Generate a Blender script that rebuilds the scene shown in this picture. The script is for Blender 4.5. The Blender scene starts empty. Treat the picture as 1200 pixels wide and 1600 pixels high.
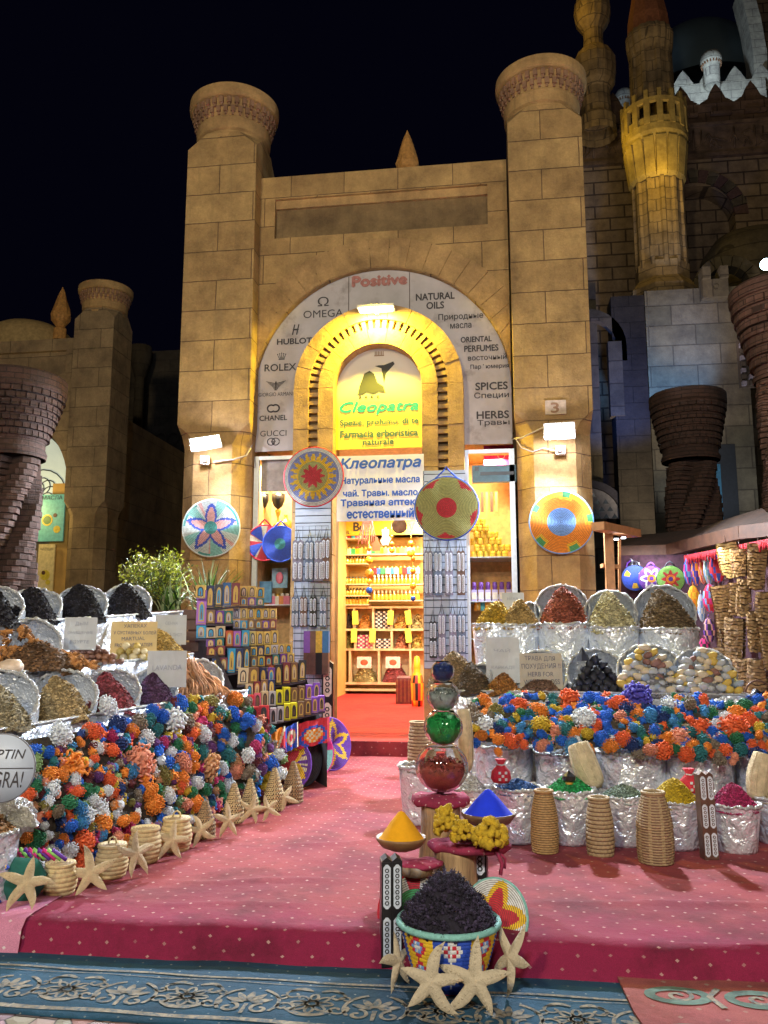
import bpy, math, random
from mathutils import Vector, Matrix, Euler, noise as mnoise
R = math.radians; PI = math.pi; TAU = 2*PI
rnd = random.Random(7)
sc = bpy.context.scene; COL = sc.collection
# ------------------------------------------------ camera, world, main lights, exposure
FPX, CX, CY = 1300.0, 600.0, 800.0            # focal length in photo pixels (photo 1200x1600)
YAW = R(7.9); PITCH = math.atan(203/1300)
CAM = Vector((1.65, -11.9, 1.5))
FW = Vector((-math.sin(YAW)*math.cos(PITCH), math.cos(YAW)*math.cos(PITCH), math.sin(PITCH)))
RT = Vector((math.cos(YAW), math.sin(YAW), 0)); UP = RT.cross(FW)
cd = bpy.data.cameras.new('camera'); cam = bpy.data.objects.new('camera', cd); COL.objects.link(cam)
cam.location = CAM; cam.rotation_euler = Euler((PI/2+PITCH, 0, YAW))
cd.sensor_fit = 'VERTICAL'; cd.sensor_height = 24; cd.lens = 24*FPX/1600; cd.clip_end = 500; cd.clip_start = .05
sc.camera = cam
w = bpy.data.worlds.new('World'); sc.world = w; w.use_nodes = True
w.node_tree.nodes['Background'].inputs[0].default_value = (.0009, .0009, .0034, 1)
w.node_tree.nodes['Background'].inputs[1].default_value = 1
sc.view_settings.view_transform = 'Standard'; sc.view_settings.look = 'None'
sc.view_settings.exposure = 0; sc.view_settings.gamma = 1; sc.view_settings.use_curve_mapping = False
sc.render.resolution_x = 768; sc.render.resolution_y = 1024
sc.cycles.max_bounces = 6; sc.cycles.sample_clamp_indirect = 4

def ray(x, y): return FW + RT*((x-CX)/FPX) + UP*((CY-y)/FPX)
def D(x, y, dep): return CAM + ray(x, y)*dep
def G(x, y, z=0):
    d = ray(x, y); return CAM + d*((z-CAM.z)/d.z)
def W(x, y, Y=0):
    d = ray(x, y); return CAM + d*((Y-CAM.y)/d.y)

def light(name, typ, loc, energy, col, size=.3, aim=None, spot=None, size_y=None, spread=None):
    l = bpy.data.lights.new(name, typ); l.energy = energy; l.color = col
    if typ == 'AREA':
        l.shape = 'RECTANGLE' if size_y else 'DISK'; l.size = size
        if size_y: l.size_y = size_y
        if spread: l.spread = R(spread)
    elif typ == 'SUN': l.angle = R(size)
    else: l.shadow_soft_size = size
    if typ == 'SPOT': l.spot_size = R(spot or 90); l.spot_blend = .6
    o = bpy.data.objects.new(name, l); COL.objects.link(o); o.location = loc
    if aim is not None:
        o.rotation_euler = (Vector(aim)-Vector(loc)).to_track_quat('-Z', 'Y').to_euler()
    return o
# two unseen street lamps of the square behind the photographer, warm white on tall poles
light('unseen_front_light', 'AREA', (-3.5, -21, 9.5), 1330, (1, .82, .50), 1.1, aim=(0, -2, 3))
light('unseen_front_light', 'AREA', (7.5, -19, 8.0), 700, (1, .84, .62), 1.1, aim=(1, -4, 1))
light('unseen_front_light', 'AREA', (1.0, -15.5, 6.0), 400, (.78, .87, 1), .9, aim=(1, -5, 0))  # third lamp is cool fill, added to brighten the stalls

# ------------------------------------------------ materials
MATS = {}
def _ramp(nt, fac, c0, c1, p0=0, p1=1):
    r = nt.nodes.new('ShaderNodeValToRGB'); e = r.color_ramp.elements
    e[0].position = p0; e[1].position = p1; e[0].color = (*c0, 1); e[1].color = (*c1, 1)
    nt.links.new(fac, r.inputs[0]); return r.outputs[0]
def _noise(nt, scale, detail=4, rough=.6, vec=None):
    n = nt.nodes.new('ShaderNodeTexNoise'); n.inputs['Scale'].default_value = scale
    n.inputs['Detail'].default_value = detail; n.inputs['Roughness'].default_value = rough
    if vec is None:
        tc = nt.nodes.new('ShaderNodeTexCoord'); vec = tc.outputs['Object']
    nt.links.new(vec, n.inputs['Vector']); return n.outputs['Fac']
def _math(nt, op, a, b=None, c=None):
    m = nt.nodes.new('ShaderNodeMath'); m.operation = op
    for i, v in enumerate((a, b, c)):
        if v is None: continue
        if isinstance(v, (int, float)): m.inputs[i].default_value = v
        else: nt.links.new(v, m.inputs[i])
    return m.outputs[0]
def _mix(nt, fac, a, b, mode='MIX'):
    m = nt.nodes.new('ShaderNodeMix'); m.data_type = 'RGBA'; m.blend_type = mode
    for i, v in ((0, fac), (6, a), (7, b)):
        if isinstance(v, (int, float)): m.inputs[i].default_value = v
        elif isinstance(v, tuple): m.inputs[i].default_value = (*v, 1)
        else: nt.links.new(v, m.inputs[i])
    return m.outputs[2]
def _bump(nt, h, strength, dist, bs, chain=None):
    b = nt.nodes.new('ShaderNodeBump'); b.inputs['Strength'].default_value = strength
    b.inputs['Distance'].default_value = dist; nt.links.new(h, b.inputs['Height'])
    if chain: nt.links.new(chain, b.inputs['Normal'])
    if bs: nt.links.new(b.outputs[0], bs.inputs['Normal'])
    return b.outputs[0]
def newmat(name):
    m = bpy.data.materials.new(name); m.use_nodes = True; nt = m.node_tree
    return m, nt, nt.nodes['Principled BSDF']
def mat(name, col, rough=.75, metal=0, var=.25, vs=12, bump=.25, bs=60, emit=0, ecol=None, dirt=None, ior=None, trans=0, coat=0):
    if name in MATS: return MATS[name]
    m, nt, b = newmat(name)
    b.inputs['Roughness'].default_value = rough; b.inputs['Metallic'].default_value = metal
    if var > 0:
        f = _noise(nt, vs)
        c = _ramp(nt, f, tuple(x*(1-var) for x in col), tuple(min(1, x*(1+var)) for x in col), .3, .7)
        if dirt:
            f2 = _noise(nt, dirt[1], 6, .65)
            msk = _ramp(nt, f2, (0, 0, 0), (1, 1, 1), dirt[2], dirt[2]+.2)
            c = _mix(nt, msk, c, dirt[0])
        nt.links.new(c, b.inputs['Base Color'])
    else: b.inputs['Base Color'].default_value = (*col, 1)
    if bump: _bump(nt, _noise(nt, bs, 5), bump, .01, b)
    if emit:
        b.inputs['Emission Strength'].default_value = emit
        b.inputs['Emission Color'].default_value = (*(ecol or col), 1)
    if trans:
        b.inputs['Transmission Weight'].default_value = trans
        b.inputs['IOR'].default_value = ior or 1.45
    if coat: b.inputs['Coat Weight'].default_value = coat
    MATS[name] = m; return m
def facecoord(nt, zy=False):
    """wall coordinates in metres: along the wall, up the wall (works on front and side faces)"""
    tc = nt.nodes.new('ShaderNodeTexCoord'); s = nt.nodes.new('ShaderNodeSeparateXYZ')
    nt.links.new(tc.outputs['Object'], s.inputs[0])
    c = nt.nodes.new('ShaderNodeCombineXYZ')
    nt.links.new(_math(nt, 'ADD', s.outputs[0], s.outputs[1]), c.inputs[0]); nt.links.new(s.outputs[2], c.inputs[1])
    return c.outputs[0], tc.outputs['Object'], s
def stone(name, c1, c2, mortar, bw=1.1, rh=.48, ms=.006, off=(0, 0), rough=.9, bumpd=.02, grain=.5, warp=.004):
    if name in MATS: return MATS[name]
    m, nt, b = newmat(name); b.inputs['Roughness'].default_value = rough
    v, obj, s = facecoord(nt)
    nz = nt.nodes.new('ShaderNodeTexNoise'); nz.inputs['Scale'].default_value = 5; nt.links.new(obj, nz.inputs['Vector'])
    va = nt.nodes.new('ShaderNodeVectorMath'); va.operation = 'MULTIPLY_ADD'
    nt.links.new(nz.outputs['Color'], va.inputs[0]); va.inputs[1].default_value = (warp*4, warp*4, 0); nt.links.new(v, va.inputs[2])
    mp = nt.nodes.new('ShaderNodeMapping'); mp.inputs['Location'].default_value = (off[0], off[1], 0)
    nt.links.new(va.outputs[0], mp.inputs[0])
    br = nt.nodes.new('ShaderNodeTexBrick'); nt.links.new(mp.outputs[0], br.inputs['Vector'])
    br.inputs['Scale'].default_value = 1; br.inputs['Brick Width'].default_value = bw; br.inputs['Row Height'].default_value = rh
    br.inputs['Mortar Size'].default_value = ms; br.inputs['Mortar Smooth'].default_value = .3; br.inputs['Bias'].default_value = 0
    br.inputs['Color1'].default_value = (*c1, 1); br.inputs['Color2'].default_value = (*c2, 1); br.inputs['Mortar'].default_value = (*mortar, 1)
    big = _ramp(nt, _noise(nt, 1.7, 7, .7, obj), (.50, .46, .44), (1.25, 1.2, 1.08), .32, .70)
    fine = _ramp(nt, _noise(nt, 38, 5, .7, obj), (.72, .7, .66), (1.15, 1.15, 1.12), .3, .7)
    c = _mix(nt, 1, br.outputs['Color'], big, 'MULTIPLY'); c = _mix(nt, grain, c, _mix(nt, 1, c, fine, 'MULTIPLY'))
    # thin dark run-off stains
    ms2 = nt.nodes.new('ShaderNodeMapping'); ms2.inputs['Scale'].default_value = (9, 9, .9); nt.links.new(obj, ms2.inputs[0])
    st = _ramp(nt, _noise(nt, 1, 5, .7, ms2.outputs[0]), (0, 0, 0), (.55, .55, .55), .55, .75)
    c = _mix(nt, st, c, tuple(x*.45 for x in c1))
    nt.links.new(c, b.inputs['Base Color'])
    n1 = _bump(nt, br.outputs['Fac'], -.9 if False else .9, -bumpd, None)
    n2 = _bump(nt, _noise(nt, 45, 6, .7, obj), .55, .012, None, n1)
    _bump(nt, _noise(nt, 7, 4, .6, obj), .5, .03, b, n2)
    MATS[name] = m; return m
def foil(name='aluminium_foil', col=(.84, .90, 1.0), rough=.24, sc=8, strength=.6, metal=.55):
    if name in MATS: return MATS[name]
    m, nt, b = newmat(name); b.inputs['Base Color'].default_value = (*col, 1)
    b.inputs['Metallic'].default_value = metal; b.inputs['Roughness'].default_value = rough
    tc = nt.nodes.new('ShaderNodeTexCoord')
    vo = nt.nodes.new('ShaderNodeTexVoronoi'); vo.feature = 'DISTANCE_TO_EDGE'; vo.inputs['Scale'].default_value = sc
    nz = nt.nodes.new('ShaderNodeTexNoise'); nz.inputs['Scale'].default_value = 9; nz.inputs['Detail'].default_value = 3
    nt.links.new(tc.outputs['Object'], nz.inputs['Vector'])
    mx = _mix(nt, .25, tc.outputs['Object'], nz.outputs['Color']); nt.links.new(mx, vo.inputs['Vector'])
    n1 = _bump(nt, vo.outputs['Distance'], strength, .05, None)
    v2 = nt.nodes.new('ShaderNodeTexVoronoi'); v2.inputs['Scale'].default_value = sc*3.2; nt.links.new(mx, v2.inputs['Vector'])
    n2 = _bump(nt, v2.outputs['Distance'], strength*.7, .012, None, n1)
    _bump(nt, _noise(nt, 5, 3, .5, tc.outputs['Object']), .8, .06, b, n2)
    MATS[name] = m; return m

# ------------------------------------------------ mesh builder
class MB:
    def __init__(s): s.v = []; s.f = []; s.m = []; s.sm = []
    def add(s, vs, fs, m=0, smooth=False):
        o = len(s.v); s.v.extend(tuple(p) for p in vs)
        for f in fs: s.f.append(tuple(i+o for i in f)); s.m.append(m); s.sm.append(smooth)
        return s
    def box(s, lo, hi, m=0, M=None, ch=0):
        x0, y0, z0 = lo; x1, y1, z1 = hi
        vs = [Vector(p) for p in ((x0,y0,z0),(x1,y0,z0),(x1,y1,z0),(x0,y1,z0),(x0,y0,z1),(x1,y0,z1),(x1,y1,z1),(x0,y1,z1))]
        if M: vs = [M@p for p in vs]
        return s.add(vs, [(0,3,2,1),(4,5,6,7),(0,1,5,4),(1,2,6,5),(2,3,7,6),(3,0,4,7)], m)
    def cb(s, c, d, m=0, M=None):
        return s.box((c[0]-d[0]/2, c[1]-d[1]/2, c[2]-d[2]/2), (c[0]+d[0]/2, c[1]+d[1]/2, c[2]+d[2]/2), m, M)
    def prism(s, poly, y0, y1, m=0, M=None, axis='y', cap=True):
        """poly in x,z extruded along y (or x,y along z)"""
        n = len(poly)
        if axis == 'y': vs = [Vector((p[0], y0, p[1])) for p in poly]+[Vector((p[0], y1, p[1])) for p in poly]
        else: vs = [Vector((p[0], p[1], y0)) for p in poly]+[Vector((p[0], p[1], y1)) for p in poly]
        if M: vs = [M@p for p in vs]
        fs = [(i, (i+1) % n, n+(i+1) % n, n+i) for i in range(n)]
        if cap: fs += [tuple(range(n))[::-1], tuple(range(n, 2*n))]
        return s.add(vs, fs, m)
    def lathe(s, prof, n=32, m=0, M=None, smooth=True, mf=None, rf=None, a0=0, a1=TAU):
        """prof [(r,z)]; mf(ring,angle)->material; rf(r,z,ang)->(r,z)"""
        full = abs(a1-a0-TAU) < 1e-6; k = n if full else n+1
        vs = []
        for (r, z) in prof:
            for i in range(k):
                a = a0+(a1-a0)*i/n
                rr, zz = rf(r, z, a) if rf else (r, z)
                p = Vector((rr*math.cos(a), rr*math.sin(a), zz)); vs.append(M@p if M else p)
        o = len(s.v); s.v.extend(tuple(p) for p in vs)
        for j in range(len(prof)-1):
            for i in range(n):
                i2 = (i+1) % k
                s.f.append((o+j*k+i, o+j*k+i2, o+(j+1)*k+i2, o+(j+1)*k+i))
                s.m.append(mf(j, a0+(a1-a0)*(i+.5)/n) if mf else m); s.sm.append(smooth)
        return s
    def tube(s, pts, r, n=8, m=0, smooth=True, closed=False, caps=True):
        pts = [Vector(p) for p in pts]; L = len(pts)
        rs = r if isinstance(r, (list, tuple)) else [r]*L
        vs = []; up = Vector((0, 0, 1)); prev = None
        for i, p in enumerate(pts):
            if closed: t = pts[(i+1) % L]-pts[i-1]
            else: t = pts[min(i+1, L-1)]-pts[max(i-1, 0)]
            if t.length < 1e-9: t = Vector((0, 0, 1))
            t.normalize()
            if prev is None:
                a = t.cross(up)
                if a.length < .1: a = t.cross(Vector((1, 0, 0)))
            else: a = prev-t*prev.dot(t)
            a.normalize(); prev = a; b = t.cross(a)
            for k in range(n):
                q = TAU*k/n; vs.append(p+(a*math.cos(q)+b*math.sin(q))*rs[i])
        fs = []
        for i in range(L if closed else L-1):
            for k in range(n):
                j = (i+1) % L; fs.append((i*n+k, i*n+(k+1) % n, j*n+(k+1) % n, j*n+k))
        if caps and not closed: fs += [tuple(range(n))[::-1], tuple((L-1)*n+k for k in range(n))]
        return s.add(vs, fs, m, smooth)
    def blob(s, c, r, m=0, seg=10, rings=7, jit=0, smooth=True, M=None, seed=0):
        """ellipsoid with radii r=(rx,ry,rz), roughened by noise"""
        if not isinstance(r, (tuple, list)): r = (r, r, r)
        vs = []; c = Vector(c)
        for j in range(rings+1):
            th = PI*j/rings
            for i in range(seg):
                ph = TAU*i/seg
                d = Vector((math.sin(th)*math.cos(ph), math.sin(th)*math.sin(ph), math.cos(th)))
                k = 1+jit*mnoise.noise(d*1.7+Vector((seed*7.1, seed*3.3, seed)))*2 if jit else 1
                p = Vector((d.x*r[0]*k, d.y*r[1]*k, d.z*r[2]*k)); vs.append(c+(M@p if M else p))
        fs = [(j*seg+i, j*seg+(i+1) % seg, (j+1)*seg+(i+1) % seg, (j+1)*seg+i) for j in range(rings) for i in range(seg)]
        return s.add(vs, fs, m, smooth)
    def build(s, name, mats, parent=None, loc=None, rot=None):
        me = bpy.data.meshes.new(name); me.from_pydata(s.v, [], s.f)
        if not isinstance(mats, (list, tuple)): mats = [mats]
        for mm in mats: me.materials.append(mm)
        me.polygons.foreach_set('material_index', s.m); me.polygons.foreach_set('use_smooth', s.sm); me.update()
        o = bpy.data.objects.new(name, me); COL.objects.link(o)
        if parent is not None: o.parent = parent
        if loc is not None: o.location = loc
        if rot is not None: o.rotation_euler = rot
        return o
def tag(o, label=None, cat=None, group=None, kind=None):
    if label: o['label'] = label
    if cat: o['category'] = cat
    if group: o['group'] = group
    if kind: o['kind'] = kind
    return o
def thing(name, label, cat, loc=(0,0,0), rot=(0,0,0), group=None):
    o = bpy.data.objects.new(name, None); o.empty_display_size = .1; COL.objects.link(o)
    o.location = loc; o.rotation_euler = rot if isinstance(rot, (tuple, list, Euler)) else (0, 0, rot)
    return tag(o, label, cat, group)
def dup(root, loc=None, rot=None, label=None, group=None, scale=None):
    r = root.copy(); COL.objects.link(r)
    if loc is not None: r.location = loc
    if rot is not None: r.rotation_euler = rot if isinstance(rot, (tuple, list, Euler)) else (0, 0, rot)
    if scale: r.scale = (scale,)*3 if isinstance(scale, (int, float)) else scale
    if label: r['label'] = label
    if group: r['group'] = group
    def rec(a, b):
        for ch in KIDS.get(a.name, []) or [x for x in a.children]:
            c = ch.copy(); COL.objects.link(c); c.parent = b; rec(ch, c)
    rec(root, r); return r
KIDS = {}
def setmat(o, *ms):
    """object-level materials so that copies may share one mesh"""
    for i, mm in enumerate(ms):
        if mm is None: continue
        o.material_slots[i].link = 'OBJECT'; o.material_slots[i].material = mm
def ang(v, toward): return math.atan2(toward[1]-v[1], toward[0]-v[0])
def text(body, mt, parent, loc, width=None, height=.2, rot=(PI/2, 0, 0), shear=0, bold=0, ext=.003, name='lettering', spacing=1):
    c = bpy.data.curves.new('t', 'FONT'); c.body = body; c.size = 1; c.align_x = 'CENTER'; c.align_y = 'CENTER'
    c.extrude = 0; c.shear = shear; c.resolution_u = 3; c.space_character = spacing
    o = bpy.data.objects.new('t', c); COL.objects.link(o)
    bpy.context.view_layer.update()
    me = bpy.data.meshes.new_from_object(o.evaluated_get(bpy.context.evaluated_depsgraph_get()))
    bpy.data.objects.remove(o); me.name = name
    xs = [v.co.x for v in me.vertices]; ys = [v.co.y for v in me.vertices]
    if not xs: return None
    w0 = max(xs)-min(xs); h0 = max(ys)-min(ys); cx = (max(xs)+min(xs))/2; cy = (max(ys)+min(ys))/2
    sx = (width/w0) if width else height/h0; sy = height/h0 if height else sx
    for v in me.vertices: v.co.x = (v.co.x-cx)*sx; v.co.y = (v.co.y-cy)*sy
    par = list(range(len(me.vertices)))      # overlapping strokes of one glyph must not share a plane
    def find(i):
        while par[i] != i: par[i] = par[par[i]]; i = par[i]
        return i
    for p in me.polygons:
        a0 = find(p.vertices[0])
        for i in p.vertices: par[find(i)] = a0
    ids = {}
    for v in me.vertices: v.co.z += .00011*(ids.setdefault(find(v.index), len(ids)) % 5)
    if bold:      # heavier strokes: the same outline laid again a hair to each side, each layer a little prouder
        V = [tuple(v.co) for v in me.vertices]; F = [tuple(p.vertices) for p in me.polygons]; e = bold*abs(sy)*1.3; n = len(V); nv = []; nf = []
        for q, (dx, dy) in enumerate(((0, 0), (e, 0), (-e, 0), (0, e), (0, -e))):
            nv += [(x+dx, y+dy, z+.0006*q) for x, y, z in V]; nf += [tuple(i+n*q for i in f) for f in F]
        m2 = bpy.data.meshes.new(name); m2.from_pydata(nv, [], nf); me = m2
    me.materials.clear(); me.materials.append(mt)
    r = bpy.data.objects.new(name, me); COL.objects.link(r); r.parent = parent; r.location = loc; r.rotation_euler = rot
    return r
# ------------------------------------------------ ground and carpets
def carpet_mat(name, base, dot, size=.16, faded=None, pile=1, dots=.07, edge=None):
    m, nt, b = newmat(name); b.inputs['Roughness'].default_value = .95
    tc = nt.nodes.new('ShaderNodeTexCoord'); s = nt.nodes.new('ShaderNodeSeparateXYZ'); nt.links.new(tc.outputs['Object'], s.inputs[0])
    nzc = nt.nodes.new('ShaderNodeTexNoise'); nzc.inputs['Scale'].default_value = 2; nt.links.new(tc.outputs['Object'], nzc.inputs['Vector'])
    wob = _math(nt, 'MULTIPLY', nzc.outputs['Fac'], .06)
    yy = _math(nt, 'ADD', _math(nt, 'ADD', s.outputs[1], s.outputs[2]), wob); p = size
    a = _math(nt, 'FRACT', _math(nt, 'DIVIDE', _math(nt, 'ADD', s.outputs[0], yy), p))
    c = _math(nt, 'FRACT', _math(nt, 'DIVIDE', _math(nt, 'SUBTRACT', s.outputs[0], yy), p))
    d = _math(nt, 'MAXIMUM', _math(nt, 'ABSOLUTE', _math(nt, 'SUBTRACT', a, .5)), _math(nt, 'ABSOLUTE', _math(nt, 'SUBTRACT', c, .5)))
    k = _math(nt, 'LESS_THAN', d, dots)
    f = _noise(nt, 1.1, 7, .62, tc.outputs['Object'])
    col = _ramp(nt, f, base, faded or tuple(x*1.5 for x in base), .36, .62)
    if edge:   # hanging front edge: unworn deep crimson, with the upright face's shade painted in
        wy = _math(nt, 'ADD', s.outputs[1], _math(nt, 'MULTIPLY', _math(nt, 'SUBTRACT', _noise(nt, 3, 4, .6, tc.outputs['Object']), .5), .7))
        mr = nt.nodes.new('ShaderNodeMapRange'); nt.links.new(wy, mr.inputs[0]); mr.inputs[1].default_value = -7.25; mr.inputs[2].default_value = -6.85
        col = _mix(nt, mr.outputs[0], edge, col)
    f2 = _ramp(nt, _noise(nt, 2.3, 8, .7, tc.outputs['Object']), (.62, .6, .6), (1.08, 1.08, 1.08), .33, .52)
    col = _mix(nt, 1, col, f2, 'MULTIPLY')
    thr = _ramp(nt, _noise(nt, 260, 3, .6, tc.outputs['Object']), (.72, .72, .72), (1.25, 1.25, 1.25), .3, .7)
    col = _mix(nt, 1, col, thr, 'MULTIPLY')
    dk = _mix(nt, _ramp(nt, _noise(nt, 4, 4, .6, tc.outputs['Object']), (.25, .25, .25), (.9, .9, .9), .35, .6), col, dot)
    nt.links.new(_mix(nt, k, col, dk), b.inputs['Base Color'])
    n1 = _bump(nt, _noise(nt, 220, 3, .6, tc.outputs['Object']), .5*pile, .004, None)
    _bump(nt, _noise(nt, 5, 4, .6, tc.outputs['Object']), .35, .05, b, n1)
    return m
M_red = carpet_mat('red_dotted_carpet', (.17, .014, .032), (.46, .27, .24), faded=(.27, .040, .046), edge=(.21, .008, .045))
M_redin = carpet_mat('bright_red_carpet', (.30, .010, .010), (.40, .05, .04), .13, faded=(.40, .018, .014), dots=.03)
def paving():
    m, nt, b = newmat('paving'); b.inputs['Roughness'].default_value = .8
    tc = nt.nodes.new('ShaderNodeTexCoord'); vo = nt.nodes.new('ShaderNodeTexVoronoi'); vo.feature = 'DISTANCE_TO_EDGE'; vo.inputs['Scale'].default_value = 9
    v1 = nt.nodes.new('ShaderNodeTexVoronoi'); v1.inputs['Scale'].default_value = 9
    for n in (vo, v1): nt.links.new(tc.outputs['Object'], n.inputs['Vector'])
    c = _mix(nt, .35, (.33, .25, .22), v1.outputs['Color'], 'MULTIPLY')
    e = _ramp(nt, vo.outputs['Distance'], (.04, .035, .03), (1, 1, 1), .0, .06)
    nt.links.new(_mix(nt, 1, c, e, 'MULTIPLY'), b.inputs['Base Color']); _bump(nt, vo.outputs['Distance'], .8, .05, b); return m
M_pave = paving()
tag(MB().add([(-120,-60,-.17),(120,-60,-.17),(120,200,-.17),(-120,200,-.17)], [(0,1,2,3)]).build('ground', M_pave), kind='structure')
# the red carpet lies over a step 17 cm high; its front edge hangs down on the lower paving
def red_carpet():
    mb = MB(); nx = 230; ys = [-7.30]; x0, x1 = -6.5, 8.0
    def fy(x): return -7.36+.012*x+.018*math.sin(x*2.3)+.012*math.sin(x*7.1)
    def wr_(x, y):      # creases trodden into the carpet
        z = 0
        for (ax, ay, bx, by, h_, w_) in ((-.9,-6.6,1.0,-6.35,.014,.035), (1.6,-6.75,3.6,-6.45,.016,.04), (-.2,-5.6,1.3,-5.2,.012,.04), (.2,-4.3,.9,-3.2,.012,.05), (2.2,-6.1,4.2,-6.25,.012,.035), (-.8,-7.0,.6,-6.95,.010,.03), (-.3,-2.6,.8,-2.4,.012,.05)):
            dx, dy = bx-ax, by-ay; L = math.hypot(dx, dy); t = ((x-ax)*dx+(y-ay)*dy)/L/L
            if not 0 < t < 1: continue
            d = ((x-ax)*dy-(y-ay)*dx)/L+.05*mnoise.noise(Vector((t*4, ax, 0))); z += h_*math.exp(-(d/w_)**2)*math.sin(PI*t)
        return z
    prof = [(0, -.005, -.166), (0, .0, -.12), (0, .008, -.06), (0, .03, -.02), (0, .075, .0)]
    rows = []
    for k, (a, dy, z) in enumerate(prof): rows.append([(x0+(x1-x0)*i/nx, fy(x0+(x1-x0)*i/nx)+dy+(.02*mnoise.noise(Vector((i*.3, k, 0))) if k < 4 else 0)-(.03 if k == 0 else 0), z+(.012*mnoise.noise(Vector((i*.4, 3, 5))) if 0 < k else .002)) for i in range(nx+1)])
    n2 = 150
    for j in range(1, n2+1):
        y = -7.25+(7.25-.55)*(j/n2)**1.15
        rows.append([(x0+(x1-x0)*i/nx, y, wr_(x0+(x1-x0)*i/nx, y)+.010*mnoise.noise(Vector(((x0+(x1-x0)*i/nx)*1.6, y*1.6, 1)))+.006*mnoise.noise(Vector(((x0+(x1-x0)*i/nx)*5, y*5, 4)))) for i in range(nx+1)])
    vs = [p for r in rows for p in r]; n = nx+1
    mb.add(vs, [(j*n+i, j*n+i+1, (j+1)*n+i+1, (j+1)*n+i) for j in range(len(rows)-1) for i in range(nx)], 0, True)
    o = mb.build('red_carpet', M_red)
    return tag(o, 'faded red carpet with small pale diamonds between the two stalls, hanging over the front step', 'carpet')
red_carpet()
tag(MB().box((-6.4, -7.22, -.169), (7.9, -.5, -.03)).build('stone_platform', mat('platform_stone', (.3, .24, .18))), kind='structure')
# pale pink end piece of carpet on the left
M_pink = carpet_mat('pink_carpet', (.50, .16, .27), (.7, .6, .6), faded=(.55, .22, .33))
mb = MB(); e = G(86, 1410).x
pts = []
for k, (dy, z) in enumerate([(-.035, -.160), (-.025, -.11), (-.012, -.04), (.03, .006), (.12, .014), (.7, .016)]):
    for i in range(9):
        x = e-.9+.9*i/8; pts.append((x, -7.39+.012*x+dy, z))
mb.add(pts, [(j*9+i, j*9+i+1, (j+1)*9+i+1, (j+1)*9+i) for j in range(5) for i in range(8)], 0, True)
tag(mb.build('carpet_piece', M_pink), 'pale pink carpet piece with white dots at the left end of the red carpet edge', 'carpet')
# doorway step and floor inside the shop
mb = MB(); mb.box((-1.0, -.62, -.02), (.9, .25, .19)); mb.box((-2.2, .25, -.02), (2.1, 8.4, .2))
st = mb.build('doorway_step', M_red); tag(st, kind='structure')
mb = MB(); mb.add([(-1.005,-.60,.196),(.9,-.60,.196),(.9,.26,.2),(-1.005,.26,.2),(2.1,.26,.205),(2.1,8.2,.32),(-2.2,8.2,.32),(-2.2,.26,.205)], [(0,1,2,3),(7,4,5,6)], 0)
tag(mb.build('shop_carpet', M_redin), 'bright red carpet covering the floor inside the doorway', 'carpet')
# blue patterned carpet on the paving, ornament as a woven border
def ribbon(mb, pts, wd, z, m, closed=False):
    L = len(pts); vs = []
    for i in range(L):
        a = Vector(pts[(i-1) % L] if closed else pts[max(i-1, 0)]); b2 = Vector(pts[(i+1) % L] if closed else pts[min(i+1, L-1)])
        t = (b2-a); t = t.normalized() if t.length else Vector((1, 0)); nn = Vector((-t.y, t.x))
        w_ = wd(i/(L-1)) if callable(wd) else wd
        w_ *= 1+.25*mnoise.noise(Vector((pts[i][0]*30, pts[i][1]*30, 2)))
        p = Vector(pts[i]); vs += [(p.x+nn.x*w_/2, p.y+nn.y*w_/2, z), (p.x-nn.x*w_/2, p.y-nn.y*w_/2, z)]
    fs = [(2*i, 2*i+1, 2*((i+1) % L)+1, 2*((i+1) % L)) for i in range(L if closed else L-1)]
    mb.add(vs, fs, m)
def circ(cx, cy, r, n=26, a0=0, a1=TAU, ex=1, rot=0): 
    out = []
    for i in range(n):
        a = a0+(a1-a0)*i/(n-1 if abs(a1-a0-TAU) > 1e-3 else n); x = r*math.cos(a); y = r*ex*math.sin(a)
        out.append((cx+x*math.cos(rot)-y*math.sin(rot), cy+x*math.sin(rot)+y*math.cos(rot)))
    return out
def spiral(cx, cy, r0, r1, a0, a1, n=22): return [(cx+(r0+(r1-r0)*i/(n-1))*math.cos(a0+(a1-a0)*i/(n-1)), cy+(r0+(r1-r0)*i/(n-1))*math.sin(a0+(a1-a0)*i/(n-1))) for i in range(n)]
M_blue = carpet_mat('blue_carpet', (.005, .038, .075), (.24, .27, .26), .155, faded=(.010, .065, .12), dots=.045)
M_beige = mat('carpet_beige_wool', (.22, .19, .14), .95, var=.5, vs=14, bump=.25, bs=220, dirt=((.03, .075, .12), 34, .47))
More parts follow.
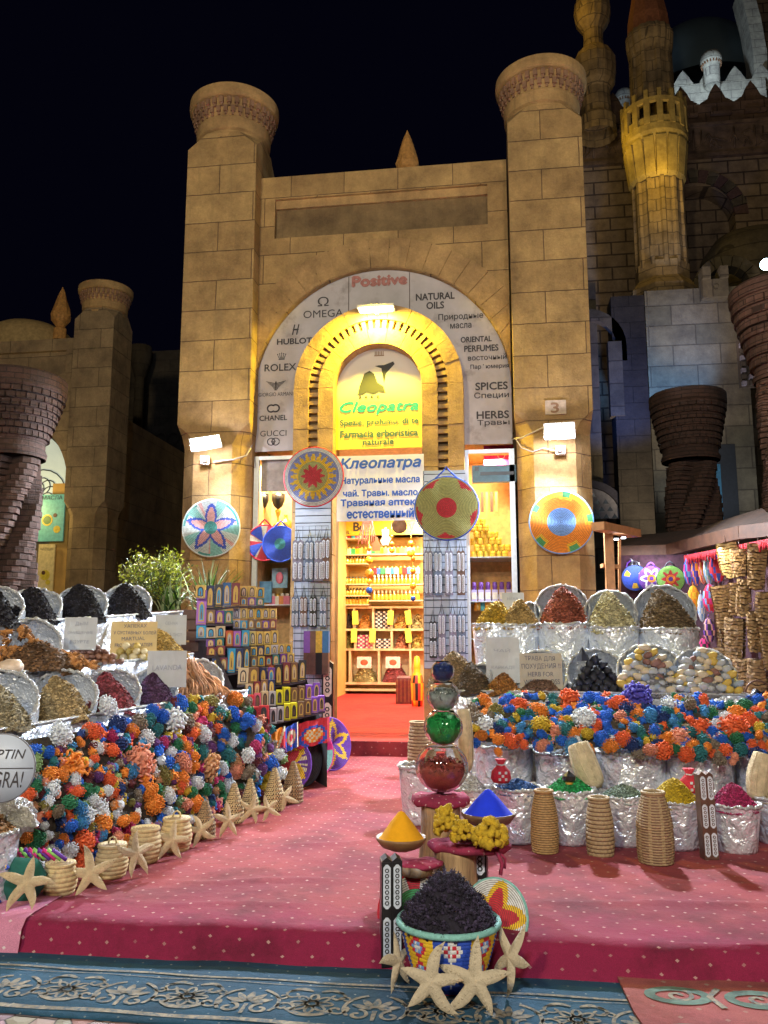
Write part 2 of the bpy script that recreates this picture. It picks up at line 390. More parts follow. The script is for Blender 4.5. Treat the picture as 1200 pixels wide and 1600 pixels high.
def blue_carpet():
    mb = MB(); z = -.158; x0, x1 = -3.0, 4.6; y1 = -7.30; y0 = -8.10
    n = 60
    vs = [(x0+(x1-x0)*i/n, y+.02*mnoise.noise(Vector((i*.35, y, 0))), z+(.006 if 0 < j < 5 else -.008)*1+.003*mnoise.noise(Vector((i*.4, y*5, 8)))) for j, y in enumerate([y0, y0+.02, y0+.2, y0+.45, y0+.65, y1]) for i in range(n+1)]
    mb.add(vs, [(j*(n+1)+i, j*(n+1)+i+1, (j+1)*(n+1)+i+1, (j+1)*(n+1)+i) for j in range(5) for i in range(n)], 0, True)
    zz = z+.0095
    line = lambda y, a=0: [(x0+.02+(x1-x0-.04)*i/80, y+.006*math.sin(i*.9+a)) for i in range(81)]
    ribbon(mb, line(-7.60), .022, zz, 1); ribbon(mb, line(-8.045), .035, zz, 1); ribbon(mb, line(-7.645, 2), .006, zz, 1)
    k = 0; x = x0+.15
    while x < x1-.1:
        cy = -7.84
        if k % 2 == 0:      # rosette medallion
            for q in range(8): ribbon(mb, circ(x+.062*math.cos(q*PI/4), cy+.062*math.sin(q*PI/4), .036, 12, ex=.5, rot=q*PI/4), .014, zz, 1, True)
            ribbon(mb, circ(x, cy, .028, 12), .02, zz, 1, True); ribbon(mb, circ(x, cy, .118, 30, R(-150), R(-30)), .03, zz, 1)
            for s_ in (-1, 1):
                ribbon(mb, spiral(x+s_*.125, cy-.05, .005, .055, 0, s_*R(400)), .016, zz, 1)
                ribbon(mb, spiral(x+s_*.10, cy+.085, .05, .01, R(90), R(90)-s_*R(330)), .014, zz, 1)
                ribbon(mb, [(x+s_*(.02+.13*t), cy+.13+.035*math.sin(t*PI)-.03*t) for t in [i/10 for i in range(11)]], lambda t: .026*math.sin(PI*min(1, t+.1))+.004, zz, 1)
        else:               # palmette with scrolls
            for q in range(5):
                a = R(90+(q-2)*34); ribbon(mb, [(x+(.02+.1*t)*math.cos(a), cy-.03+(.02+.1*t)*math.sin(a)) for t in [i/8 for i in range(9)]], lambda t: .034*math.sin(PI*(.1+.85*t))+.004, zz, 1)
            for s_ in (-1, 1):
                ribbon(mb, spiral(x+s_*.075, cy-.085, .052, .008, R(90), R(90)+s_*R(380)), .018, zz, 1)
                ribbon(mb, circ(x, cy-.02, .145, 18, R(90)-s_*R(20), R(90)-s_*R(125)), .018, zz, 1)
                ribbon(mb, spiral(x+s_*.15, cy+.06, .034, .006, R(180), R(180)+s_*R(350)), .012, zz, 1)
            ribbon(mb, [(x, cy-.14+.1*t) for t in [i/6 for i in range(7)]], .02, zz, 1)
        k += 1; x += .30
    o = mb.build('blue_carpet', [M_blue, M_beige])
    tag(o, 'dark blue carpet with beige scrolled border lying on the paving along the front', 'carpet')
blue_carpet()
# second, faded red and green carpet overlapping at the right
M_green = mat('carpet_faded_green', (.10, .16, .13), .95, var=.5, vs=10, bump=.5, bs=150)
mb = MB(); z = -.136; a = G(955, 1508, -.17); 
pts = [(a.x, -7.345), (5, -7.30), (5, -8.3), (a.x+.10, -8.3), (a.x+.02, -7.75)]
mb.add([(p[0], p[1], z) for p in pts]+[(p[0], p[1], z-.012) for p in pts], [(0,4,3,2,1)]+[(i, (i+1) % 5, 5+(i+1) % 5, 5+i) for i in range(5)], 0)
for j in range(2):
    for i in range(8):
        cx = a.x+.25+i*.36; cy = -7.56-j*.40
        ribbon(mb, circ(cx, cy, .13, 20, ex=.6), .05, z+.004, 1, True); ribbon(mb, spiral(cx, cy, .01, .07, 0, R(420)), .022, z+.0045, 2)
        ribbon(mb, [(cx+.18, cy-.12), (cx+.14, cy), (cx+.2, cy+.1)], .03, z+.0055, 2)
tag(mb.build('patterned_carpet', [carpet_mat('worn_red_carpet', (.22, .035, .045), (.3, .2, .15), .2, faded=(.3, .08, .07)), M_green, M_beige]),
    'worn red and green patterned carpet overlapping the blue one in the front right corner', 'carpet')

# ------------------------------------------------ the arched shop front
M_tower = stone('tower_sandstone', (.53, .375, .175), (.40, .27, .125), (.16, .10, .06), 1.10, .478, .007, (.10, .18))
M_wall = stone('wall_sandstone', (.53, .37, .17), (.40, .27, .125), (.16, .10, .06), .85, .478, .006, (.2, .15))
M_plain = stone('plain_sandstone', (.50, .335, .16), (.47, .32, .15), (.35, .24, .12), 9, 9, .0)
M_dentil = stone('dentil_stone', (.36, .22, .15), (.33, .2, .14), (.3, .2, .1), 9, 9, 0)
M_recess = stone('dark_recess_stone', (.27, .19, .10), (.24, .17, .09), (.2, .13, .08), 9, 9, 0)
def tower(parent, x, yf, w_, z0, ztop, mt, name='tower', y1=None, corb=4.72):
    """square shaft with cut corners at the top, octagonal lower shaft, round capital; yf = front face"""
    hw = w_/2; cy = yf+hw; mb = MB(); c = hw*.42
    def sq(z, h, cut): return [(x-h+cut, cy-h, z), (x+h-cut, cy-h, z), (x+h, cy-h+cut, z), (x+h, cy+h-cut, z), (x+h-cut, cy+h, z), (x-h+cut, cy+h, z), (x-h, cy+h-cut, z), (x-h, cy-h+cut, z)]
    lv = [(z0, hw*.95, hw*.42), (corb-.32, hw*.95, hw*.42), (corb-.16, hw*.97, hw*.30), (corb, hw, .004), (ztop, hw, .004), (ztop+.26, hw-.002, hw*.55)]
    vs = [p for l in lv for p in sq(*l)]
    fs = [(j*8+i, j*8+(i+1) % 8, (j+1)*8+(i+1) % 8, (j+1)*8+i) for j in range(len(lv)-1) for i in range(8)]+[tuple(len(lv)*8-8+i for i in range(8))]
    mb.add(vs, fs)
    t = mb.build(name, mt, parent)
    s = w_/1.13; zc = ztop+.0
    prof = [(.50,0),(.54,.05),(.545,.20),(.57,.21),(.575,.27),(.555,.28),(.56,.33),(.60,.36),(.61,.55),(.595,.58),(.60,.60),(.645,.88),(.70,.90),(.725,.93),(.735,1.0),(.73,1.10),(.70,1.13),(.62,1.14),(.0,1.14)]
    cb_ = MB(); cb_.lathe([(r*s, zc+z*s*.93) for r, z in prof], 56, 0, Matrix.Translation((x, cy, 0)), smooth=False)
    for row in range(2):
        for k in range(34):
            a = TAU*(k+.5*row)/34; rr = (.612+.035*row)*s; M = Matrix.Translation((x, cy, 0))@Matrix.Rotation(a, 4, 'Z')
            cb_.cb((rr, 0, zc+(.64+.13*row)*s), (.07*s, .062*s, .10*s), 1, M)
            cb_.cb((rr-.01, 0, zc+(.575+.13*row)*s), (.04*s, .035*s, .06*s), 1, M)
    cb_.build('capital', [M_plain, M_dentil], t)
    return t
def bandpath(r, cx, cz, zb, n=40):
    return [(cx-r, zb)]+[(cx+r*math.cos(PI-PI*i/n), cz+r*math.sin(PI-PI*i/n)) for i in range(n+1)]+[(cx+r, zb)]
def arch_band(mb, cx, cz, r0, r1, y0, y1, zb, m=0, n=40):
    a = bandpath(r0, cx, cz, zb, n); b = bandpath(r1, cx, cz, zb, n); L = len(a); vs = []
    for i in range(L): vs += [(a[i][0], y0, a[i][1]), (b[i][0], y0, b[i][1]), (b[i][0], y1, b[i][1]), (a[i][0], y1, a[i][1])]
    fs = []
    for i in range(L-1):
        for k in range(4): fs.append((4*i+k, 4*i+(k+1) % 4, 4*(i+1)+(k+1) % 4, 4*(i+1)+k))
    fs += [(0,3,2,1), tuple(4*(L-1)+k for k in range(4))]
    mb.add(vs, fs, m)
def voussoirs(mb, cx, cz, r0, r1, y0, y1, n, m=0, gap=.008, a0=0, a1=PI, xclip=None, jit=.004):
    for k in range(n):
        b0 = a0+(a1-a0)*k/n+gap/r1; b1 = a0+(a1-a0)*(k+1)/n-gap/r1; j = rnd.uniform(-jit, jit)
        arc = [b0+(b1-b0)*i/4 for i in range(5)]
        poly = [(cx+r0*math.cos(q), cz+r0*math.sin(q)) for q in arc]+[(cx+r1*math.cos(q), cz+r1*math.sin(q)) for q in arc[::-1]]
        if xclip and max(abs(p[0]-cx) for p in poly) > xclip: poly = [(max(cx-xclip, min(cx+xclip, p[0])), p[1]) for p in poly]
        mb.prism(poly, y0+j, y1, m)
CXA, CZA = -.07, 5.22
def shop_front(name, label, x_off=0, y_off=0, detail=True, mt=M_tower, ztop=9.2):
    b = thing(name, label, 'building', (x_off, y_off, 0))
    tower(b, -2.535, -.3, 1.12, -.1, ztop, mt); tower(b, 2.455, -.3, 1.09, -.1, ztop, mt)
    mb = MB(); r = 1.955; n = 40; T = 7.76
    vs = []
    for i in range(n+1):
        q = PI-PI*i/n; px = CXA+r*math.cos(q); pz = CZA+r*math.sin(q); vs += [(px, 0, pz), (px, 0, T), (px, .5, pz), (px, .5, T)]
    fs = []
    for i in range(n): fs += [(4*i, 4*i+4, 4*i+5, 4*i+1), (4*i+2, 4*i+3, 4*i+7, 4*i+6), (4*i, 4*i+2, 4*i+6, 4*i+4)]
    mb.add(vs, fs)
    xl, xr = CXA-1.955, CXA+1.955
    mb.box((xl, 0, T), (-1.74, .5, 8.42)); mb.box((1.59, 0, T), (xr, .5, 8.42)); mb.box((xl, 0, 8.42), (xr, .5, 8.80))
    mb.build('front_wall', M_wall, b)
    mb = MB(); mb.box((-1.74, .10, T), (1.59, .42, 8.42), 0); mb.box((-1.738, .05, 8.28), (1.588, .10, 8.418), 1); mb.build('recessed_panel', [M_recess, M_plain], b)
    mb = MB(); voussoirs(mb, CXA, CZA, 1.965, 2.42, -.014, .2, 23, xclip=1.95); mb.build('arch_ring', M_plain, b)
    mb = MB(); arch_band(mb, CXA, CZA, .66, 1.25, -.13, .30, 4.15)
    mb.box((CXA-1.25, -.13, .0), (CXA-.66, .30, 4.15)); mb.box((CXA+.66, -.13, .0), (CXA+1.25, .30, 4.15))
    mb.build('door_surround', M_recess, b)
    mb = MB()
    for r0, r1 in ((.655, .885), (1.03, 1.255)):
        voussoirs(mb, CXA, CZA, r0, r1, -.235, .05, 9 if r0 < 1 else 11, gap=.0035)
        for s in (-1, 1):
            zz = CZA
            while zz > .25:
                z2 = max(zz-.62, .2); lo, hi = sorted((CXA+s*r0, CXA+s*r1)); mb.box((lo, -.235+rnd.uniform(-.003, .003), z2+.006), (hi, .05, zz-.002)); zz = z2
    mb.build('arch_mouldings', M_plain, b)
    mb = MB()
    for k in range(29):
        a = PI*(k+.5)/29; M = Matrix.Translation((CXA, 0, CZA))@Matrix.Rotation(-(a-PI/2), 4, 'Y'); mb.box((-.030, -.212, .887), (.030, -.06, 1.028), 0, M)
    for s in (-1, 1):
        zz = CZA-.09
        while zz > 3.6: mb.box((CXA+s*.958-.0705, -.212, zz-.03), (CXA+s*.958+.0705, -.06, zz+.03)); zz -= .125
    mb.build('brick_teeth', M_plain, b)
    fb = MB()
    M = Matrix.Translation((.27, .9, 8.78)); fb.lathe([(.19,0),(.19,.42),(.12,.47),(.17,.52),(.20,.60),(.17,.72),(.13,.88),(.08,1.05),(.0,1.25)], 16, 0, M, smooth=False,
        rf=lambda r_, z_, a_: (r_*(1+.05*math.cos(8*a_+z_*16)), z_)); fb.build('roof_finial', mat('terracotta_finial', (.50, .25, .07), var=.35, vs=16, bump=.6), b)
    mb = MB(); mb.box((xl-.9, .5, 4.0), (xl, 8.5, 8.2)); mb.box((xr, .5, 4.0), (xr+.9, 8.5, 8.2)); mb.box((xl, 8.0, 4.0), (xr, 8.5, 8.2)); mb.box((xl, .5, 8.0), (xr, 8.0, 8.19)); mb.build('rear_walls', M_wall, b)
    return b
front = shop_front('arched_shop_front', 'tall sandstone arched shop front with two round-capped towers in the centre of the square')
# ------------------------------------------------ signs on the arch
M_panel = mat('dirty_white_board', (.50, .47, .48), .6, var=.12, vs=3, bump=.05, dirt=((.24, .20, .19), 2.5, .55))
M_ink = mat('dark_grey_lettering', (.045, .04, .045), .6, var=0, bump=0)
M_fade = mat('faded_red_lettering', (.42, .17, .15), .6, var=.3, vs=20, bump=0)
M_seam = mat('dark_seam', (.12, .09, .08), .8, var=0, bump=0)
arch_sign = thing('arch_signboard', 'weathered white arched signboard with black company emblems and herb words round the doorway', 'sign', (CXA, .1, CZA))
mb = MB(); a = bandpath(1.235, 0, 0, 4.37-CZA, 44); b_ = bandpath(1.952, 0, 0, 4.36-CZA, 44); vs = []
for p, q in zip(a, b_): vs += [(p[0], 0, p[1]), (q[0], 0, q[1]), (p[0], .03, p[1]), (q[0], .03, q[1])]
mb.add(vs, [f for i in range(len(a)-1) for f in ((4*i, 4*i+4, 4*i+5, 4*i+1), (4*i, 4*i+2, 4*i+6, 4*i+4), (4*i+1, 4*i+5, 4*i+7, 4*i+3))]+[(0,1,3,2)])
mb.build('board', M_panel, arch_sign)
mb = MB()
for px in (545, 640):
    x = W(px, 450, .1).x-CXA; mb.box((x-.006, -.003, math.sqrt(1.27**2-x*x)), (x+.006, -.0005, math.sqrt(1.94**2-x*x)))
mb.build('board_seam', M_seam, arch_sign)
def on(px, py, y): p = W(px, py, y); return p
def sgn(body, px, py, wpx, hpx, parent=arch_sign, y=.094, mt=M_ink, org=(CXA, .1, CZA), **k):
    p = W(px, py, y); q = W(px+10, py, y); s = (q-p).length/10
    return text(body, mt, parent, (p.x-org[0], p.y-org[1], p.z-org[2]), wpx*s, hpx*s*1.0, **k)
for t, px, py, w_, h_, kw in [
    ('Ω', 505, 471, 17, 15, {}), ('OMEGA', 505, 490, 62, 12, {}), ('HUBLOT', 460, 533, 54, 9, dict(bold=.02)), ('H', 462, 515, 11, 16, dict(shear=.35, bold=.01)),
    ('ROLEX', 438, 574, 49, 11, dict(bold=.01)), ('GIORGIO ARMANI', 431, 616, 54, 6, {}), ('CHANEL', 427, 653, 43, 8, dict(bold=.015)), ('GUCCI', 427, 677, 41, 9, {}),
    ('NATURAL', 680, 463, 60, 11, dict(bold=.02)), ('OILS', 680, 477, 27, 11, dict(bold=.02)), ('Природные', 720, 495, 70, 12, dict(bold=.01)), ('масла', 720, 509, 33, 8, dict(bold=.01)),
    ('ORIENTAL', 744, 530, 48, 9, dict(bold=.02)), ('PERFUMES', 752, 544, 53, 10, dict(bold=.02)), ('восточный', 761, 558, 60, 9, dict(bold=.01)), ('Парфюмерия', 765, 573, 60, 9, dict(bold=.01)),
    ('SPICES', 768, 603, 50, 12, dict(bold=.02)), ('Специи', 768, 618, 54, 11, dict(bold=.01)), ('HERBS', 770, 648, 50, 12, dict(bold=.02)), ('Травы', 771, 661, 50, 11, dict(bold=.01))]:
    sgn(t, px, py, w_, h_, **kw)
sgn('Positive', 593, 438, 84, 16, mt=M_fade, bold=.05)
# emblems: crown, eagle, interlocked rings
def emb(mbf, px, py, nm):
    p = W(px, py, .094); mb = MB(); mbf(mb); mb.build(nm, M_ink, arch_sign, (p.x-CXA, -.006, p.z-CZA))
def crown(mb):
    mb.prism([(-.045,-.05),(.045,-.05),(.05,-.035),(-.05,-.035)], 0, .003)
    for k in range(5):
        x = (k-2)*.032; h = .055-abs(k-2)*.010; mb.prism([((k-2)*.018-.006,-.03),((k-2)*.018+.006,-.03),(x+.003,h-.01),(x-.003,h-.01)], 0, .003); mb.prism([(x+.009*math.cos(q*PI/4), h+.009*math.sin(q*PI/4)) for q in range(8)], 0, .003)
emb(crown, 440, 557, 'crown_emblem')
def eagle(mb):
    for k in range(6):
        z = .06-.022*k; h = .16-.024*k
        for s in (-1, 1):
            q = [(s*.012, z-.035), (s*h, z), (s*(h-.015), z-.012), (s*.012, z-.047)]; mb.prism(q if s < 0 else q[::-1], 0, .003)
    mb.prism([(-.012,.05),(.012,.05),(.008,-.09),(-.008,-.09)], 0, .003)
emb(eagle, 431, 601, 'eagle_emblem')
def rings(kind):
    def f(mb):
        for s in (-1, 1):
            c = s*.035; rr = []; a0, a1 = ((R(50), R(310)) if s < 0 else (R(-130), R(130))) if kind == 'c' else (0, TAU*.97)
            pts = [(c+.058*math.cos(a0+(a1-a0)*i/20), 0, .055*math.sin(a0+(a1-a0)*i/20)) for i in range(21)]
            mb.tube(pts, .012 if kind == 'c' else .007, 5)
            if kind != 'c': mb.tube([(c, 0, 0), (c-s*.035, 0, 0), (c-s*.035, 0, -.03)], .006, 5)
    return f
emb(rings('c'), 427, 638, 'interlocked_ring_emblem'); emb(rings('g'), 427, 690, 'linked_ring_emblem')
emb(lambda mb: mb.box((-.05,0,-.004),(.05,.003,.004)), 462, 515, 'emblem_bar')

# arched yellow sign and the blue-lettered board
def grad_mat():
    m, nt, b = newmat('yellow_printed_sign'); tc = nt.nodes.new('ShaderNodeTexCoord'); s = nt.nodes.new('ShaderNodeSeparateXYZ'); nt.links.new(tc.outputs['Object'], s.inputs[0])
    r = nt.nodes.new('ShaderNodeValToRGB'); e = r.color_ramp.elements; e[0].position = .30; e[0].color = (.80, .56, .03, 1); e[1].position = .70; e[1].color = (.66, .62, .55, 1)
    x = r.color_ramp.elements.new(.45); x.color = (.82, .70, .16, 1)
    nt.links.new(_math(nt, 'DIVIDE', s.outputs[2], 1.55), r.inputs[0]); nt.links.new(r.outputs[0], b.inputs['Base Color']); b.inputs['Roughness'].default_value = .45; return m
ys = thing('arched_yellow_sign', 'arched yellow and white sign with turquoise name and a queen profile above the door', 'sign', (CXA, .0, 4.33))
mb = MB(); rr = .655; pl = [(-rr, 0), (rr, 0)]+[(rr*math.cos(PI*i/30), .89+rr*math.sin(PI*i/30)) for i in range(31)]; mb.prism(pl, 0, .03); mb.build('sign_panel', grad_mat(), ys)
M_teal = mat('turquoise_lettering', (.0, .26, .30), .5, var=0, bump=0); M_grn = mat('green_grey_lettering', (.05, .13, .07), .5, var=0, bump=0)
o_ = (CXA, 0, 4.33)
sgn('Cleopatra', 592, 637, 122, 21, ys, -.006, M_teal, o_, shear=.25, bold=.03); sgn('Spezie, profumo. di te', 592, 660, 122, 12, ys, -.006, M_grn, o_, bold=.03)
sgn('Farmacia erboristica', 592, 677, 121, 11, ys, -.006, M_grn, o_, bold=.03); sgn('naturale', 591, 690, 48, 9, ys, -.006, M_grn, o_, bold=.03)
mb = MB()   # figure: robe, striped headdress, profile
mb.prism([(-.30,.0),(-.27,.14),(-.20,.33),(-.12,.37),(-.05,.32),(.0,.18),(.09,.12),(.12,.02),(.02,.04),(-.06,.0),(-.16,.04),(-.22,.0)], 0, .003)
mb.prism([(.10,.16),(.13,.32),(.26,.46),(.24,.50),(.10,.45),(.02,.45),(-.04,.44),(.06,.40)], 0, .003)
for k in range(4): mb.prism([(-.28+.09*k,-.02),(-.25+.09*k,-.02),(-.245+.09*k,-.06),(-.275+.09*k,-.06)], 0, .003)
mb.build('queen_figure', mat('grey_print', (.025, .03, .03), .6, var=0, bump=0), ys, (-.03, -.006, .83))
mb = MB()
for k in range(6): mb.box((-.07+.024*k, -.006, 1.44), (-.058+.024*k, -.003, 1.50))
mb.box((-.08, -.006, 1.425), (.07, -.003, 1.437)); mb.build('small_crest', mat('brown_print', (.25, .13, .06), .6, var=0, bump=0), ys)
rb = thing('blue_lettered_board', 'white rectangular board with bold blue Cyrillic lettering hanging over the doorway', 'sign', (0, -.27, 0))
p0_, p1_ = W(526, 815, -.27), W(662, 709, -.27)
MB().box((p0_.x, 0, p0_.z), (p1_.x, .02, p1_.z)).build('board', mat('white_board', (.84, .84, .86), .5, var=.08, vs=4, bump=.03), rb)
M_bl = mat('blue_lettering', (.006, .10, .58), .5, var=0, bump=0)
for t, py, w_, h_, kw in [('Клеопатра', 725, 126, 20, dict(shear=.2)), ('Натуральные масла', 751, 122, 13, {}), ('чай. Травы. масло', 771, 116, 13, {}), ('Травяная аптека', 786, 124, 13, {}), ('естественный', 802, 104, 14, {})]:
    sgn(t, 594, py, w_, h_, rb, -.275, M_bl, (0, -.27, 0), bold=.03, **kw)
# number plate on the right tower, plaque
pl = thing('number_plaque', 'small pale plaque with a worn figure on the right tower above the floodlight', 'plaque', (0, -.31, 0))
a, b_ = W(852, 648, -.31), W(884, 625, -.31); MB().box((a.x, -.015, a.z), (b_.x, .01, b_.z)).build('plate', mat('pale_plaster', (.52, .42, .34)), pl)
sgn('3', 867, 637, 12, 16, pl, -.33, mat('ochre_lettering', (.28, .16, .10), .8, var=0, bump=0), (0, -.31, 0), bold=.02)

# ------------------------------------------------ floodlights
M_white = mat('white_plastic', (.62, .62, .62), .45, var=.05, bump=0)
M_alu = mat('brushed_aluminium', (.50, .54, .60), .38, metal=.7, var=.08, vs=20, bump=.05)
M_cable = mat('grey_cable', (.42, .38, .38), .6, var=.1, bump=0)
M_led = mat('led_panel_lit', (.9, .95, 1), .4, var=0, bump=0, emit=16, ecol=(.86, .93, 1))
M_ledw = mat('led_panel_warm_lit', (1, .9, .6), .4, var=0, bump=0, emit=22, ecol=(1, .88, .45))
def floodlight(label, px, py, wpx, hpx, yaw, tilt, roll=0):
    c = W(px, py, -.55); s = (W(px+10, py, -.55)-c).length/10; wd, hg = wpx*s, hpx*s
    f = thing('floodlight', label, 'floodlight', c, (0, 0, yaw))
    M = Matrix.Rotation(roll, 4, 'Y')@Matrix.Rotation(-tilt, 4, 'X')
    mb = MB(); mb.box((-wd/2-.02, 0.004, -hg/2-.02), (wd/2+.02, .06, hg/2+.02), 0, M)
    for k in range(7): mb.box((-wd/2+.03+k*wd/7, .06, -hg/2), (-wd/2+.04+k*wd/7, .09, hg/2), 0, M)
    mb.build('housing', M_white, f); MB().box((-wd/2, -.004, -hg/2), (wd/2, .003, hg/2), 0, M).build('lit_panel', M_led, f)
    mb = MB(); mb.tube([(-wd/2-.02,.03,0),(-wd/2-.02,.14,-.03),(wd/2+.02,.14,-.03),(wd/2+.02,.03,0)], .012, 6); mb.cb((0,.19,-.02), (.09,.12,.05)); mb.build('bracket', M_white, f)
    mb = MB(); mb.box((-.06,.16,-.30), (.07,.26,-.18)); mb.blob((0,.15,-.25), (.04,.05,.035), 0); mb.build('junction_box', M_white, f)
    return f, c
fl, cl = floodlight('white floodlight shining on the left tower above the pale blue star disc', 321, 690, 42, 17, R(22), R(26), R(-12))
fr, cr = floodlight('white floodlight shining on the right tower above the orange disc', 874, 672, 44, 22, R(-4), R(10), 0)
for c, yaw, e, ax in ((cl, 22, 720, .6), (cr, -4, 800, -.7)):
    light('floodlight_beam', 'AREA', (c.x, c.y-.07, c.z), e, (.80, .88, 1), .30, aim=(c.x+ax, c.y-3.6, c.z-3.5), size_y=.16, spread=165)
    light('floodlight_spill', 'POINT', (c.x, c.y-.12, c.z-.14), 42, (.95, .90, 1), .06)
def cable(label, pts, r=.012, m=None, **k): return tag(MB().tube(pts, r, 6).build('cable', m or M_cable), label, 'cable')
cable('pale cable drooping from the left floodlight to the arch', [cl+Vector((.05,.22,-.26)), W(345,720,-.32), W(365,718,-.32), W(385,712,-.32), W(392,700,-.1), W(396,690,0.03)])
cable('pale cables looping from the arch sign corner to the right floodlight', [W(800,686,.0), W(815,684,-.34), W(840,672,-.34), W(862,662,-.34), cr+Vector((-.1,.2,.1))])
cable('thin cable drooping below the right floodlight junction box', [W(806,686,-.31), W(815,700,-.33), W(832,706,-.33), W(850,700,-.33), cr+Vector((-.05,.22,-.24))], .008)
# warm lamp on top of the door arch
c = W(587, 481, -.42); f = thing('arch_lamp', 'warm yellow lamp fixed on top of the door arch', 'lamp', c)
mb = MB(); mb.box((-.27, -.05, .0), (.27, .22, .04)); mb.box((-.03, .1, -.05), (.03, .26, .0)); mb.build('housing', M_white, f)
M = Matrix.Rotation(R(25), 4, 'X'); MB().box((-.24, -.05, -.03), (.24, .10, -.002), 0).build('lit_panel', M_ledw, f)
light('arch_lamp_light', 'AREA', (c.x, c.y-.02, c.z-.06), 320, (1, .76, .05), .42, aim=(c.x, c.y+.20, c.z-1.0), size_y=.10)
light('arch_lamp_spill', 'POINT', (c.x, c.y-.05, c.z-.10), 48, (1, .76, .07), .05)
# ------------------------------------------------ shop interior, display windows
def sc_at(px, py, Y): return (W(px+10, py, Y)-W(px, py, Y)).length/10
M_ochre = mat('ochre_painted_wall', (.55, .34, .10), .7, var=.15, vs=3, bump=.05)
M_wood = mat('pale_pine', (.62, .46, .27), .6, var=.2, vs=8, bump=.1, bs=30)
M_glass = mat('shelf_glass', (.75, .85, .85), .08, var=0, bump=0, trans=.9, ior=1.3)
M_gold = mat('gold_metal', (.75, .50, .10), .3, metal=.8, var=.2, vs=30, bump=.05)
M_black = mat('black_lacquer', (.012, .011, .013), .3, var=0, bump=.05)
M_yel = mat('yellow_plastic', (.72, .50, .03), .4, var=.15, vs=20, bump=0)
def pal(name, c, **k): return mat(name, c, **{**dict(rough=.5, var=.12, vs=25, bump=.05), **k})
room = thing('shop_interior', 'warmly lit shop room with yellow walls seen through the doorway', 'shop interior', (0, 0, 0))
mb = MB(); mb.box((-2.0, 8.0, .2), (1.9, 8.05, 4.5)); mb.box((-2.0, .95, .2), (-1.95, 8, 4.5)); mb.box((1.85, .95, .2), (1.9, 8, 4.5)); mb.build('wall', M_ochre, room)
MB().box((-2.0, .52, 4.5), (1.9, 8.05, 4.56)).build('ceiling', mat('cream_ceiling', (.6, .5, .36), .7), room)
for yy in (1.6, 4.0, 6.6):
    t = thing('ceiling_strip_lamp', 'lit ceiling lamp inside the shop', 'lamp', (0, yy, 4.47), group='lamps on the shop ceiling')
    MB().box((-.62, -.06, -.01), (.62, .06, .03)).build('housing', M_white, t); MB().box((-.6, -.05, -.018), (.6, .05, -.011)).build('diffuser', mat('warm_tube_lit', (1, .8, .5), .4, var=0, bump=0, emit=9, ecol=(1, .82, .5)), t)
    light('ceiling_lamp_light', 'AREA', (0, yy, 4.40), 240 if yy < 6 else 330, (1, .90, .64), 1.1, aim=(0, yy+.35, 0), size_y=.12)
# shelving unit with cubby holes at the back
YB = 7.55
S = thing('cubby_shelf', 'pale wooden shelf unit with open compartments full of herbs at the back of the shop', 'shelf', (0, 0, 0))
def PX(px, py, Y=YB): return W(px, py, Y)
mb = MB(); xs0, xs1 = PX(524, 1000).x, PX(664, 1000).x
rows = [949, 984, 1015, 1068]
for py in rows+[1078]: z = PX(590, py).z; mb.box((xs0, YB-.02, z-.025), (xs1, YB+.40, z+.025))
for (ya, yb, xs) in ((949, 984, (553, 583, 611, 640)), (984, 1015, (555, 584, 612, 640)), (1015, 1068, (547, 592, 641))):
    for px in xs: x = PX(px, 1000).x; mb.box((x-.025, YB-.015, PX(px, yb).z+.025), (x+.025, YB+.38, PX(px, ya).z-.025))
mb.box((xs0, YB+.36, PX(590, 1078).z), (xs1, YB+.4, PX(590, 949).z)); mb.build('frame', M_wood, S)
cub = [((530,553,984), (.05,.03,.03), 'dark brown dried pods'), ((556,581,984), (.55,.22,.04), 'orange dried slices'), ((613,638,984), (.50,.24,.05), 'orange brown bark'), ((642,660,984), (.36,.28,.12), 'tan seeds'),
       ((530,553,1015), (.22,.20,.06), 'olive green leaves'), ((614,638,1015), (.42,.14,.07), 'rust red peel'), ((642,660,1015), (.50,.33,.08), 'yellow roots'),
       ((549,590,1068), (.38,.30,.12), 'sandy yellow herbs'), ((594,639,1068), (.28,.05,.06), 'maroon hibiscus flowers')]
def flakes(mb, pts, s, nm, flat=.5, m0=1, asp=2.2):
    for p, nrm in pts:
        a = rnd.uniform(0, TAU); u = Vector((math.cos(a), math.sin(a), rnd.uniform(-flat, flat))).normalized(); v = u.cross(Vector(nrm)+Vector((rnd.uniform(-.6,.6), rnd.uniform(-.6,.6), rnd.uniform(-.3,.3))))
        if v.length < .01: continue
        v.normalize(); k = s*rnd.uniform(.6, 1.4); u = u*k*asp/2; v = v*k/2; c = Vector(p)+Vector(nrm)*s*rnd.uniform(0, .5)
        mb.add([c-u-v, c+u-v, c+u+v, c-u+v], [(0,1,2,3)], m0+rnd.randrange(nm))
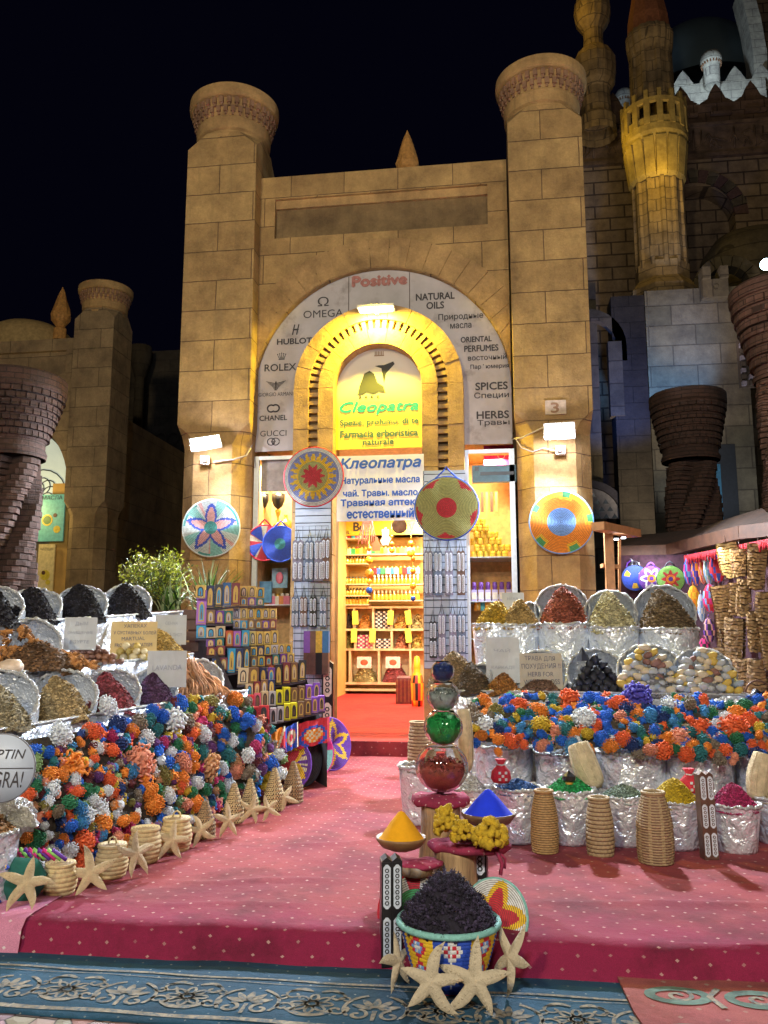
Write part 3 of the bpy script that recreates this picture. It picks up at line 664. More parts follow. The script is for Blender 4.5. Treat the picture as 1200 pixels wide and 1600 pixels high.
def mound(rx, ry, h, pk=(0,0), n=14, seg=28, jit=.04, nf=700, fs=.014, nm=3, asp=2.2, power=1.0, seed=0, chunk=None, sink=.02, flat=.5):
    mb = MB(); 
    def P(t, a):
        r = max(0, 1-t); x = pk[0]*t+rx*r*math.cos(a); y = pk[1]*t+ry*r*math.sin(a); z = h*(1-r**1.0)**power if power != 1 else h*(1-r)
        z = h*(1-r**1.5)+.02*h*math.sin(7*x/rx+seed)*r if power == 1 else z
        k = mnoise.noise(Vector((x*9+seed, y*9, seed*1.7)))*jit
        return Vector((x+k*.6, y+k*.4, z+k*(1-t*.3)-sink))
    vs = [P(j/n, TAU*i/seg) for j in range(n) for i in range(seg)]+[P(1, 0)]
    fs_ = [(j*seg+i, j*seg+(i+1) % seg, (j+1)*seg+(i+1) % seg, (j+1)*seg+i) for j in range(n-1) for i in range(seg)]+[((n-1)*seg+i, (n-1)*seg+(i+1) % seg, n*seg) for i in range(seg)]
    mb.add(vs, fs_, 0, True)
    pts = []
    for _ in range(nf):
        t = 1-math.sqrt(rnd.random()); a = rnd.uniform(0, TAU)
        if math.sin(a) > .55 and rnd.random() < .7: a = -a
        p = P(t, a); q = P(t+.02, a); s_ = P(t, a+.05); nrm = (s_-p).cross(q-p)
        if nrm.length < 1e-7: nrm = Vector((0, 0, 1))
        nrm.normalize(); 
        if nrm.z < 0: nrm = -nrm
        pts.append((p, nrm))
    if chunk: chunk(mb, pts)
    else: flakes(mb, pts, fs, nm, m0=1, asp=asp, flat=flat)
    return mb
def tones(name, c, k=(.6, 1.0, 1.45), rough=.85, sp=.25):
    base = mat(name+'_deep', tuple(x*.55 for x in c), rough, var=.5, vs=60, bump=.6, bs=140)
    return [base]+[mat(name+'_%s' % w_, tuple(min(.9, x*f) for x in c), rough, var=sp, vs=8, bump=0) for w_, f in zip(('dark', 'mid', 'light', 'pale'), k)]
for (xa, xb, yb), c, lab in cub:
    a, b_ = PX(xa, yb), PX(xb, yb); nm = lab.replace(' ', '_'); w_ = (b_.x-a.x)
    h = .36 if yb < 1060 else .55
    m_ = mound(w_/2-.01, .18, h, (0, .05), 8, 18, .04, 260, .022, 3)
    for i, v in enumerate(m_.v): m_.v[i] = (max(-w_/2+.02, min(w_/2-.02, v[0])), max(-.15, min(.2, v[1])), v[2])
    tag(m_.build('herb_heap', tones(nm, c), None, ((a.x+b_.x)/2, YB+.18, a.z+.03)), lab+' filling a compartment of the pine shelf unit in the shop', 'herbs', 'herbs in the cubby shelf')
for (xa, xb, yb, n, c1, c2, lab) in [(585,609,984,9,(.03,.03,.05),(.7,.68,.66),'black and white striped packets stacked in the upper row of the pine shelf'), (557,582,1015,7,(.5,.04,.2),(.75,.65,.6),'magenta and white striped packets stacked in the pine shelf'), (586,610,1015,5,(.04,.03,.06),(.75,.7,.66),'short stack of black and white packets in the lower row of the pine shelf')]:
    a, b_ = PX(xa, yb), PX(xb, yb); mb = MB(); w_ = b_.x-a.x
    for k in range(n):
        for q in range(2):
            for s in range(3):
                x0 = a.x+.02+q*w_/2+s*w_/6.6; mb.box((x0, YB+rnd.uniform(.02,.05), a.z+.03+k*.045), (x0+w_/7, YB+.3, a.z+.068+k*.045), (k+s+q) % 2)
    tag(mb.build('packet_stack', [pal('stripe_'+str(yb)+'a'+str(xa), c1), pal('stripe_b'+str(yb)+str(xa), c2)]), lab, 'packets')
for i, (px, py) in enumerate([(555,965),(610,965),(638,965),(553,993),(582,993),(638,993)]):
    p = PX(px, py, YB-.06); o = MB().box((-.07, -.005, -.16), (.07, .01, .16)).build('price_card', mat('yellow_card', (.75, .68, .08), .6, var=.1), None, p, (rnd.uniform(-.1,.1), rnd.uniform(-.12,.12), 0))
    tag(o, ['upper', 'lower'][i//3]+' row yellow price card hanging on the '+['left', 'middle', 'right'][i % 3]+' divider of the pine shelf', 'price card')
for i, px in enumerate((569, 614)):
    p = PX(px, 1035, YB-.10); t = MB(); t.box((-.17, -.004, -.13), (.17, .004, .13), 0); t.blob((0, -.004, .0), (.09, .004, .07), 1, 8, 5); 
    tag(t.build('paper_label', [mat('pink_paper', (.7, .6, .58), .7), mat('red_print', (.65, .10, .05), .7)], None, p), 'white paper label with red print on the '+['left', 'right'][i]+' large bottom compartment', 'label card')
# bottles
def bottle_mesh(kind):
    mb = MB()
    if kind == 0: mb.lathe([(0,0),(.045,0),(.05,.01),(.05,.10),(.03,.125),(.016,.13)], 10, 0); mb.lathe([(.022,.13),(.022,.17),(0,.17)], 8, 1)
    elif kind == 1: mb.lathe([(0,0),(.05,0),(.056,.03),(.048,.12),(.02,.15),(.018,.17)], 10, 0); mb.lathe([(.03,.165),(.028,.20),(.012,.235),(0,.24)], 8, 1)
    else: mb.box((-.055,-.04,0), (.055,.04,.14)); mb.lathe([(.03,.14),(.03,.18),(0,.18)], 8, 1)
    return mb
BOT = {}
def bottle_rows(name, lab, px0, px1, py, n, kind, mats2, Y=YB, scale=1, group=None, skip=0):
    s = sc_at(590, py, Y); z = PX(590, py, Y).z
    for k in range(n):
        px = px0+(px1-px0)*(k+.5)/n; x = PX(px, py, Y).x
        if kind not in BOT:
            o = bottle_mesh(kind).build('bottle', [M_gold, M_black]); BOT[kind] = o
        else: o = BOT[kind].copy(); COL.objects.link(o)
        o.location = (x, Y+rnd.uniform(-.02,.02), z); o.rotation_euler = (0, 0, rnd.uniform(-.4,.4)); o.scale = (scale,)*3
        m2 = mats2[k % len(mats2)]; setmat(o, *m2); tag(o, lab, 'bottle', group or lab+' row')
M_amber = mat('amber_glass', (.60, .30, .03), .15, var=.1, bump=0, coat=.5)
M_cream = pal('cream_plastic', (.75, .70, .60)); M_purp = pal('purple_plastic', (.14, .05, .30)); M_lil = pal('lilac_plastic', (.45, .40, .70))
shz = MB()
for py, x0, x1 in ((841,526,575),(866,526,660),(880,526,575),(897,578,580),(912,526,575),(913,580,662),(930,526,578),(944,526,578),(938,578,662)):
    z = PX(590, py).z; a, b_ = PX(x0, py).x, PX(x1, py).x
    if b_-a > .1: shz.box((a, YB-.12, z-.03), (b_, YB+.3, z-.002))
tag(shz.build('wall_shelves', M_wood), 'pale shelves carrying rows of gold bottles above the cubby unit', 'shelf')
G2 = 'bottles on the back wall of the shop'
bottle_rows('b', 'small gold bottle with black cap on the top left back shelf', 530, 574, 880, 9, 0, [(M_gold, M_black)], group=G2)
bottle_rows('b', 'small amber bottle with black cap on the second left back shelf', 530, 574, 912, 9, 0, [(M_amber, M_black)], group=G2)
bottle_rows('b', 'gold bottle with dark cap on the third left back shelf', 530, 576, 930, 9, 0, [(M_gold, M_black)], group=G2)
bottle_rows('b', 'amber bottle with black cap on the lowest left back shelf', 530, 576, 944, 9, 0, [(M_amber, M_black)], group=G2)
bottle_rows('b', 'cream capped gold bottle on the upper right back shelf', 582, 656, 913, 12, 1, [(M_gold, M_cream)], group=G2)
bottle_rows('b', 'cream capped gold bottle on the lower right back shelf', 582, 656, 938, 12, 1, [(M_amber, M_cream)], group=G2)
MC = [pal('item_red', (.6, .04, .04)), pal('item_blue', (.05, .15, .6)), pal('item_green', (.05, .4, .12)), pal('item_pink', (.7, .2, .3)), pal('item_teal', (.05, .35, .4)), M_cream, M_gold]
bottle_rows('b', 'colourful box with gold cap on the middle back shelf', 582, 656, 897, 11, 2, [(m_, M_gold) for m_ in MC], group=G2)
bottle_rows('b', 'mixed coloured bottle on the high back shelf', 530, 656, 866, 20, 2, [(M_yel, M_gold), (M_gold, M_gold), (MC[5], M_gold), (MC[2], M_gold), (M_yel, MC[0])], group=G2)
bottle_rows('b', 'mixed coloured bottle on the highest back shelf', 530, 574, 841, 7, 1, [(MC[3], M_gold), (MC[5], M_gold), (MC[0], M_gold), (MC[4], M_gold)], group=G2)
# yellow fascia with letters above the shelves
p0_, p1_ = PX(522, 838), PX(664, 812); fz = thing('yellow_fascia', 'yellow lit fascia with large lettering high on the back wall', 'sign', (0, YB-.10, 0))
MB().box((p0_.x, 0, p0_.z), (p1_.x, .05, p1_.z)).build('board', M_yel, fz)
for t, px, py, w_, h_ in (('L', 535, 822, 9, 13), ('NEL', 540, 832, 14, 5), ('B', 557, 823, 9, 13), ('u', 566, 826, 7, 8), ('V', 643, 823, 9, 12)):
    sgn(t, px, py, w_, h_, fz, YB-.105, M_ink, (0, YB-.10, 0), bold=.02)
# things hung in the doorway
YH = 2.2
def hang(px, py0, py1, lab, beads, Y=YH):
    t = thing('hanging_charm', lab, 'charm', W(px, py0, Y)); z = 0; L = (W(px, py0, Y)-W(px, py1, Y)).length
    MB().tube([(0,0,0),(0,0,-L)], .006, 5).build('cord', M_gold, t)
    for q, (f, r, m_) in enumerate(beads):
        r *= .62; mb = MB(); M = Matrix.Translation((0,0,-L*f)); mb.lathe([(0,-.008),(r*.3,-.012),(r*.35,-.004),(r*.8,-.004),(r,-.012),(r*1.05,0),(r,.012),(0,.012)], 14, 0, M@Matrix.Rotation(PI/2, 4, 'X')); mb.build('bead_disc', m_, t)
MB_ = mat('evil_eye_blue', (.02, .10, .55), .2, var=0, bump=0)
hang(577, 835, 925, 'long string of gold discs and a blue tassel hanging left of centre in the doorway', [(.25,.07,M_gold),(.45,.10,M_yel),(.68,.12,M_gold),(.82,.07,M_yel),(.97,.09,MB_)])
hang(645, 855, 944, 'string of brown and gold discs hanging at the right side of the doorway', [(.2,.06,M_gold),(.42,.08,M_amber),(.68,.09,M_amber),(.9,.07,MB_)])
hang(642, 830, 866, 'short gold charm with a blue eye hanging near the right doorpost', [(.55,.09,M_gold),(.95,.11,M_yel)])
hang(612, 815, 862, 'thin strand of gold charms in the middle of the doorway', [(.5,.05,M_gold),(.75,.07,M_gold),(.95,.08,M_yel)])
p = W(588, 852, YH); mb = MB(); mb.prism([(-.07,-.1),(.07,-.1),(.07,.03),(.03,.07),(.02,.15),(-.02,.15),(-.03,.07),(-.07,.03)], -.01, .01); tag(mb.build('bottle_cutout', pal('brown_card', (.30, .12, .06)), None, p), 'brown perfume bottle shaped card hanging near the top of the doorway', 'card')
p = W(602, 842, YH); mb = MB(); mb.prism([(-.05,-.11),(.05,-.11),(.09,-.02),(.12,.04),(.10,.06),(.065,.02),(.06,.16),(.035,.16),(.03,.05),(.02,.20),(-.01,.20),(-.015,.05),(-.03,.17),(-.055,.17),(-.055,.0),(-.09,-.02)], -.01, .01); tag(mb.build('hand_cutout', mat('pale_lilac_card', (.55,.48,.48)), None, p), 'pale hand shaped card hanging in the doorway', 'card')
p = W(624, 822, .35); tag(MB().lathe([(0,-.01),(.115,-.01),(.115,.01),(0,.01)], 28, 0, Matrix.Rotation(PI/2, 4, 'X')).build('round_card', mat('taupe_card', (.30,.22,.18)), None, p), 'plain taupe round card half hidden behind the blue lettered board', 'card')
p = W(574, 826, 3.5); mb = MB()
for k in range(9): mb.tube([((k-4)*.02, 0, .15), ((k-4)*.035, rnd.uniform(-.03,.03), -.1), ((k-4)*.04+rnd.uniform(-.02,.02), 0, -.30)], .012, 5)
tag(mb.build('tassel', pal('rose_thread', (.55,.25,.22)), None, p), 'rose coloured tassel hanging under the yellow fascia', 'tassel')
# pouffe, colourful bag, inlaid case by the doorpost
def onfloor(px, py, z=.26): return G(px, py, z)
q = onfloor(632, 1100); s = sc_at(632, 1090, q.y); po = thing('leather_pouffe', 'dark red leather pouffe on the bright red floor inside the shop', 'pouffe', q)
wq = 17*s; mb = MB(); prof = [(wq*.98,0),(wq,.02),(wq,.46),(wq*.96,.52),(wq*.7,.56),(0,.565)]
mb.lathe(prof, 4, 0, Matrix.Rotation(PI/4, 4, 'Z'), smooth=False); mb.build('cushion_body', mat('dark_red_leather', (.12,.015,.015), .4, var=.3), po)
mb = MB()
for k in range(4): mb.box((-wq*.6+k*wq*.36, -wq*.72, .05), (-wq*.58+k*wq*.36, -wq*.70, .5))
mb.build('stitching', mat('gold_thread', (.5,.3,.1)), po)
q = onfloor(652, 1104); bgm = MB(); bgm.lathe([(0,0),(.10,0),(.12,.12),(.13,.45),(.10,.60),(.06,.66),(.07,.74),(.05,.95),(0,.97)], 14, 0, mf=lambda j, a: (j+int(a*2)) % 4 if j < 4 else 4)
tag(bgm.build('patterned_jar', [MC[0], M_yel, pal('jar_orange', (.65,.18,.03)), M_black, M_yel], None, q), 'tall red and yellow patterned jar beside the pouffe at the right doorpost', 'jar')

# display windows left and right of the door
def case(name, lab, x0, x1, z0, z1, shelves, wall, lightcol, e):
    t = thing(name, lab, 'display window', (0, 0, 0))
    mb = MB(); y0, y1 = .12, .92
    mb.box((x0, y1, z0), (x1, y1+.03, z1)); mb.box((x0-.03, y0, z0), (x0, y1, z1)); mb.box((x1, y0, z0), (x1+.03, y1, z1)); mb.box((x0, y0, z0-.03), (x1, y1, z0)); mb.box((x0, y0, z1), (x1, y1, z1+.03))
    mb.build('case_lining', wall, t)
    mb = MB(); f = .035
    mb.box((x0-.04, .06, z0-.05), (x0+f, .12, z1+.02)); mb.box((x1-f, .06, z0-.05), (x1+.04, .12, z1+.02)); mb.box((x0+f, .06, z1-f), (x1-f, .12, z1+.02)); mb.box((x0+f, .06, z0-.05), (x1-f, .12, z0)); mb.build('window_frame', M_alu, t)
    for z in shelves: MB().box((x0, .2, z-.012), (x1, y1-.002, z)).build('glass_shelf', mat('pale_shelf', (.55,.62,.66), .2, bump=0), t)
    light('case_light', 'AREA', ((x0+x1)/2, .32, z1-.06), e, lightcol, .4, aim=((x0+x1)/2, .6, z0), size_y=.06)
    return t
lx0, lx1 = -1.955, -1.35; rx0, rx1 = 1.20, 1.86
case('display_window', 'left display window with warm gold goods above blue white shelves', lx0, lx1, .9, 4.26, (2.05, 2.75), mat('case_ochre', (.6,.42,.2)), (1,.82,.5), 60)
case('display_window', 'right display window with pyramids of yellow jars on glass shelves', rx0, rx1, .9, 4.26, (1.55, 2.08, 2.72), mat('case_orange', (.6,.33,.12)), (1,.84,.50), 75)
a, b_ = W(397, 768, .16), W(456, 716, .16); tag(MB().box((lx0+.04, .17, a.z), (lx1-.03, .20, b_.z)).build('roller_blind', mat('grey_blind', (.36,.33,.31), .7)), 'plain grey panel covering the top of the left display window', 'blind')
def goblet(px, py, lab, s=1):
    q = W(px, py, .5); mb = MB(); mb.lathe([(0,0),(.075,0),(.07,.02),(.02,.06),(.015,.14),(.04,.20),(.045,.24),(.02,.27)], 16, 0); mb.lathe([(.02,.27),(.07,.31),(.10,.40),(.105,.50),(.095,.50),(0,.36)], 18, 1)
    tag(mb.build('goblet', [M_gold, M_black], None, q), lab, 'goblet')
goblet(409, 822, 'left black topped gold goblet in the left display window'); goblet(434, 822, 'right black topped gold goblet in the left display window')
mb = MB(); mb.lathe([(0,0),(.10,0),(.13,.1),(.09,.2),(.03,.24),(.03,.3)], 16); tag(mb.build('brass_pot', M_gold, None, W(446, 835, .45)), 'round brass pot low in the left display window beside the goblets', 'pot')
mb = MB(); mb.box((-.12,0,-.15),(.12,.04,.15),0); mb.blob((0,-.01,0),(.06,.02,.09),1,8,6); tag(mb.build('framed_print', [mat('pale_blue_print', (.25,.45,.6)), MC[3]], None, W(437, 903, .4)), 'pale blue print with an orange figure standing on the lower shelf of the left window', 'print')
mb = MB(); mb.box((-.16,0,-.16),(.16,.04,.16),0); tag(mb.build('blue_box', mat('sky_blue_card', (.12,.32,.55)), None, W(408, 925, .35)), 'sky blue box low in the left display window', 'box')
bottle_rows('b', 'orange and cream bottle at the bottom of the left display window', 400, 452, 945, 7, 2, [(MC[3], M_cream), (M_cream, M_gold), (pal('item_orange', (.7,.25,.05)), M_cream)], Y=.45, group='bottles in the left display window')
# right: jar pyramid
jar = None; k = 0
for row in range(7):
    n = 7-row+(1 if row < 2 else 0)
    for i in range(min(n, 6)):
        x = rx0+.08+.092*i+(row % 2)*.046+row*.0; 
        if x > rx1-.06: continue
        z = 2.722+row*.098
        if jar is None:
            mb = MB(); mb.lathe([(0,0),(.040,0),(.043,.01),(.043,.055),(.036,.062)], 12, 0); mb.lathe([(.045,.060),(.045,.092),(.042,.096),(0,.096)], 12, 1); jar = mb.build('cream_jar', [pal('jar_yellow', (.62,.48,.05)), pal('lid_yellow', (.75,.58,.06))]); o = jar
        else: o = jar.copy(); COL.objects.link(o)
        o.location = (x, .42+rnd.uniform(-.02,.02), z); tag(o, 'small yellow jar in the stacked pyramid inside the right display window', 'jar', 'pyramid of yellow jars')
o0 = None
for i in range(6):
    x = rx0+.08+.1*i
    if o0 is None:
        mb = MB(); mb.box((-.04,-.04,0),(.04,.04,.17),0); mb.lathe([(.03,.17),(.03,.2),(.036,.21),(.03,.28),(0,.285)], 10, 1); mb.box((-.035,-.043,.03),(.035,-.04,.13),2); o0 = mb.build('detergent_bottle', [M_lil, M_purp, M_cream]); o = o0
    else: o = o0.copy(); COL.objects.link(o)
    o.location = (x, .36, 2.082); tag(o, 'lilac bottle with purple cap on the middle shelf of the right display window', 'bottle', 'purple capped bottles in the right window')
bottle_rows('b', 'small amber bottle with cream cap on the lower shelf of the right display window', 742, 800, 955, 7, 1, [(M_amber, M_cream), (MC[4], M_cream)], Y=.4, group='bottles low in the right window')
mb = MB(); mb.box((-.22,0,-.16),(.22,.1,.16),0); mb.lathe([(.045,0),(.055,0)], 20, 1, Matrix.Translation((.04,-.004,0))@Matrix.Rotation(PI/2,4,'X')); tag(mb.build('magenta_box', [pal('magenta_card', (.45,.01,.10)), M_cream], None, W(779, 712, .4)), 'magenta box at the top of the right display window', 'box')
a, b_ = W(738, 755, .12), W(806, 727, .12); t = thing('blue_grey_box', 'long blue grey box with a dark band hung across the right display window', 'box', (0, .06, 0))
MB().box((a.x, 0, a.z), (b_.x, .1, b_.z), 0).build('casing', mat('blue_grey_metal', (.09,.20,.27), .45), t); MB().box((a.x+.12, -.004, a.z+.1), (b_.x-.03, 0, a.z+.15), 0).build('dark_band', M_black, t); mb = MB()
mb.box((a.x+.04,-.004,a.z+.17),(a.x+.1,0,a.z+.23)); mb.build('label_panel', M_black, t)
mb = MB()
for k in range(4): mb.box((-.13+.07*k,0,-.14),(-.09+.07*k,.03,.16),k % 2)
tag(mb.build('narrow_boxes', [mat('dark_brown_card', (.12,.06,.04)), M_ochre], None, W(765, 785, .5)), 'narrow brown boxes standing above the yellow jars in the right window', 'boxes')

# slat wall panels with hanging inlaid cases
M_slat = mat('blue_white_slats', (.36,.42,.54), .5, var=.08, vs=6, bump=.03); M_wire = mat('dark_wire', (.03,.03,.035), .4, metal=.5, var=0, bump=0)
def slat(lab, xa, xb, ya, yb, Y=-.27):
    a, b_ = W(xa, yb, Y), W(xb, ya, Y); t = thing('slatwall_panel', lab, 'wall panel', (a.x, Y, a.z)); wd, h = b_.x-a.x, b_.z-a.z
    mb = MB(); z = 0; mb.box((0, .012, 0), (wd, .03, h), 1)
    while z < h-.02: mb.box((0, 0, z+.006), (wd, .012, min(z+.098, h)), 0); z += .105
    mb.build('slat_board', [M_slat, mat('slat_groove', (.06,.07,.10))], t)
    mb = MB()
    for k in range(6): mb.tube([(.03+k*(wd-.06)/5, -.03, .1), (.03+k*(wd-.06)/5, -.03, h*.86)], .0022, 4)
    for k in range(12): mb.tube([(.02, -.034, .1+k*(h*.86-.1)/11), (wd-.02, -.034, .1+k*(h*.86-.1)/11)], .0022, 4)
    mb.build('wire_grid', M_wire, t); return t
slat('blue white slatwall panel on the left of the doorway with hanging inlaid cases', 456, 517, 775, 1120)
slat('blue white slatwall panel on the right of the doorway with hanging inlaid cases', 663, 727, 734, 1045)
M_pearl = mat('mother_of_pearl', (.55,.60,.68), .3, var=.2, vs=60, bump=0); M_brn = mat('dark_inlaid_wood', (.10,.045,.03), .4, var=.3)
M_greyp = mat('grey_lilac_wood', (.15,.14,.21), .4, var=.3); M_slatc = mat('steel_blue_wood', (.07,.10,.17), .4, var=.3)
def inlaid_case(h, wd, dp, body, inlay, cols=2, segs=2, n=12):
    """tall case with long octagonal inlay panels; returns (body mesh, inlay mesh) builders"""
    b = MB(); b.box((-wd/2, -dp/2, 0), (wd/2, dp/2, h)); 
    for k in range(cols):
        x = -wd/2+wd*(k+.5)/cols; cw = wd/cols
        b.box((x-cw*.47, -dp/2-.004, .004), (x+cw*.47, -dp/2, h-.004)); b.prism([(x-cw*.45, h), (x+cw*.45, h), (x, h+cw*.35)], -dp/2, dp/2)
    i_ = MB(); y = -dp/2-.0075
    for k in range(cols):
        x = -wd/2+wd*(k+.5)/cols; cw = wd/cols*.36; L = h/segs
        for s in range(segs):
            z0, z1 = s*L+L*.10, (s+1)*L-L*.06; c = cw*.8
            # panel ring and lattice
            out = [(x-cw, z0+c), (x-cw, z1-c), (x-cw*.3, z1), (x+cw*.3, z1), (x+cw, z1-c), (x+cw, z0+c), (x+cw*.3, z0), (x-cw*.3, z0)]
            i_.prism(out, y, -dp/2-.003)
            nh = max(3, int((z1-z0-2*c)/(cw*1.3)))
            for q in range(nh):
                zc = z0+c+(z1-z0-2*c)*(q+.5)/nh; rr = cw*.62
                i_.prism([(x+rr*math.cos(u*PI/3), zc+rr*math.sin(u*PI/3)) for u in range(6)], y-.002, y, 1)
                i_.prism([(x+rr*.5*math.cos(u*PI/3+.5), zc+rr*.5*math.sin(u*PI/3+.5)) for u in range(6)], y-.0035, y-.002, 0)
    return b, i_
def hanger(px, pt, pb, lab, body, kind=0, Y=-.34, wd=None, group=None):
    top, bot = W(px, pt, Y), W(px, pb, Y); h = top.z-bot.z; t = thing('hanging_incense_case', lab, 'incense case', bot, (0, 0, rnd.uniform(-.08,.08)), group='inlaid cases hanging on the slat walls')
    b, i_ = inlaid_case(h, wd or .13, .035, body, M_pearl, 2, 2); b.build('case_body', body, t); i_.build('inlay', [M_pearl, body], t)
    MB().tube([(-.03,0,h), (0,.0,h+.17), (.03,0,h)], .006, 5).build('cord', M_black, t)
names = ['first', 'second', 'third', 'fourth']
for k, (px, b_) in enumerate(((465, M_greyp), (483, M_slatc), (498, M_greyp), (509, M_brn))): hanger(px, 846 if k < 3 else 842, 908, names[k]+' case from the left in the upper row of the left slatwall', b_, wd=.12 if k else .15)
for k, (px, b_) in enumerate(((461, M_slatc), (474, M_brn), (489, M_black), (505, M_slatc))): hanger(px, 934, 980, names[k]+' case from the left in the lower row of the left slatwall', b_, wd=.10)
for k, (px, b_) in enumerate(((670, M_greyp), (685, M_slatc), (702, M_greyp), (721, M_brn))): hanger(px, 862, 930, names[k]+' case from the left in the upper row of the right slatwall', b_, wd=.11)
for k, (px, b_) in enumerate(((677, M_black), (691, M_greyp), (708, M_greyp), (722, M_slatc))): hanger(px, 960 if k else 972, 1028 if k < 2 else 1022, names[k]+' case from the left in the lower row of the right slatwall', b_, wd=.10)
for k, (px, c) in enumerate(((480, 'purple'), (490, 'brown'), (499, 'gold edged'), (509, 'blue topped'))):
    top, bot = W(px, 986, -.40), W(px, 1054, -.40); t = thing('tall_incense_box', 'tall dark %s box on the lower left slatwall' % c, 'box', bot); h = top.z-bot.z
    m_ = [M_purp, M_brn, M_gold, pal('box_blue', (.02,.12,.28))][k]
    MB().box((-.045,-.05,0),(.045,.05,h*.5)).build('lower_half', M_brn if k != 2 else M_black, t); MB().box((-.046,-.051,h*.5),(.046,.05,h)).build('upper_half', m_, t)
q = G(543, 1135, .2); t = thing('inlaid_case', 'black inlaid case leaning just inside the left doorpost', 'incense case', (q.x, -.3, .2)); b, i_ = inlaid_case(1.0, .16, .10, 0, 0, 1, 2); b.build('case_body', M_black, t); i_.build('inlay', [M_cream, M_black], t)

# round woven trays
WC = {}
def wcol(n, c): 
    if n not in WC: WC[n] = mat('straw_'+n, c, .75, var=.22, vs=40, bump=.4, bs=120)
    return WC[n]
wcol('groove', (.07,.055,.035)); wcol('white', (.62,.62,.62)); wcol('blue', (.02,.07,.45)); wcol('red', (.52,.02,.04)); wcol('yellow', (.72,.45,.02)); wcol('orange', (.75,.24,.01)); wcol('green', (.06,.34,.12))
wcol('olive', (.36,.36,.12)); wcol('teal', (.05,.28,.27)); wcol('lblue', (.16,.32,.66)); wcol('peri', (.20,.24,.52)); wcol('pink', (.62,.32,.30)); wcol('magenta', (.58,.02,.20)); wcol('purple', (.12,.03,.30)); wcol('black', (.02,.02,.03)); wcol('cream', (.62,.55,.38)); wcol('lgreen', (.25,.55,.12)); wcol('natural', (.48,.34,.15)); wcol('pale', (.50,.55,.52)); wcol('mint', (.20,.45,.40))
def star(n, a, rin, rout, rot=0, sharp=1):
    """radius of an n-pointed star edge at angle a"""
    q = ((a-rot)/(TAU/n)) % 1; d = abs(q-.5)*2      # 0 mid,1 tip
    return rin+(rout-rin)*d**sharp
def tray(label, loc, Rr, cols, fn, rot=(0,0,0), rings=22, dome=.10, seg=96, rim=None, loop=None, name='woven_tray', cat='woven tray'):
    """fn(r 0..1, angle)->index in cols; faces -y"""
    prof = []
    for k in range(rings):
        for q, b in ((.10, 0), (.5, .42), (.86, .0)):
            r = (k+q)/rings*Rr; prof.append((r+1e-4, dome*Rr*(1-(r/Rr)**2)+b*Rr/rings*1.6))
    mb = MB(); M = Matrix.Rotation(PI/2, 4, 'X')
    mb.lathe(prof, seg, 0, M, True, mf=lambda j, a: fn(min(.999, (j//3+.5)/rings), a) if j % 3 != 2 else len(cols))
    back = [(Rr, 0), (Rr, -.012), (.001, dome*Rr*.9-.012)]
    mb.lathe([(Rr*.999, .002), (Rr, -.014), (Rr*.5, dome*Rr*.7-.02), (.001, dome*Rr-.02)], seg//2, 0, M, True, mf=lambda j, a: fn(.9, a))
    ms = [WC[c] for c in cols]+[WC['groove']]
    t = thing(name, label, cat, loc, rot)
    mb.build('woven_disc', ms, t)
    mb = MB(); mb.tube([(Rr*math.cos(TAU*i/48), 0, Rr*math.sin(TAU*i/48)) for i in range(48)], .013 if Rr > .2 else .008, 6, closed=True); mb.build('rim', WC[rim or cols[0]], t)
    if loop: MB().tube([(-.14*Rr/.4,0,Rr*.95), (-.03,0,Rr*1.22), (0,0,Rr*1.33), (.03,0,Rr*1.22), (.14*Rr/.4,0,Rr*.95)], .012, 6).build('hanging_loop', WC[rim or cols[0]], t)
    return t
def dm(px, py, rpx, Y): return W(px, py, Y), rpx*sc_at(px, py, Y)
p, r = dm(330, 825, 43, -.37)
def f1(r_, a):
    s = star(5, a, .33, .92, PI/2, 1.1)
    if r_ < .22: return 1
    if r_ < s-.16: return 2
    if r_ < s: return 3
    return 4 if math.sin(a*5+2) > .55 else (1 if r_ > .9 and math.sin(a*3) > .2 else (2 if math.sin(a*7) > .93 else 0))
tray('pale tray with a blue outlined pink star hanging on the left tower', p, r, ['pale','teal','pink','blue','mint'], f1, (0,0,R(8)))
p, r = dm(490, 745, 46, -.42)
tray('white and blue tray with a yellow sunburst and red centre left of the door', p, r, ['white','red','olive','yellow','peri'], lambda r_, a: (1 if r_ < star(10,a,.24,.42) else 2 if r_ < .5 else 3 if r_ < star(20,a,.55,.85) else 4 if r_ < .9 and r_ < .86 else 0) if r_ > .0 else 1, rim='red', dome=.14, loop=None)
p, r = dm(698, 794, 50, -.46)
tray('olive green coiled tray with red patches and blue rim right of the door', p, r, ['olive','red','blue'], lambda r_, a: 1 if r_ < .3 else (1 if r_ > .76+.25*abs(math.sin(2.5*a+.9)) and r_ < .97 else 0), rim='blue', loop=True, dome=.12)
p, r = dm(877, 816, 50, -.38)
tray('orange coiled tray with a light blue centre hanging on the right tower', p, r, ['orange','lblue','yellow','green'], lambda r_, a: 1 if r_ < .46 else (3 if r_ > .8 and math.sin(5*a+1) > .75 else 2 if (r_ > .72 and math.sin(5*a+1) > .35) or (r_ > .8 and math.sin(a) > .5) else 0), rim='lblue', dome=.12)
p, r = dm(413, 848, 27, -.02)
tray('red tray with broad blue cross hanging behind in the left display window', p, r, ['red','blue','cream'], lambda r_, a: 1 if math.sin(2*a+.4)**2 > .55 else (2 if math.sin(a*5) > .6 else 0), rim='red', loop=True)
p, r = dm(438, 850, 27, -.10)
tray('dark blue tray with a teal centre hanging in front in the left display window', p, r, ['blue','teal','red'], lambda r_, a: 1 if r_ < .3 else (2 if r_ > .8 and 0 < a < .7 else 0), rim='blue', loop=True)
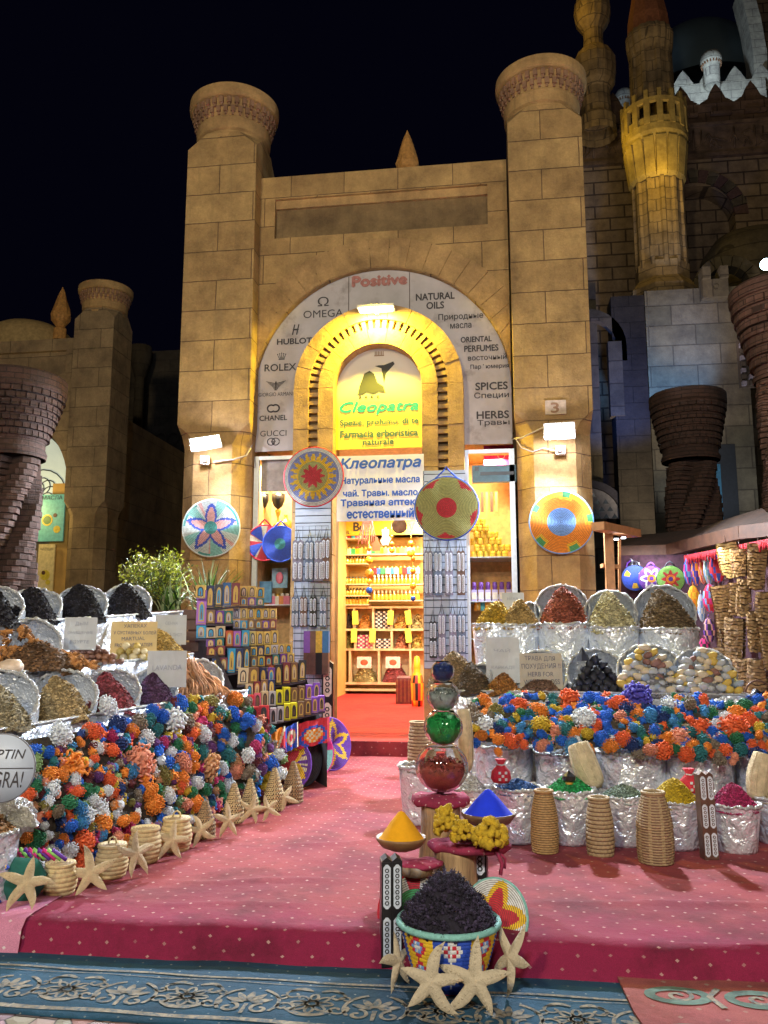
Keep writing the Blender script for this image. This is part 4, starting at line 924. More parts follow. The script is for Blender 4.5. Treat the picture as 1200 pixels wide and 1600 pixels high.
# ------------------------------------------------ stalls: foil covered tiers and bins
M_foil = foil(); M_foil2 = foil('foil_lining', (.84,.90,1.0), .28, 16, .8, .55); M_rim = foil('foil_rim', (.86,.88,.92), .42, 45, 1.0, .35)
def z_at(p, a, b):
    return a+(b-a)*p
def tier(lab, a, b, back, z0, seed=0, lip=True, drop=None):
    """a,b: ends of the front top edge; back: horizontal vector of the depth"""
    a, b, back = Vector(a), Vector(b), Vector(back); mb = MB(); n = 40; rows = []
    nrm = -back.normalized(); H = a.z-z0
    for k in range(7):
        f = k/6; row = []
        for i in range(n+1):
            p = a.lerp(b, i/n); z = z0+(p.z-z0)*f
            d = .022*mnoise.noise(Vector((i*.55+seed, f*3, seed)))+.010*mnoise.noise(Vector((i*1.9, f*9, seed+4)))
            row.append(Vector((p.x, p.y, z))+nrm*d*(1 if 0 < k < 6 else .5))
        rows.append(row)
    for f in (.12, .5, 1): rows.append([a.lerp(b, i/n)+back*f+Vector((0, 0, .012*mnoise.noise(Vector((i*.7, f*5, seed))))) for i in range(n+1)])
    vs = [p for r in rows for p in r]; m = n+1
    mb.add(vs, [(j*m+i, j*m+i+1, (j+1)*m+i+1, (j+1)*m+i) for j in range(len(rows)-1) for i in range(n)], 0, True)
    for e, rev in ((a, 0), (b, 1)):
        q = [Vector((e.x, e.y, z0)), e, e+back, Vector((e.x+back.x, e.y+back.y, z0))]; mb.add(q, [(0,1,2,3) if not rev else (3,2,1,0)], 0)
    t = thing('foil_display_step', lab, 'display step', (0, 0, 0)); mb.build('foil_cover', M_foil, t)
    if lip:
        pts = []; 
        for i in range(n*2+1):
            p = a.lerp(b, i/n/2); pts.append(p+nrm*.004+Vector((rnd.uniform(-.004,.004), 0, .006+.010*mnoise.noise(Vector((i*.8, 1, seed))))))
        MB().tube(pts, [.011+.006*mnoise.noise(Vector((i*1.3, 2, seed))) for i in range(len(pts))], 6).build('crumpled_edge', M_rim, t)
    return t
RS = random.Random(3)
def fbin(lab, p, r, yaw=0, tilt=40, depth=.34, sink=.25, name='foil_bin'):
    """open foil-lined tub leaning back so that its mouth faces the aisle; p = point under the front of the mouth on the step"""
    t = thing(name, lab, 'bin', p, (0, 0, yaw))
    M = Matrix.Translation((0, .05, r*(1-sink)*math.cos(R(tilt))))@Matrix.Rotation(-R(tilt), 4, 'X')@Matrix.Rotation(PI/2, 4, 'X')   # mouth along -y, tipped up
    sd = RS.uniform(0, 50)
    def wob(r_, z_, a_): return (r_*(1+.035*mnoise.noise(Vector((math.cos(a_)*2.5, math.sin(a_)*2.5, z_*9+sd)))+.02*mnoise.noise(Vector((a_*9, z_*22, sd)))), z_)
    def pleat(r_, z_, a_):
        q, z2_ = wob(r_, z_, a_); k = math.sin(a_*23+4*mnoise.noise(Vector((a_*2, sd, 1))))*.5+.8*mnoise.noise(Vector((math.cos(a_)*14, math.sin(a_)*14, sd))); return (q*(1+.035*k), z2_+.014*k)
    mb = MB(); mb.lathe([(r, 0), (r*.985, -.06), (r*.95, -.12), (r*.88, -.20), (r*.72, -.27), (r*.40, -.32), (.01, -depth)], 120, 0, M, True, rf=pleat)
    mb.build('foil_lining', M_foil2, t)
    mb = MB(); mb.lathe([(r*1.05, .0), (r*1.06, -.08), (r*.98, -depth-.02), (.01, -depth-.02)], 48, 0, M, True, rf=wob); mb.build('foil_outside', M_foil, t)
    pts = []; n = 72
    for i in range(n):
        a = TAU*i/n; rr = r*1.03*(1+.02*mnoise.noise(Vector((math.cos(a)*3, math.sin(a)*3, sd)))+.012*RS.uniform(-1, 1)); pts.append(M@Vector((rr*math.cos(a), rr*math.sin(a), .006+.014*RS.uniform(-1, 1))))
    MB().tube(pts, [.0135+.006*RS.uniform(-1, 1) for _ in pts], 7, closed=True).build('rolled_rim', M_rim, t)
    return t
def heap(lab, p, rx, ry, h, nm, c, pk=(0,0), yaw=0, nf=900, fs=.014, asp=2.4, cat='herbs', seed=1, name='herb_heap', jit=.035, k=(.6,1,1.45), flat=.5, power=1, zl=0):
    m_ = mound(rx, ry, h, pk, 14, 30, jit, int(nf*2.0), fs*.66, 3, asp, power, seed, flat=flat)
    return tag(m_.build(name, tones(nm, c, k), None, (p[0], p[1], p[2]+zl), (0, 0, yaw)), lab, cat)
def card(lab, px, py, dep, wpx, hpx, lines, m_, yaw=0, tilt=12, ink=None, cat='sign', fill=.8):
    p = D(px, py+hpx/2, dep); s = dep/FPX; wd, h = wpx*s, hpx*s*1.03
    t = thing('handwritten_sign', lab, cat, p, (-R(tilt), 0, yaw)); mb = MB(); n = 6
    vs = [(-wd/2+wd*i/n, .004*math.sin(i*1.3)+dy, z) for dy, z in ((0, 0), (0, h), (.008, h), (.008, 0)) for i in range(n+1)]
    m = n+1; mb.add(vs, [(i, i+1, m+i+1, m+i) for i in range(n)]+[(2*m+i, 2*m+i+1, 3*m+i+1, 3*m+i) for i in range(n)]+[(m+i, m+i+1, 2*m+i+1, 2*m+i) for i in range(n)], 0); mb.build('card', m_, t)
    L = len(lines)
    for i, (tx, fw, fh) in enumerate(lines):
        text(tx, ink or M_ink, t, (rnd.uniform(-.02,.02)*wd, -.007, h*(1-(i+.75)/(L+.6))), wd*fw, h*fh, (PI/2, rnd.uniform(-.03,.03), 0), shear=rnd.uniform(-.1,.15))
    return t
M_paper = mat('white_paper', (.46,.48,.50), .7, var=.1, vs=5, bump=.1, bs=10); M_manila = mat('manila_card', (.60,.44,.20), .75, var=.12, vs=4, bump=.1, bs=10); M_greyc = mat('grey_card', (.42,.38,.30), .8, var=.12, vs=4)
M_pen = mat('pen_ink', (.10,.10,.14), .6, var=0, bump=0); M_pale = mat('faint_pen', (.30,.32,.38), .6, var=0, bump=0)

# ---- left stall. The front edges of its three steps
YL = R(24)                      # the bins look towards the aisle
BK = Vector((-.88, .47, 0))     # direction away from the aisle
L1 = (D(-70, 1152, 5.15), D(387, 1079, 8.4)); L2 = (D(-70, 1062, 5.75), D(302, 1022, 8.9)); L3 = (D(-70, 980, 6.3), D(285, 956, 9.3))
def plerp(Lr, px, base):
    """point of the step edge seen at photo column px"""
    a, b = Lr; f0, f1 = 0.0, 1.0
    for _ in range(40):
        m = (f0+f1)/2; p = a.lerp(b, m); v = p-CAM; q = CX+FPX*v.dot(RT)/v.dot(FW)
        if q < px: f0 = m
        else: f1 = m
    return a.lerp(b, (f0+f1)/2)
def depth_of(p): return (Vector(p)-CAM).dot(FW)
tier('lowest foil covered step of the left stall, above the flower heads', L1[0], L1[1], BK*.9, .0, 1)
tier('middle foil covered step of the left stall with bark and nuts', L2[0], L2[1], BK*.9, L1[0].z-.1, 2)
tier('top foil covered step of the left stall carrying black heaps', L3[0], L3[1], BK*.9, L2[0].z-.1, 3)
def lbin(Lr, px, wpx, lab, hl, nm, c, pkx=-.3, hf=1.35, off=.26, fs=.014, asp=2.4, nf=1100, k=(.6,1,1.45), bins=True, seed=0, ryf=.8, flat=.5, yaw=YL, sink=.25, sp=1.0, tilt=40):
    e = plerp(Lr, px, 0); d = depth_of(e); r = wpx/2*d/FPX
    p = e+BK*off
    if bins: fbin(lab, p, r, yaw, tilt, sink=sink)
    ax = Vector((math.cos(yaw), math.sin(yaw), 0)); fwd = Vector((math.sin(yaw), -math.cos(yaw), 0))
    q = p+fwd*(off*.35)
    h_ = heap(hl, (q.x, q.y, e.z-.01), r*.98*sp, off*1.05*ryf, r*hf, nm, c, (pkx*r, r*.10), yaw, nf, fs, asp, seed=seed or px, k=k, flat=flat)
    return e, d, r
K3 = dict(k=(.7,1.1,1.9))
for px, w_, lb, s_ in ((10, 88, 'leftmost', 1), (76, 78, 'second from left', 2), (149, 76, 'third from left', 3), (220, 72, 'rightmost', 4)):
    lbin(L3, px, w_, lb+' foil bin on the top step of the left stall', lb+' heap of black dried leaves on the top step of the left stall', 'black_leaves', (.008,.006,.010), -.12, 1.50, off=.24, sp=1.08, fs=.022, asp=1.5, nf=900, **K3)
lbin(L1, 22, 122, 'foil bin with grey green herbs at the left end of the lowest step', 'grey green herb heap at the left end of the lowest step', 'grey_herb', (.30,.25,.15), -.3, 1.45, off=.26)
lbin(L1, 128, 100, 'foil bin holding the tan herb heap second on the lowest step', 'tan brown herb heap in the second bin of the lowest step', 'tan_herb', (.36,.26,.12), -.2, 1.4, off=.26)
lbin(L1, 205, 84, 'foil bin holding dark red petals on the lowest step', 'dark red and purple petal heap on the lowest step', 'red_petals', (.20,.035,.045), -.3, 1.45, off=.26, fs=.020, asp=1.2)
lbin(L1, 268, 72, 'foil bin behind the purple lavender heap', 'purple lavender heap beside the red petals', 'lavender', (.085,.035,.085), -.1, 1.4, off=.24, fs=.016, asp=1.6)
e, d, r = lbin(L1, 334, 80, 'foil bin with orange brown root bundles at the right end of the lowest step', 'loose root fibres under the root bundle at the right end of the lowest step', 'root_fibre', (.42,.20,.10), -.3, .6, off=.24)
# root bundle: long bundled fibres
mb = MB()
for k in range(110):
    a = rnd.uniform(-1, 1); x0 = a*r*.42-r*.18; z0 = r*rnd.uniform(.9, 1.5)*(1-.3*abs(a)); pts = []
    for i in range(9):
        t_ = i/8; pts.append((x0+t_*(r*.55+a*r*.5)+.02*math.sin(t_*6+k), .12-.34*t_+.02*math.cos(k), z0*(1-t_)**.8+.02+.015*math.sin(t_*9+k*2)))
    mb.tube(pts, .0075, 4, k % 3)
q = e+BK*.26; tag(mb.build('root_bundle', tones('roots', (.50,.25,.13))[1:], None, q, (0, 0, YL)), 'bundle of long orange brown roots spilling from the rightmost bin of the lowest step', 'roots')
# middle step: bark bundles, nuts, yellow balls, golden herb
e = plerp(L2, 68, 0); d = depth_of(e); r = 52*d/FPX; fbin('foil bin behind the cinnamon bundles on the middle step', e+BK*.28, r, YL, 30)
heap('dark bark crumbs under the cinnamon bundles on the middle step', e+BK*.1, r*1.35, .26, r*.9, 'bark_crumb', (.14,.07,.03), (-.1*r, .05), YL, 500, .02, seed=5)
bark_m = tones('cinnamon', (.30,.135,.04), (.65, 1, 1.5))[1:]
proto = None
for k in range(64):
    if proto is None:
        mb = MB()
        for q in range(12):
            a = rnd.uniform(0, TAU); rr = .022*math.sqrt(rnd.random()); mb.tube([(-.055+rnd.uniform(-.01,.01), rr*math.cos(a), rr*math.sin(a)), (.055+rnd.uniform(-.01,.01), rr*math.cos(a), rr*math.sin(a))], .0065, 5, q % 3)
        mb.tube([(0,.031*math.cos(TAU*i/10),.031*math.sin(TAU*i/10)) for i in range(10)], .004, 4, 2, closed=True)
        proto = mb.build('cinnamon_bundle', bark_m); o = proto
    else: o = proto.copy(); COL.objects.link(o)
    u = rnd.uniform(-1, 1); v = rnd.uniform(0, 1); ax = Vector((math.cos(YL), math.sin(YL), 0))
    px_ = u*r*1.55; h = max(0, r*1.25*(1-abs(u+.25)**1.3)*(v)) if u < .6 else r*.35*v
    o.location = e+ax*px_*(1-.15*v)+BK*(.0+.26*v)+Vector((0, 0, .03+h)); o.rotation_euler = (rnd.uniform(-.5,.5), rnd.uniform(-.7,.7), YL+rnd.choice((0, 1.2, -.9))+rnd.uniform(-.4,.4)); o.scale = (rnd.uniform(.85,1.15),)*3
    tag(o, 'tied bundle of cinnamon sticks in the pile on the middle step of the left stall', 'cinnamon', 'cinnamon bundles piled on the middle step')
def pile(n, mk, e, ax, bk, wd, dp, h, size, lab, cat, group, mats_, shape=(1,1,.85), name='nut', pk=0, exact=True, lift=0):
    """n separate items heaped in rows; lab(i, material index)"""
    pr = mk; i = 0; items = []
    layers = max(1, int(h/(size*1.45))+1)
    for L_ in range(layers):
        f = 1-L_/layers*.85; cols = max(1, int(wd*2*f/(size*1.95))); rws = max(1, int(dp*f/(size*1.95)))
        for cx_ in range(cols):
            for ry_ in range(rws): items.append((((cx_+.5)/cols*2-1)*wd*f+pk*L_*size*.4, L_*size*.55+(ry_+.5)*size*1.9, L_*size*1.4+size*.8))
    rnd.shuffle(items); items = sorted(items[:], key=lambda q: q[1])[:n]
    for (x, y, z) in items:
        o = pr.copy(); COL.objects.link(o); mi = rnd.randrange(len(mats_)); setmat(o, mats_[mi])
        k = size*rnd.uniform(.85, 1.18); o.scale = (k*shape[0]*rnd.uniform(.9,1.15), k*shape[1], k*shape[2]*rnd.uniform(.9,1.1)); o.rotation_euler = (rnd.uniform(-.6,.6), rnd.uniform(-.6,.6), rnd.uniform(0, TAU))
        o.location = Vector(e)+ax*(x+rnd.uniform(-.25,.25)*size)+bk*(y+rnd.uniform(-.2,.2)*size)+Vector((0, 0, z+rnd.uniform(-.1,.1)*size+lift)); tag(o, lab(mi), cat, group(mi) if callable(group) else group); i += 1
def proto_blob(name, jit=.12, seg=14, rings=9, seed=1):
    o = MB().blob((0,0,0), 1, 0, seg, rings, jit, seed=seed).build(name, M_black); return o
def drop_proto(o): bpy.data.objects.remove(o)
AX = Vector((math.cos(YL), math.sin(YL), 0))
pb = proto_blob('nut'); e = plerp(L2, 150, 0); pile(44, pb, e+BK*.02, AX, BK, .26, .3, .16, .030, lambda m: 'glossy brown nut piled on the middle step before the white paper', 'nut', 'brown nuts on the middle step', [mat('nutshell', (.20,.085,.045), .35, var=.3, vs=2), mat('nutshell_dark', (.13,.055,.035), .35, var=.3, vs=2)]); drop_proto(pb)
pb = proto_blob('yellow_ball', .03); e = plerp(L2, 214, 0); pile(17, pb, e+BK*.02, AX, BK, .21, .2, .12, .036, lambda m: ['dull yellow dried lime', 'pale cream dried lime'][m]+' lying under the manila sign on the middle step', 'dried lime', lambda m: ['yellow', 'cream'][m]+' dried limes on the middle step', [mat('dull_yellow_rind', (.50,.36,.10), .55), mat('pale_rind', (.60,.50,.30), .55)], shape=(1,1,.95)); drop_proto(pb)
e = plerp(L2, 268, 0); heap('golden brown herb heap at the right end of the middle step', e+BK*.2, .30, .22, .30, 'golden_herb', (.42,.27,.07), (-.03,.02), YL, 1100, .014, seed=9)
e = plerp(L2, 14, 0); tag(MB().blob((0,0,0), (.10,.07,.06), 0, 16, 10, .1).build('pale_stone', mat('alabaster', (.60,.45,.32), .4), None, e+BK*-.02+Vector((0,0,.05)), (0,0,YL)), 'smooth cream alabaster stone lying at the left end of the middle step', 'stone')
dl = lambda Lr, px, off: depth_of(plerp(Lr, px, 0)+BK*off)
card('white paper with faint writing standing behind the brown nuts', 124, 990, dl(L2, 124, .34), 48, 50, [('ДЫМ', .4, .13), ('ОЧИЩЕНИЕ', .8, .10), ('EGYPTE', .6, .10)], M_paper, YL, ink=M_pale)
card('yellow manila sign about rheumatism standing behind the dried limes', 208, 999, dl(L2, 208, .30), 70, 55, [('ХАПЕКАХ', .5, .10), ('У СУСТАВНЫХ БОЛЕЙ', .92, .12), ('MARTUAL', .5, .10), ('FROM RHEUMATISM', .8, .10), (' -', .1, .04)], M_manila, YL, ink=M_pen)
card('pale sign standing behind the golden herb heap', 266, 984, dl(L2, 266, .42), 48, 46, [('СЕННА', .4, .10), ('СЕННА ЛИСТ', .7, .10)], M_paper, YL, ink=M_pale)
card('white paper sign behind the purple lavender heap', 260, 1046, dl(L1, 260, .34), 60, 56, [('LAVANDA', .75, .14), ('', 0, 0), ('', 0, 0)][:1], M_paper, YL, ink=M_pale)
# round white sign at far left
p = D(2, 1200, 4.55); t = thing('round_sign', 'round white sign with black handwriting at the left edge of the photo', 'sign', p, (0, 0, R(12)))
r = 51*4.55/FPX; MB().lathe([(0,-.008),(r,-.008),(r,.008),(0,.008)], 48, 0, Matrix.Rotation(PI/2, 4, 'X')).build('disc', mat('round_white_board', (.52,.58,.68), .4, var=.05, vs=3, bump=0), t)
MB().tube([(r*math.cos(TAU*i/48), 0, r*math.sin(TAU*i/48)) for i in range(48)], .007, 6, closed=True).build('rim', mat('grey_rim', (.2,.2,.22)), t)
text('EGYPTIN', M_ink, t, (-.015, -.012, .075), .29, .05, shear=.3); text('VIAGRA!', M_ink, t, (-.01, -.012, -.06), .27, .085, shear=.2); MB().box((-r*.95, -.012, -.003), (r*.97, -.009, .001)).build('line', M_ink, t)
# bucket under the sign, far left
def bucket(lab, p, r, h, yaw=0, rb=.80, name='foil_bucket', nf=0, m_=None):
    t = thing(name, lab, 'bucket', p, (0, 0, yaw)); sd = RS.uniform(0, 60)
    def wob(r_, z_, a_): return (r_*(1+.030*mnoise.noise(Vector((math.cos(a_)*3, math.sin(a_)*3, z_*6+sd)))+.014*mnoise.noise(Vector((a_*8, z_*25, sd)))), z_)
    mb = MB(); mb.lathe([(0.01,0),(r*rb,0),(r*(rb+.02),.02)]+[(r*(rb+(1-rb)*f), h*f) for f in (.15,.3,.45,.6,.75,.9,1)], 56, 0, None, True, rf=wob)
    mb.lathe([(r*.97, h), (r*.9, h*.7), (.01, h*.7)], 40, 0); mb.build('foil_side', m_ or M_foil, t)
    n = 72; pts = [(r*1.0*(1+.03*mnoise.noise(Vector((math.cos(TAU*i/n)*3, math.sin(TAU*i/n)*3, h+sd)))+.01*RS.uniform(-1,1))*math.cos(TAU*i/n), r*1.0*(1+.03*mnoise.noise(Vector((math.cos(TAU*i/n)*3, math.sin(TAU*i/n)*3, h+sd))))*math.sin(TAU*i/n), h+.010*RS.uniform(-1,1)) for i in range(n)]
    MB().tube(pts, [.012+.006*RS.uniform(-1,1) for _ in pts], 6, closed=True).build('crumpled_rim', M_rim, t); return t
p = D(-18, 1345, 4.9); p.z = 0; bucket('foil bucket with brown resin at the left edge below the round sign', p, .165, .40)
heap('brown resin lumps in the bucket at the left edge', (p.x, p.y, .40), .15, .15, .10, 'resin', (.35,.20,.10), (0,0), 0, 300, .02, seed=3)
q = p+Vector((.05,.16,.42)); mb = MB(); mb.blob((0,0,.03), (.12,.10,.10), 0, 16, 12, .5, smooth=False, seed=4); tag(mb.build('foil_ball', M_rim, None, q), 'crumpled foil lump above the bucket at the left edge', 'foil')
# ------------------------------------------------ dyed dried flower heads
FC = {'cobalt blue': (.015,.12,.55), 'white': (.66,.70,.78), 'orange': (.72,.23,.03), 'teal': (.02,.15,.17), 'dark green': (.02,.16,.07), 'red orange': (.70,.12,.035), 'salmon pink': (.66,.26,.17),
      'yellow': (.55,.38,.03), 'magenta': (.42,.03,.13), 'purple': (.13,.04,.17), 'grey brown': (.20,.16,.12), 'navy blue': (.012,.035,.15), 'olive': (.20,.17,.04), 'dark maroon': (.11,.02,.025), 'peach': (.52,.28,.14), 'pale green': (.20,.32,.13), 'sky blue': (.05,.24,.50)}
FM = {k: mat('dyed_'+k.replace(' ', '_'), c, .85, var=.35, vs=3, bump=.4, bs=5) for k, c in FC.items()}
M_stem = mat('dried_stem', (.22,.17,.09))
def head_mesh(seed, lobes, thick=1.0, nn=70, long=1.0):
    """knotted flower head: many short curled loops packed over a ball"""
    r_ = random.Random(seed); mb = MB(); cs = []
    for _ in range(lobes):
        cs.append((Vector((0,0,0)), 1.0) if lobes == 1 else (Vector((r_.uniform(-.8,.8), r_.uniform(-.35,.35), r_.uniform(-.6,.6))), r_.uniform(.55,.8)))
    for c, rr in cs:
        mb.blob(c, rr*.78, 0, 10, 6)
        n = nn if lobes == 1 else int(nn*.6)
        off = r_.uniform(0, 9); tw = r_.uniform(.15, .6)
        for i in range(n):
            z = 1-2*(i+.5)/n; a = i*2.39996+off; s = math.sqrt(max(0, 1-z*z)); d = Vector((s*math.cos(a), s*math.sin(a), z))
            if d.y > .55: continue
            u = d.cross(Vector((.3,.2,1))).normalized(); v = d.cross(u); ph = r_.uniform(0, TAU); w1 = (u*math.cos(ph)+v*math.sin(ph))*rr*.20
            k = rr*r_.uniform(.86, 1.12*long)
            pts = [c+d*rr*.72-w1*.6, c+d*k*.95-w1*.9, c+d*k*1.04, c+d*k*.94+w1*1.0]
            mb.tube(pts, [rr*.08*thick, rr*.105*thick, rr*.11*thick, rr*.085*thick], 4, 0, True)
    me = mb.build('flower_head', FM['white'])
    return me
def protos(): return [head_mesh(11, 1), head_mesh(12, 1, .7, 120), head_mesh(13, 3), head_mesh(14, 5, .8, 80), head_mesh(15, 2, .8, 90), head_mesh(16, 1, .55, 150, 1.1), head_mesh(17, 2, 1.2, 55), head_mesh(18, 4, .65, 110, 1.1), head_mesh(19, 3, .9, 75)]
PROT = protos()
FR = random.Random(21)
def flower(p, r, col, lab, group, v=None):
    o = PROT[v if v is not None else FR.choice((0,1,1,2,4,5,5,6,7,8))].copy(); COL.objects.link(o); o.location = p; o.scale = (r*FR.uniform(.85,1.2), r*FR.uniform(.75,1), r*FR.uniform(.78,1.12))
    o.rotation_euler = (FR.uniform(-.3,.3), FR.uniform(0, TAU), FR.uniform(-.3,.3)); setmat(o, FM[col]); return tag(o, lab, 'flower head', group)
def pixgrid(x0, x1, y0, y1, inside, n, rmin, rmax, big):
    """dart throwing: spreads head centres over the face of a heap"""
    pts = [(b[0], b[1], b[2]) for b in big]; tries = 0
    while len(pts) < n+len(big) and tries < 60000:
        tries += 1; x = FR.uniform(x0, x1); y = FR.uniform(y0, y1); r = FR.uniform(rmin, rmax)
        if not inside(x, y): continue
        if all((x-a)**2+(y-b)**2 > ((r+c)*.80)**2 for a, b, c in pts): pts.append((x, y, r))
    return pts
def pick(ws):
    t = FR.uniform(0, sum(w for _, w in ws))
    for k, w in ws:
        t -= w
        if t <= 0: return k
    return ws[-1][0]
# left heap: its face leans from the starfish row up to the edge of the lowest step
def lface(px, py):
    """point on the sloping face seen at this photo position: blend of distance along the foot and the top edge"""
    foot = [(20,1400),(130,1372),(260,1320),(360,1275),(470,1240)]; top = [(20,1150),(130,1132),(260,1105),(385,1092),(405,1118),(428,1152),(446,1188),(462,1222)]
    def it(tb, x):
        if x <= tb[0][0]: return tb[0][1]
        for (a, b), (c, d) in zip(tb, tb[1:]):
            if x <= c: return b+(d-b)*(x-a)/(c-a)
        return tb[-1][1]
    yf, yt = it(foot, px), it(top, px); f = (yf-py)/(yf-yt)
    df = depth_of(G(px, yf, .0))+.12; dt = depth_of(plerp(L1, min(px, 386), 0))-.12+max(0, (px-386)*.0)
    if px > 386: dt = min(dt, df+.25)
    return f, D(px, py, df+(dt-df)*max(0, f)-.10*math.sin(PI*max(0, min(1, f)))), yf, yt
def lin(x, y):
    f, _, yf, yt = lface(x, y)
    if x > 386: return .03 < f < 1.02 and x < 454
    lim = yt+ (28 if x < 100 else 12 if x < 240 else -6)
    return y < yf-4 and y > lim
wl = [('cobalt blue',15),('white',24),('orange',18),('teal',8),('dark green',7),('red orange',9),('salmon pink',6),('yellow',4),('magenta',4),('purple',4),('grey brown',5),('navy blue',5),('olive',3),('dark maroon',2),('peach',3),('pale green',3),('sky blue',4)]
bigs = [(118,1192,29,'orange',3),(212,1178,27,'salmon pink',3),(178,1108,14,'white',3),(270,1127,18,'white',0),(292,1130,12,'grey brown',0),(90,1140,17,'white',3),(325,1199,17,'peach',0),(136,1312,15,'red orange',0),(98,1250,15,'dark green',4),(166,1260,15,'white',3),(52,1330,20,'white',4),(60,1308,13,'dark green',1),
        (286,1191,14,'salmon pink',1),(330,1098,12,'olive',0),(340,1115,11,'teal',1),(318,1108,11,'orange',2),(305,1125,11,'orange',4),(345,1130,13,'orange',4),(270,1150,11,'cobalt blue',4),(282,1098,10,'cobalt blue',1),(268,1110,12,'cobalt blue',4),(300,1105,8,'dark green',0),(111,1298,13,'cobalt blue',4),(112,1330,12,'white',2),(138,1272,12,'white',0),(160,1288,13,'orange',0),(190,1160,12,'navy blue',0)]
cellname = lambda x, y, xs, f: ('upper' if f > .66 else 'middle' if f > .33 else 'lower')+' '+('left' if x < xs[0] else 'centre' if x < xs[1] else 'right')
pts = pixgrid(30, 452, 1085, 1392, lin, 150, 7.5, 12.5, [(b[0], b[1], b[2]*.8) for b in bigs])
szn = lambda r: 'large ' if r > 15 else ''
for i, (x, y, r) in enumerate(pts):
    f, p, yf, yt = lface(x, y); c = bigs[i][3] if i < len(bigs) else pick(wl); v = bigs[i][4] if i < len(bigs) else None
    rr = (bigs[i][2] if i < len(bigs) else r); d = depth_of(p); cn = cellname(x, y, (170, 310), f)
    flower(p-FW*FR.uniform(0, .05), rr*d/FPX*1.12*(1.15 if v == 3 else 1), c, '%s%s dyed flower head in the %s of the left heap' % (szn(rr), c, cn), '%s%s flower heads, %s of the left heap' % (szn(rr), c, cn), v)
# dark body of the left heap with small heads between the large ones
mb = MB(); n = 26; rows = []
for i in range(n+1):
    x = 20+418*i/n; _, _, yf, yt = lface(x, 1200); col = []
    yb = yt+14
    for j in range(9): y = yf+(yb-yf)*j/8; _, p, _, _ = lface(x, y); col.append(p+FW*.09)
    rows.append(col)
vs = [p for c in rows for p in c]; mb.add(vs, [(i*9+j, (i+1)*9+j, (i+1)*9+j+1, i*9+j+1) for i in range(n) for j in range(8)], 0, True)
mlist = [mat('dark_dried_stalks', (.05,.04,.03), .9, var=.5, vs=30, bump=.8)]+[FM[k] for k, _ in wl]
for q in range(620):
    x = FR.uniform(28, 452); y = FR.uniform(1095, 1395)
    if not lin(x, y): continue
    f, p, _, _ = lface(x, y); k = FR.randrange(1, len(mlist)); r = FR.uniform(7, 11)*depth_of(p)/FPX; c = p+FW*.045
    mb.blob(c, r*.8, k, 8, 5)
    for t_ in range(16):
        d = Vector((FR.uniform(-1,1), FR.uniform(-1,.2), FR.uniform(-1,1))).normalized(); u = d.cross(Vector((FR.random(),.4,.8))).normalized()*r*.25
        mb.tube([c+d*r*.75-u, c+d*r*1.02, c+d*r*.85+u], r*.12, 3, k)
tag(mb.build('flower_heap_filling', mlist), 'small dyed flower heads and dark stalks filling the gaps of the left heap', 'flower heap', kind='stuff')
for o in PROT: bpy.data.objects.remove(o)
# ------------------------------------------------ starfish and coiled baskets along the aisle
M_sf = mat('dried_starfish', (.52,.40,.24), .8, var=.22, vs=22, bump=.8, bs=110, dirt=((.50,.30,.14), 9, .58)); M_sf2 = mat('bleached_starfish', (.50,.42,.29), .8, var=.15, vs=25, bump=.8, bs=120, dirt=((.55,.33,.15), 12, .6))
def starfish(lab, p, Rr, rot, m_=M_sf, seed=0, bend=.12, arms=None):
    """five arms, ridged down the middle; stands upright facing -y in its own frame, one arm up"""
    mb = MB(); na = 5; seg = 60; rings = 10; sr = random.Random(seed); L = [sr.uniform(.80, 1.12) for _ in range(5)]; B = [sr.uniform(-.30, .30) for _ in range(5)]
    vs = []
    for side in (1, -1):
        for j in range(rings+1):
            t = j/rings
            for i in range(seg):
                a = TAU*i/seg; k = int(round(a/(TAU/5))) % 5; d = (a-k*TAU/5+PI) % TAU-PI; u = abs(d)/(PI/5)
                rad = .30+.70*L[k]*(1-u)**1.75 if u < 1 else .30
                rr = rad*t; th = (.13*(1-.72*t*rad)*(1-t**2.2)**.5)*(1-.45*u*min(1, rr*2.2))
                aa = a+B[k]*(rr**2)*(1-u)+PI/2
                vs.append((Rr*rr*math.cos(aa), -side*Rr*th-Rr*bend*rr*rr*math.sin(k*2.3+seed), Rr*rr*math.sin(aa)))
    o = rings+1; n1 = o*seg
    fs = []
    for s in range(2):
        for j in range(rings):
            for i in range(seg):
                q = (s*n1+j*seg+i, s*n1+j*seg+(i+1) % seg, s*n1+(j+1)*seg+(i+1) % seg, s*n1+(j+1)*seg+i); fs.append(q[::-1] if s else q)
    mb.add(vs, fs, 0, True)
    for k in range(5):          # row of small knobs along each arm
        for q in range(7):
            t = .12+.12*q; aa = PI/2+k*TAU/5+B[k]*t*t; rr = t*L[k]; mb.blob((Rr*rr*math.cos(aa), -Rr*(.125*(1-.72*t))-Rr*bend*rr*rr*math.sin(k*2.3+seed)+.002, Rr*rr*math.sin(aa)), Rr*.028, 0, 5, 4); mb.blob((Rr*(rr*math.cos(aa)+.05*math.sin(aa)), -Rr*(.105*(1-.72*t))-Rr*bend*rr*rr*math.sin(k*2.3+seed)+.003, Rr*(rr*math.sin(aa)-.05*math.cos(aa))), Rr*.018, 0, 5, 4)
    return tag(mb.build('starfish', m_, None, p, rot), lab, 'starfish', None)
